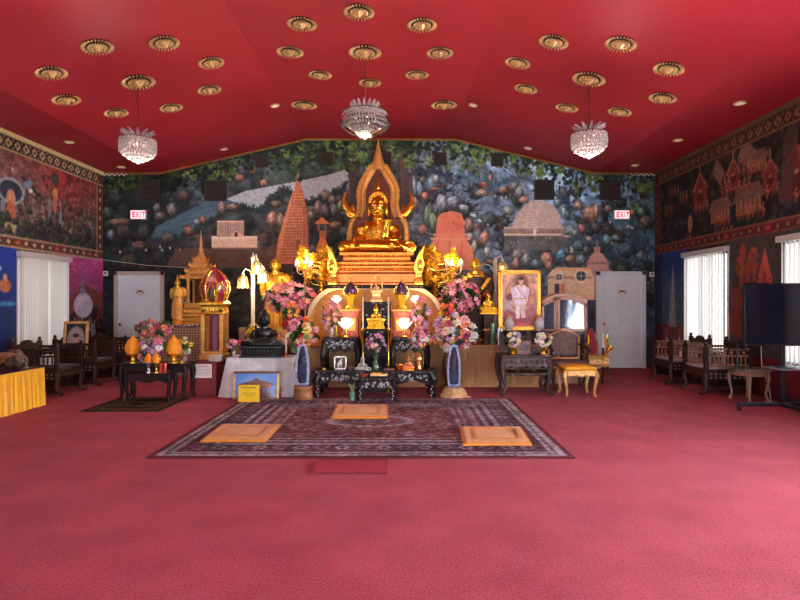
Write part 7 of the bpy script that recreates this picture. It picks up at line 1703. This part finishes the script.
for x in (-w * .4, -w * .16, w * .16, w * .4): g.b2(x - .03, x + .03, .19, .24, h, h + .3); g.ell((x, .215, h + .31), (.04, .03, .03), 8, 6)
g.b2(-w * .44, w * .44, .2, .23, h + .22, h + .27); g.obj('raised_back', CW, t, bevel=.004)
for sx in (-1, 1): g = G(); g.tube([(sx * .12, -.19, .38), (sx * .14, -.19, h - .1)], [.035, .04], 8); g.ell((sx * .13, -.2, .48), (.045, .04, .06)); g.obj('carved_bracket', CW, t)
for u, lab in ((513.5, 'left'), (543.5, 'right')):
    bouquet('gold_bowl_flowers', 'gold footed bowl of white flowers at the %s end of the carved table' % lab, (at(u, 0, 8.8).x, 8.8, h), [(0, 0), (.05, 0), (.045, .012), (.02, .03), (.06, .07), (.075, .115), (.065, .115)], GOLDB, (0, 0, .235), (.125, .09, .12), 26, ['white', 'white', 'cream', 'white', 'lilac'], .075, ('orchid', 'ball'), 51 + len(lab), 22)
t = thing('small_chest', 'small reddish carved box between the two gold bowls on the carved table', 'box', ((a + b) / 2, 8.9, h)); g = G(); g.rloft([(.12, .08, 0), (.12, .08, .02), (.1, .07, .03), (.1, .07, .17), (.12, .08, .19), (.12, .08, .21)]); g.obj('body', mat('mauve_wood', (112, 76, 74), .5), t, bevel=.004); g = G(); g.b2(-.07, .07, -.074, -.069, .05, .15); g.obj('panel', CW, t, smooth=0)
# little golden shrine figure right of the robed monk
plinth(at(488.5, 0, 9.85).x, 9.85, .2, .2, .722, 1.24, WOODD, 'dark slim plinth under the small gold figure left of the portrait'); p = at(488.5, 0, 9.85); small_buddha(p, 1.242, .34, GOLDB, REDC, 'small red and gold seated figure on a slim plinth left of the portrait', 'small_gold_figure', YG, .1)
t = thing('glass_cylinder', 'tall glass cylinder on the wooden platform left of the portrait', 'vase', (at(492.5, 0, 9.68).x, 9.68, .722)); g = G(); g.lathe([(0, 0), (.045, 0), (.045, .36), (.04, .36), (.04, .01), (0, .01)], n=16); g.obj('glass', GV, t); g = G(); g.lathe([(.046, .0), (.05, .01), (.046, .02)], n=16); g.obj('base_ring', SILV, t)
SV = mat('silver_tube', (214, 216, 222), .2, .8)
for i, u in enumerate((498.5, 501.5)):
    t = thing('silver_rod', 'upright silver tube by the portrait corner, %s of two' % ('left' if i == 0 else 'right'), 'tube', (at(u, 0, 9.6).x, 9.6, .722), 0, 'upright silver tubes'); g = G(); g.lathe([(0, 0), (.02, 0), (.02, .26), (0, .26)], n=12); g.obj('tube', SV, t); g = G(); g.lathe([(0, .26), (.022, .26), (.022, .28), (0, .285)], n=12); g.obj('cap', WHITEP, t)
# arched glass cabinet
d = 9.95; a, b = at(541, 0, d).x, at(587, 0, d).x; w = b - a; zt = at(0, 293, d).z; ze = at(0, 301, d).z
t = thing('arched_glass_cabinet', 'pale wooden display cabinet with arched top and glass doors', 'cabinet', ((a + b) / 2, 10.15, 0)); CABW = mat('cabinet_wood', (168, 118, 90), .4, var=.15, scale=4, stretch=(8, 8, 1))
def arch_top(x, off=0): return ze + (zt - ze) * (1 - (x / (w / 2)) ** 2) + off
n = 16; xs = [-w / 2 + w * i / n for i in range(n + 1)]
g = G(); g.b2(-w / 2, w / 2, -.2, .2, 0, .36); g.b2(-w / 2, -w / 2 + .02, -.2, .2, .36, ze); g.b2(w / 2 - .02, w / 2, -.2, .2, .36, ze); g.b2(-w / 2, w / 2, .18, .2, .36, ze)
for z in (.74, 1.1): g.b2(-w / 2 + .02, w / 2 - .02, -.16, .18, z, z + .018)
g.obj('carcass', CABW, t, smooth=0)
g = G(); g.prism([(x, arch_top(x, -.06)) for x in xs] + [(x, arch_top(x)) for x in xs[::-1]], -.23, .2); g.obj('arched_cornice', CABW, t, smooth=30, bevel=.006)
for x0, x1 in ((-w / 2, -.005 - w * .16), (-w * .16 + .005, w / 2)):
    g = G(); s2 = .05; g.b2(x0, x0 + s2, -.225, -.2, .36, arch_top(x0 + s2 / 2, -.05)); g.b2(x1 - s2, x1, -.225, -.2, .36, arch_top(x1 - s2 / 2, -.05)); g.b2(x0, x1, -.225, -.2, .36, .42); g.b2(x0, x1, -.225, -.2, .93, .97); m_ = 8
    P = [x0 + (x1 - x0) * i / m_ for i in range(m_ + 1)]; g.prism([(x, arch_top(x, -.12)) for x in P] + [(x, arch_top(x, -.06)) for x in P[::-1]], -.225, -.2); f_ = g.obj('glass_door', CABW, t, bevel=.004)
    g = G(); g.prism([(x0 + .04, .4), (x1 - .04, .4)] + [(x, arch_top(x, -.1)) for x in P[::-1] if x0 + .03 < x < x1 - .03], -.214, -.211); g.obj('glass_pane', mat('cabinet_glass', (120, 140, 176), .05, var=.3, scale=3, trans=.75, spec=.9), f_, smooth=0)
for k, (x, z, hh, q) in enumerate(((-.3, .76, .2, (60, 90, 150)), (-.05, .76, .16, (190, 190, 200)), (.18, .76, .22, (70, 110, 160)), (-.28, 1.12, .18, (120, 110, 150)), (.1, 1.12, .2, (80, 110, 170)), (.25, .378, .25, (90, 100, 130)), (-.2, .378, .22, (60, 70, 110)))):
    tt = thing('cabinet_vase', ('blue', 'white', 'sky blue', 'violet', 'deep blue', 'grey blue', 'navy')[k] + ' vase inside the arched glass cabinet, on the ' + ('middle', 'middle', 'middle', 'upper', 'upper', 'bottom', 'bottom')[k] + ' level', 'vase', ((a + b) / 2 + x, 10.15, z), 0, 'vases inside the cabinet'); g = G(); g.lathe(vase_s(hh, .06), n=14); g.obj('body', mat('vase_glaze_%d' % k, q, .2), tt); g = G(); g.lathe([(.03, hh * .99), (.04, hh), (.03, hh * 1.01)], n=12); g.obj('rim', SILV, tt)
# upholstered armchair
d = 9.3; a, b = at(551.5, 0, d).x, at(582, 0, d).x; w = b - a
UPH = mat('brocade_brown', (120, 96, 84), .7, c2=(70, 54, 54), scale=26, bump=.3); FRW = mat('chair_frame_wood', (176, 124, 76), .35, var=.2)
t = thing('upholstered_armchair', 'armchair with a patterned brocade back and carved frame before the glass cabinet', 'chair', ((a + b) / 2, 9.28, 0))
zt2 = at(0, 331, 9.5).z
g = G(); P = [(-w / 2, .5)] + [(-w / 2 + w * i / 12, zt2 - .08 + .08 * sin(pi * i / 12)) for i in range(13)] + [(w / 2, .5)]
P2 = [(x * .86, .55 + (z - .5) * .90) for x, z in P]; g.tube([(x, .2, z) for x, z in P], .022, 8); g.tube([(P[0][0], .2, .5), (P[-1][0], .2, .5)], .022, 8); g.ell((0, .19, zt2 + .02), (.08, .02, .03)); g.obj('back_frame', FRW, t)
g = G(); g.prism(P2, .17, .23); g.obj('back_cushion', UPH, t, bevel=.02)
g = G(); g.rloft([(w / 2 + .05, .28, .36), (w / 2 + .06, .3, .38), (w / 2 + .06, .3, .42)]); g.obj('seat_rail', FRW, t, bevel=.006); g = G(); g.rloft([(w / 2 + .03, .27, .42), (w / 2 + .04, .28, .45), (w / 2, .25, .49)]); g.obj('seat_cushion', UPH, t, bevel=.015)
for sx in (-1, 1):
    g = G(); X = sx * (w / 2 + .04); g.tube([(sx * w / 2, .2, .74), (X, .1, .73), (X + sx * .01, -.12, .69), (X + sx * .01, -.2, .66)], [.022, .026, .028, .03], 8); g.tube([(X, -.2, .42), (X, -.12, .55), (X, -.15, .67)], .02, 8); g.obj('arm', WOODD, t)
    for sy in (-1, 1): Y = sy * .25; g = G(); g.tube([(X, Y, .38), (X + sx * .015, Y + sy * .015, .28), (X - sx * .01, Y, .1), (X + sx * .01, Y + sy * .03, .02)], [.035, .036, .02, .024], 8); g.obj('leg', WOODD, t)
# gold stool
a, b = at(565, 0, 8.5).x, at(596, 0, 8.5).x; w = b - a
t = thing('gold_stool', 'gilded stool with a golden yellow top and curved legs before the armchair', 'stool', ((a + b) / 2, 8.68, 0)); PG = mat('pale_gilt_wood', (214, 170, 104), .32, .45, var=.2, scale=16); h = .47
g = G(); g.rloft([(w / 2 - .02, .2, h - .06), (w / 2, .22, h - .045), (w / 2 + .005, .225, h - .02), (w / 2 - .03, .2, h)]); g.obj('seat_pad', YELLOW, t, bevel=.012)
g = G(); n = 18
for y in (-.2, .2): g.prism([(-w * .47, h - .06)] + [(w * .47 * (-1 + 2 * i / n), h - .11 - .035 * abs(cos(i / n * pi))) for i in range(n + 1)] + [(w * .47, h - .06)], y - .012, y + .012)
for x in (-w * .47, w * .47): g.box((x, 0, h - .09), (.024, .4, .06))
g.ell((0, -.215, h - .13), (.06, .012, .03)); g.obj('carved_rail', PG, t)
for sx in (-1, 1):
    for sy in (-1, 1): X, Y = sx * w * .46, sy * .19; g = G(); g.tube([(X, Y, h - .06), (X + sx * .03, Y + sy * .02, h * .72), (X - sx * .005, Y, h * .3), (X - sx * .01, Y, .06), (X + sx * .012, Y + sy * .02, .02)], [.034, .036, .022, .018, .022], 8); g.obj('leg', PG, t)
# gold carved seat with red cloth by the right door
p = at(596, 0, 9.7); t = thing('gold_ceremonial_seat', 'gold carved stand with dark curved legs beside the right door', 'stand', (p.x, 9.72, 0)); g = G(); g.rloft([(.17, .15, .34), (.19, .17, .38), (.17, .15, .42), (.17, .15, .5), (.2, .17, .54)]); 
for i in range(7): g.ell((-.15 + i * .05, -.165, .46), (.022, .02, .03), 6, 5)
g.obj('carved_seat', PG, t); 
for sx in (-1, 1):
    g = G(); g.tube([(sx * .16, -.05, .53), (sx * .19, -.08, .66), (sx * .15, -.1, .78), (sx * .17, -.12, .9)], [.03, .035, .03, .012], 8); g.tube([(sx * .17, -.1, .6), (sx * .24, -.12, .66), (sx * .22, -.12, .74)], [.02, .022, .008], 6); g.obj('gold_finial', GOLDB, t)
    for sy in (-1, 1): g = G(); g.tube([(sx * .15, sy * .12, .36), (sx * .19, sy * .14, .25), (sx * .15, sy * .13, .1), (sx * .18, sy * .15, .02)], [.03, .03, .02, .022], 8); g.obj('leg', WOODD, t)
t = thing('red_draped_cloth', 'dark crimson cloth folded to a peak on the gold carved stand', 'cloth', (p.x - .05, 9.80, .542)); g = G(); g.lathe([(0, 0), (.12, 0), (.125, .05), (.11, .2), (.07, .34), (.02, .44), (0, .45)], n=18, rib=.09, ribn=6, sy=.6); g.obj('drape', REDC, t)
t = thing('white_candle', 'short white candle with dark wick holder on the gold carved stand', 'candle', (p.x + .10, 9.64, .542)); g = G(); g.lathe([(0, 0), (.03, 0), (.02, .03), (.02, .12), (0, .12)], n=12); g.obj('holder', SIGNK, t); g = G(); g.tube([(0, 0, .12), (0, 0, .36)], .014, 8); g.obj('wax', WAX, t)
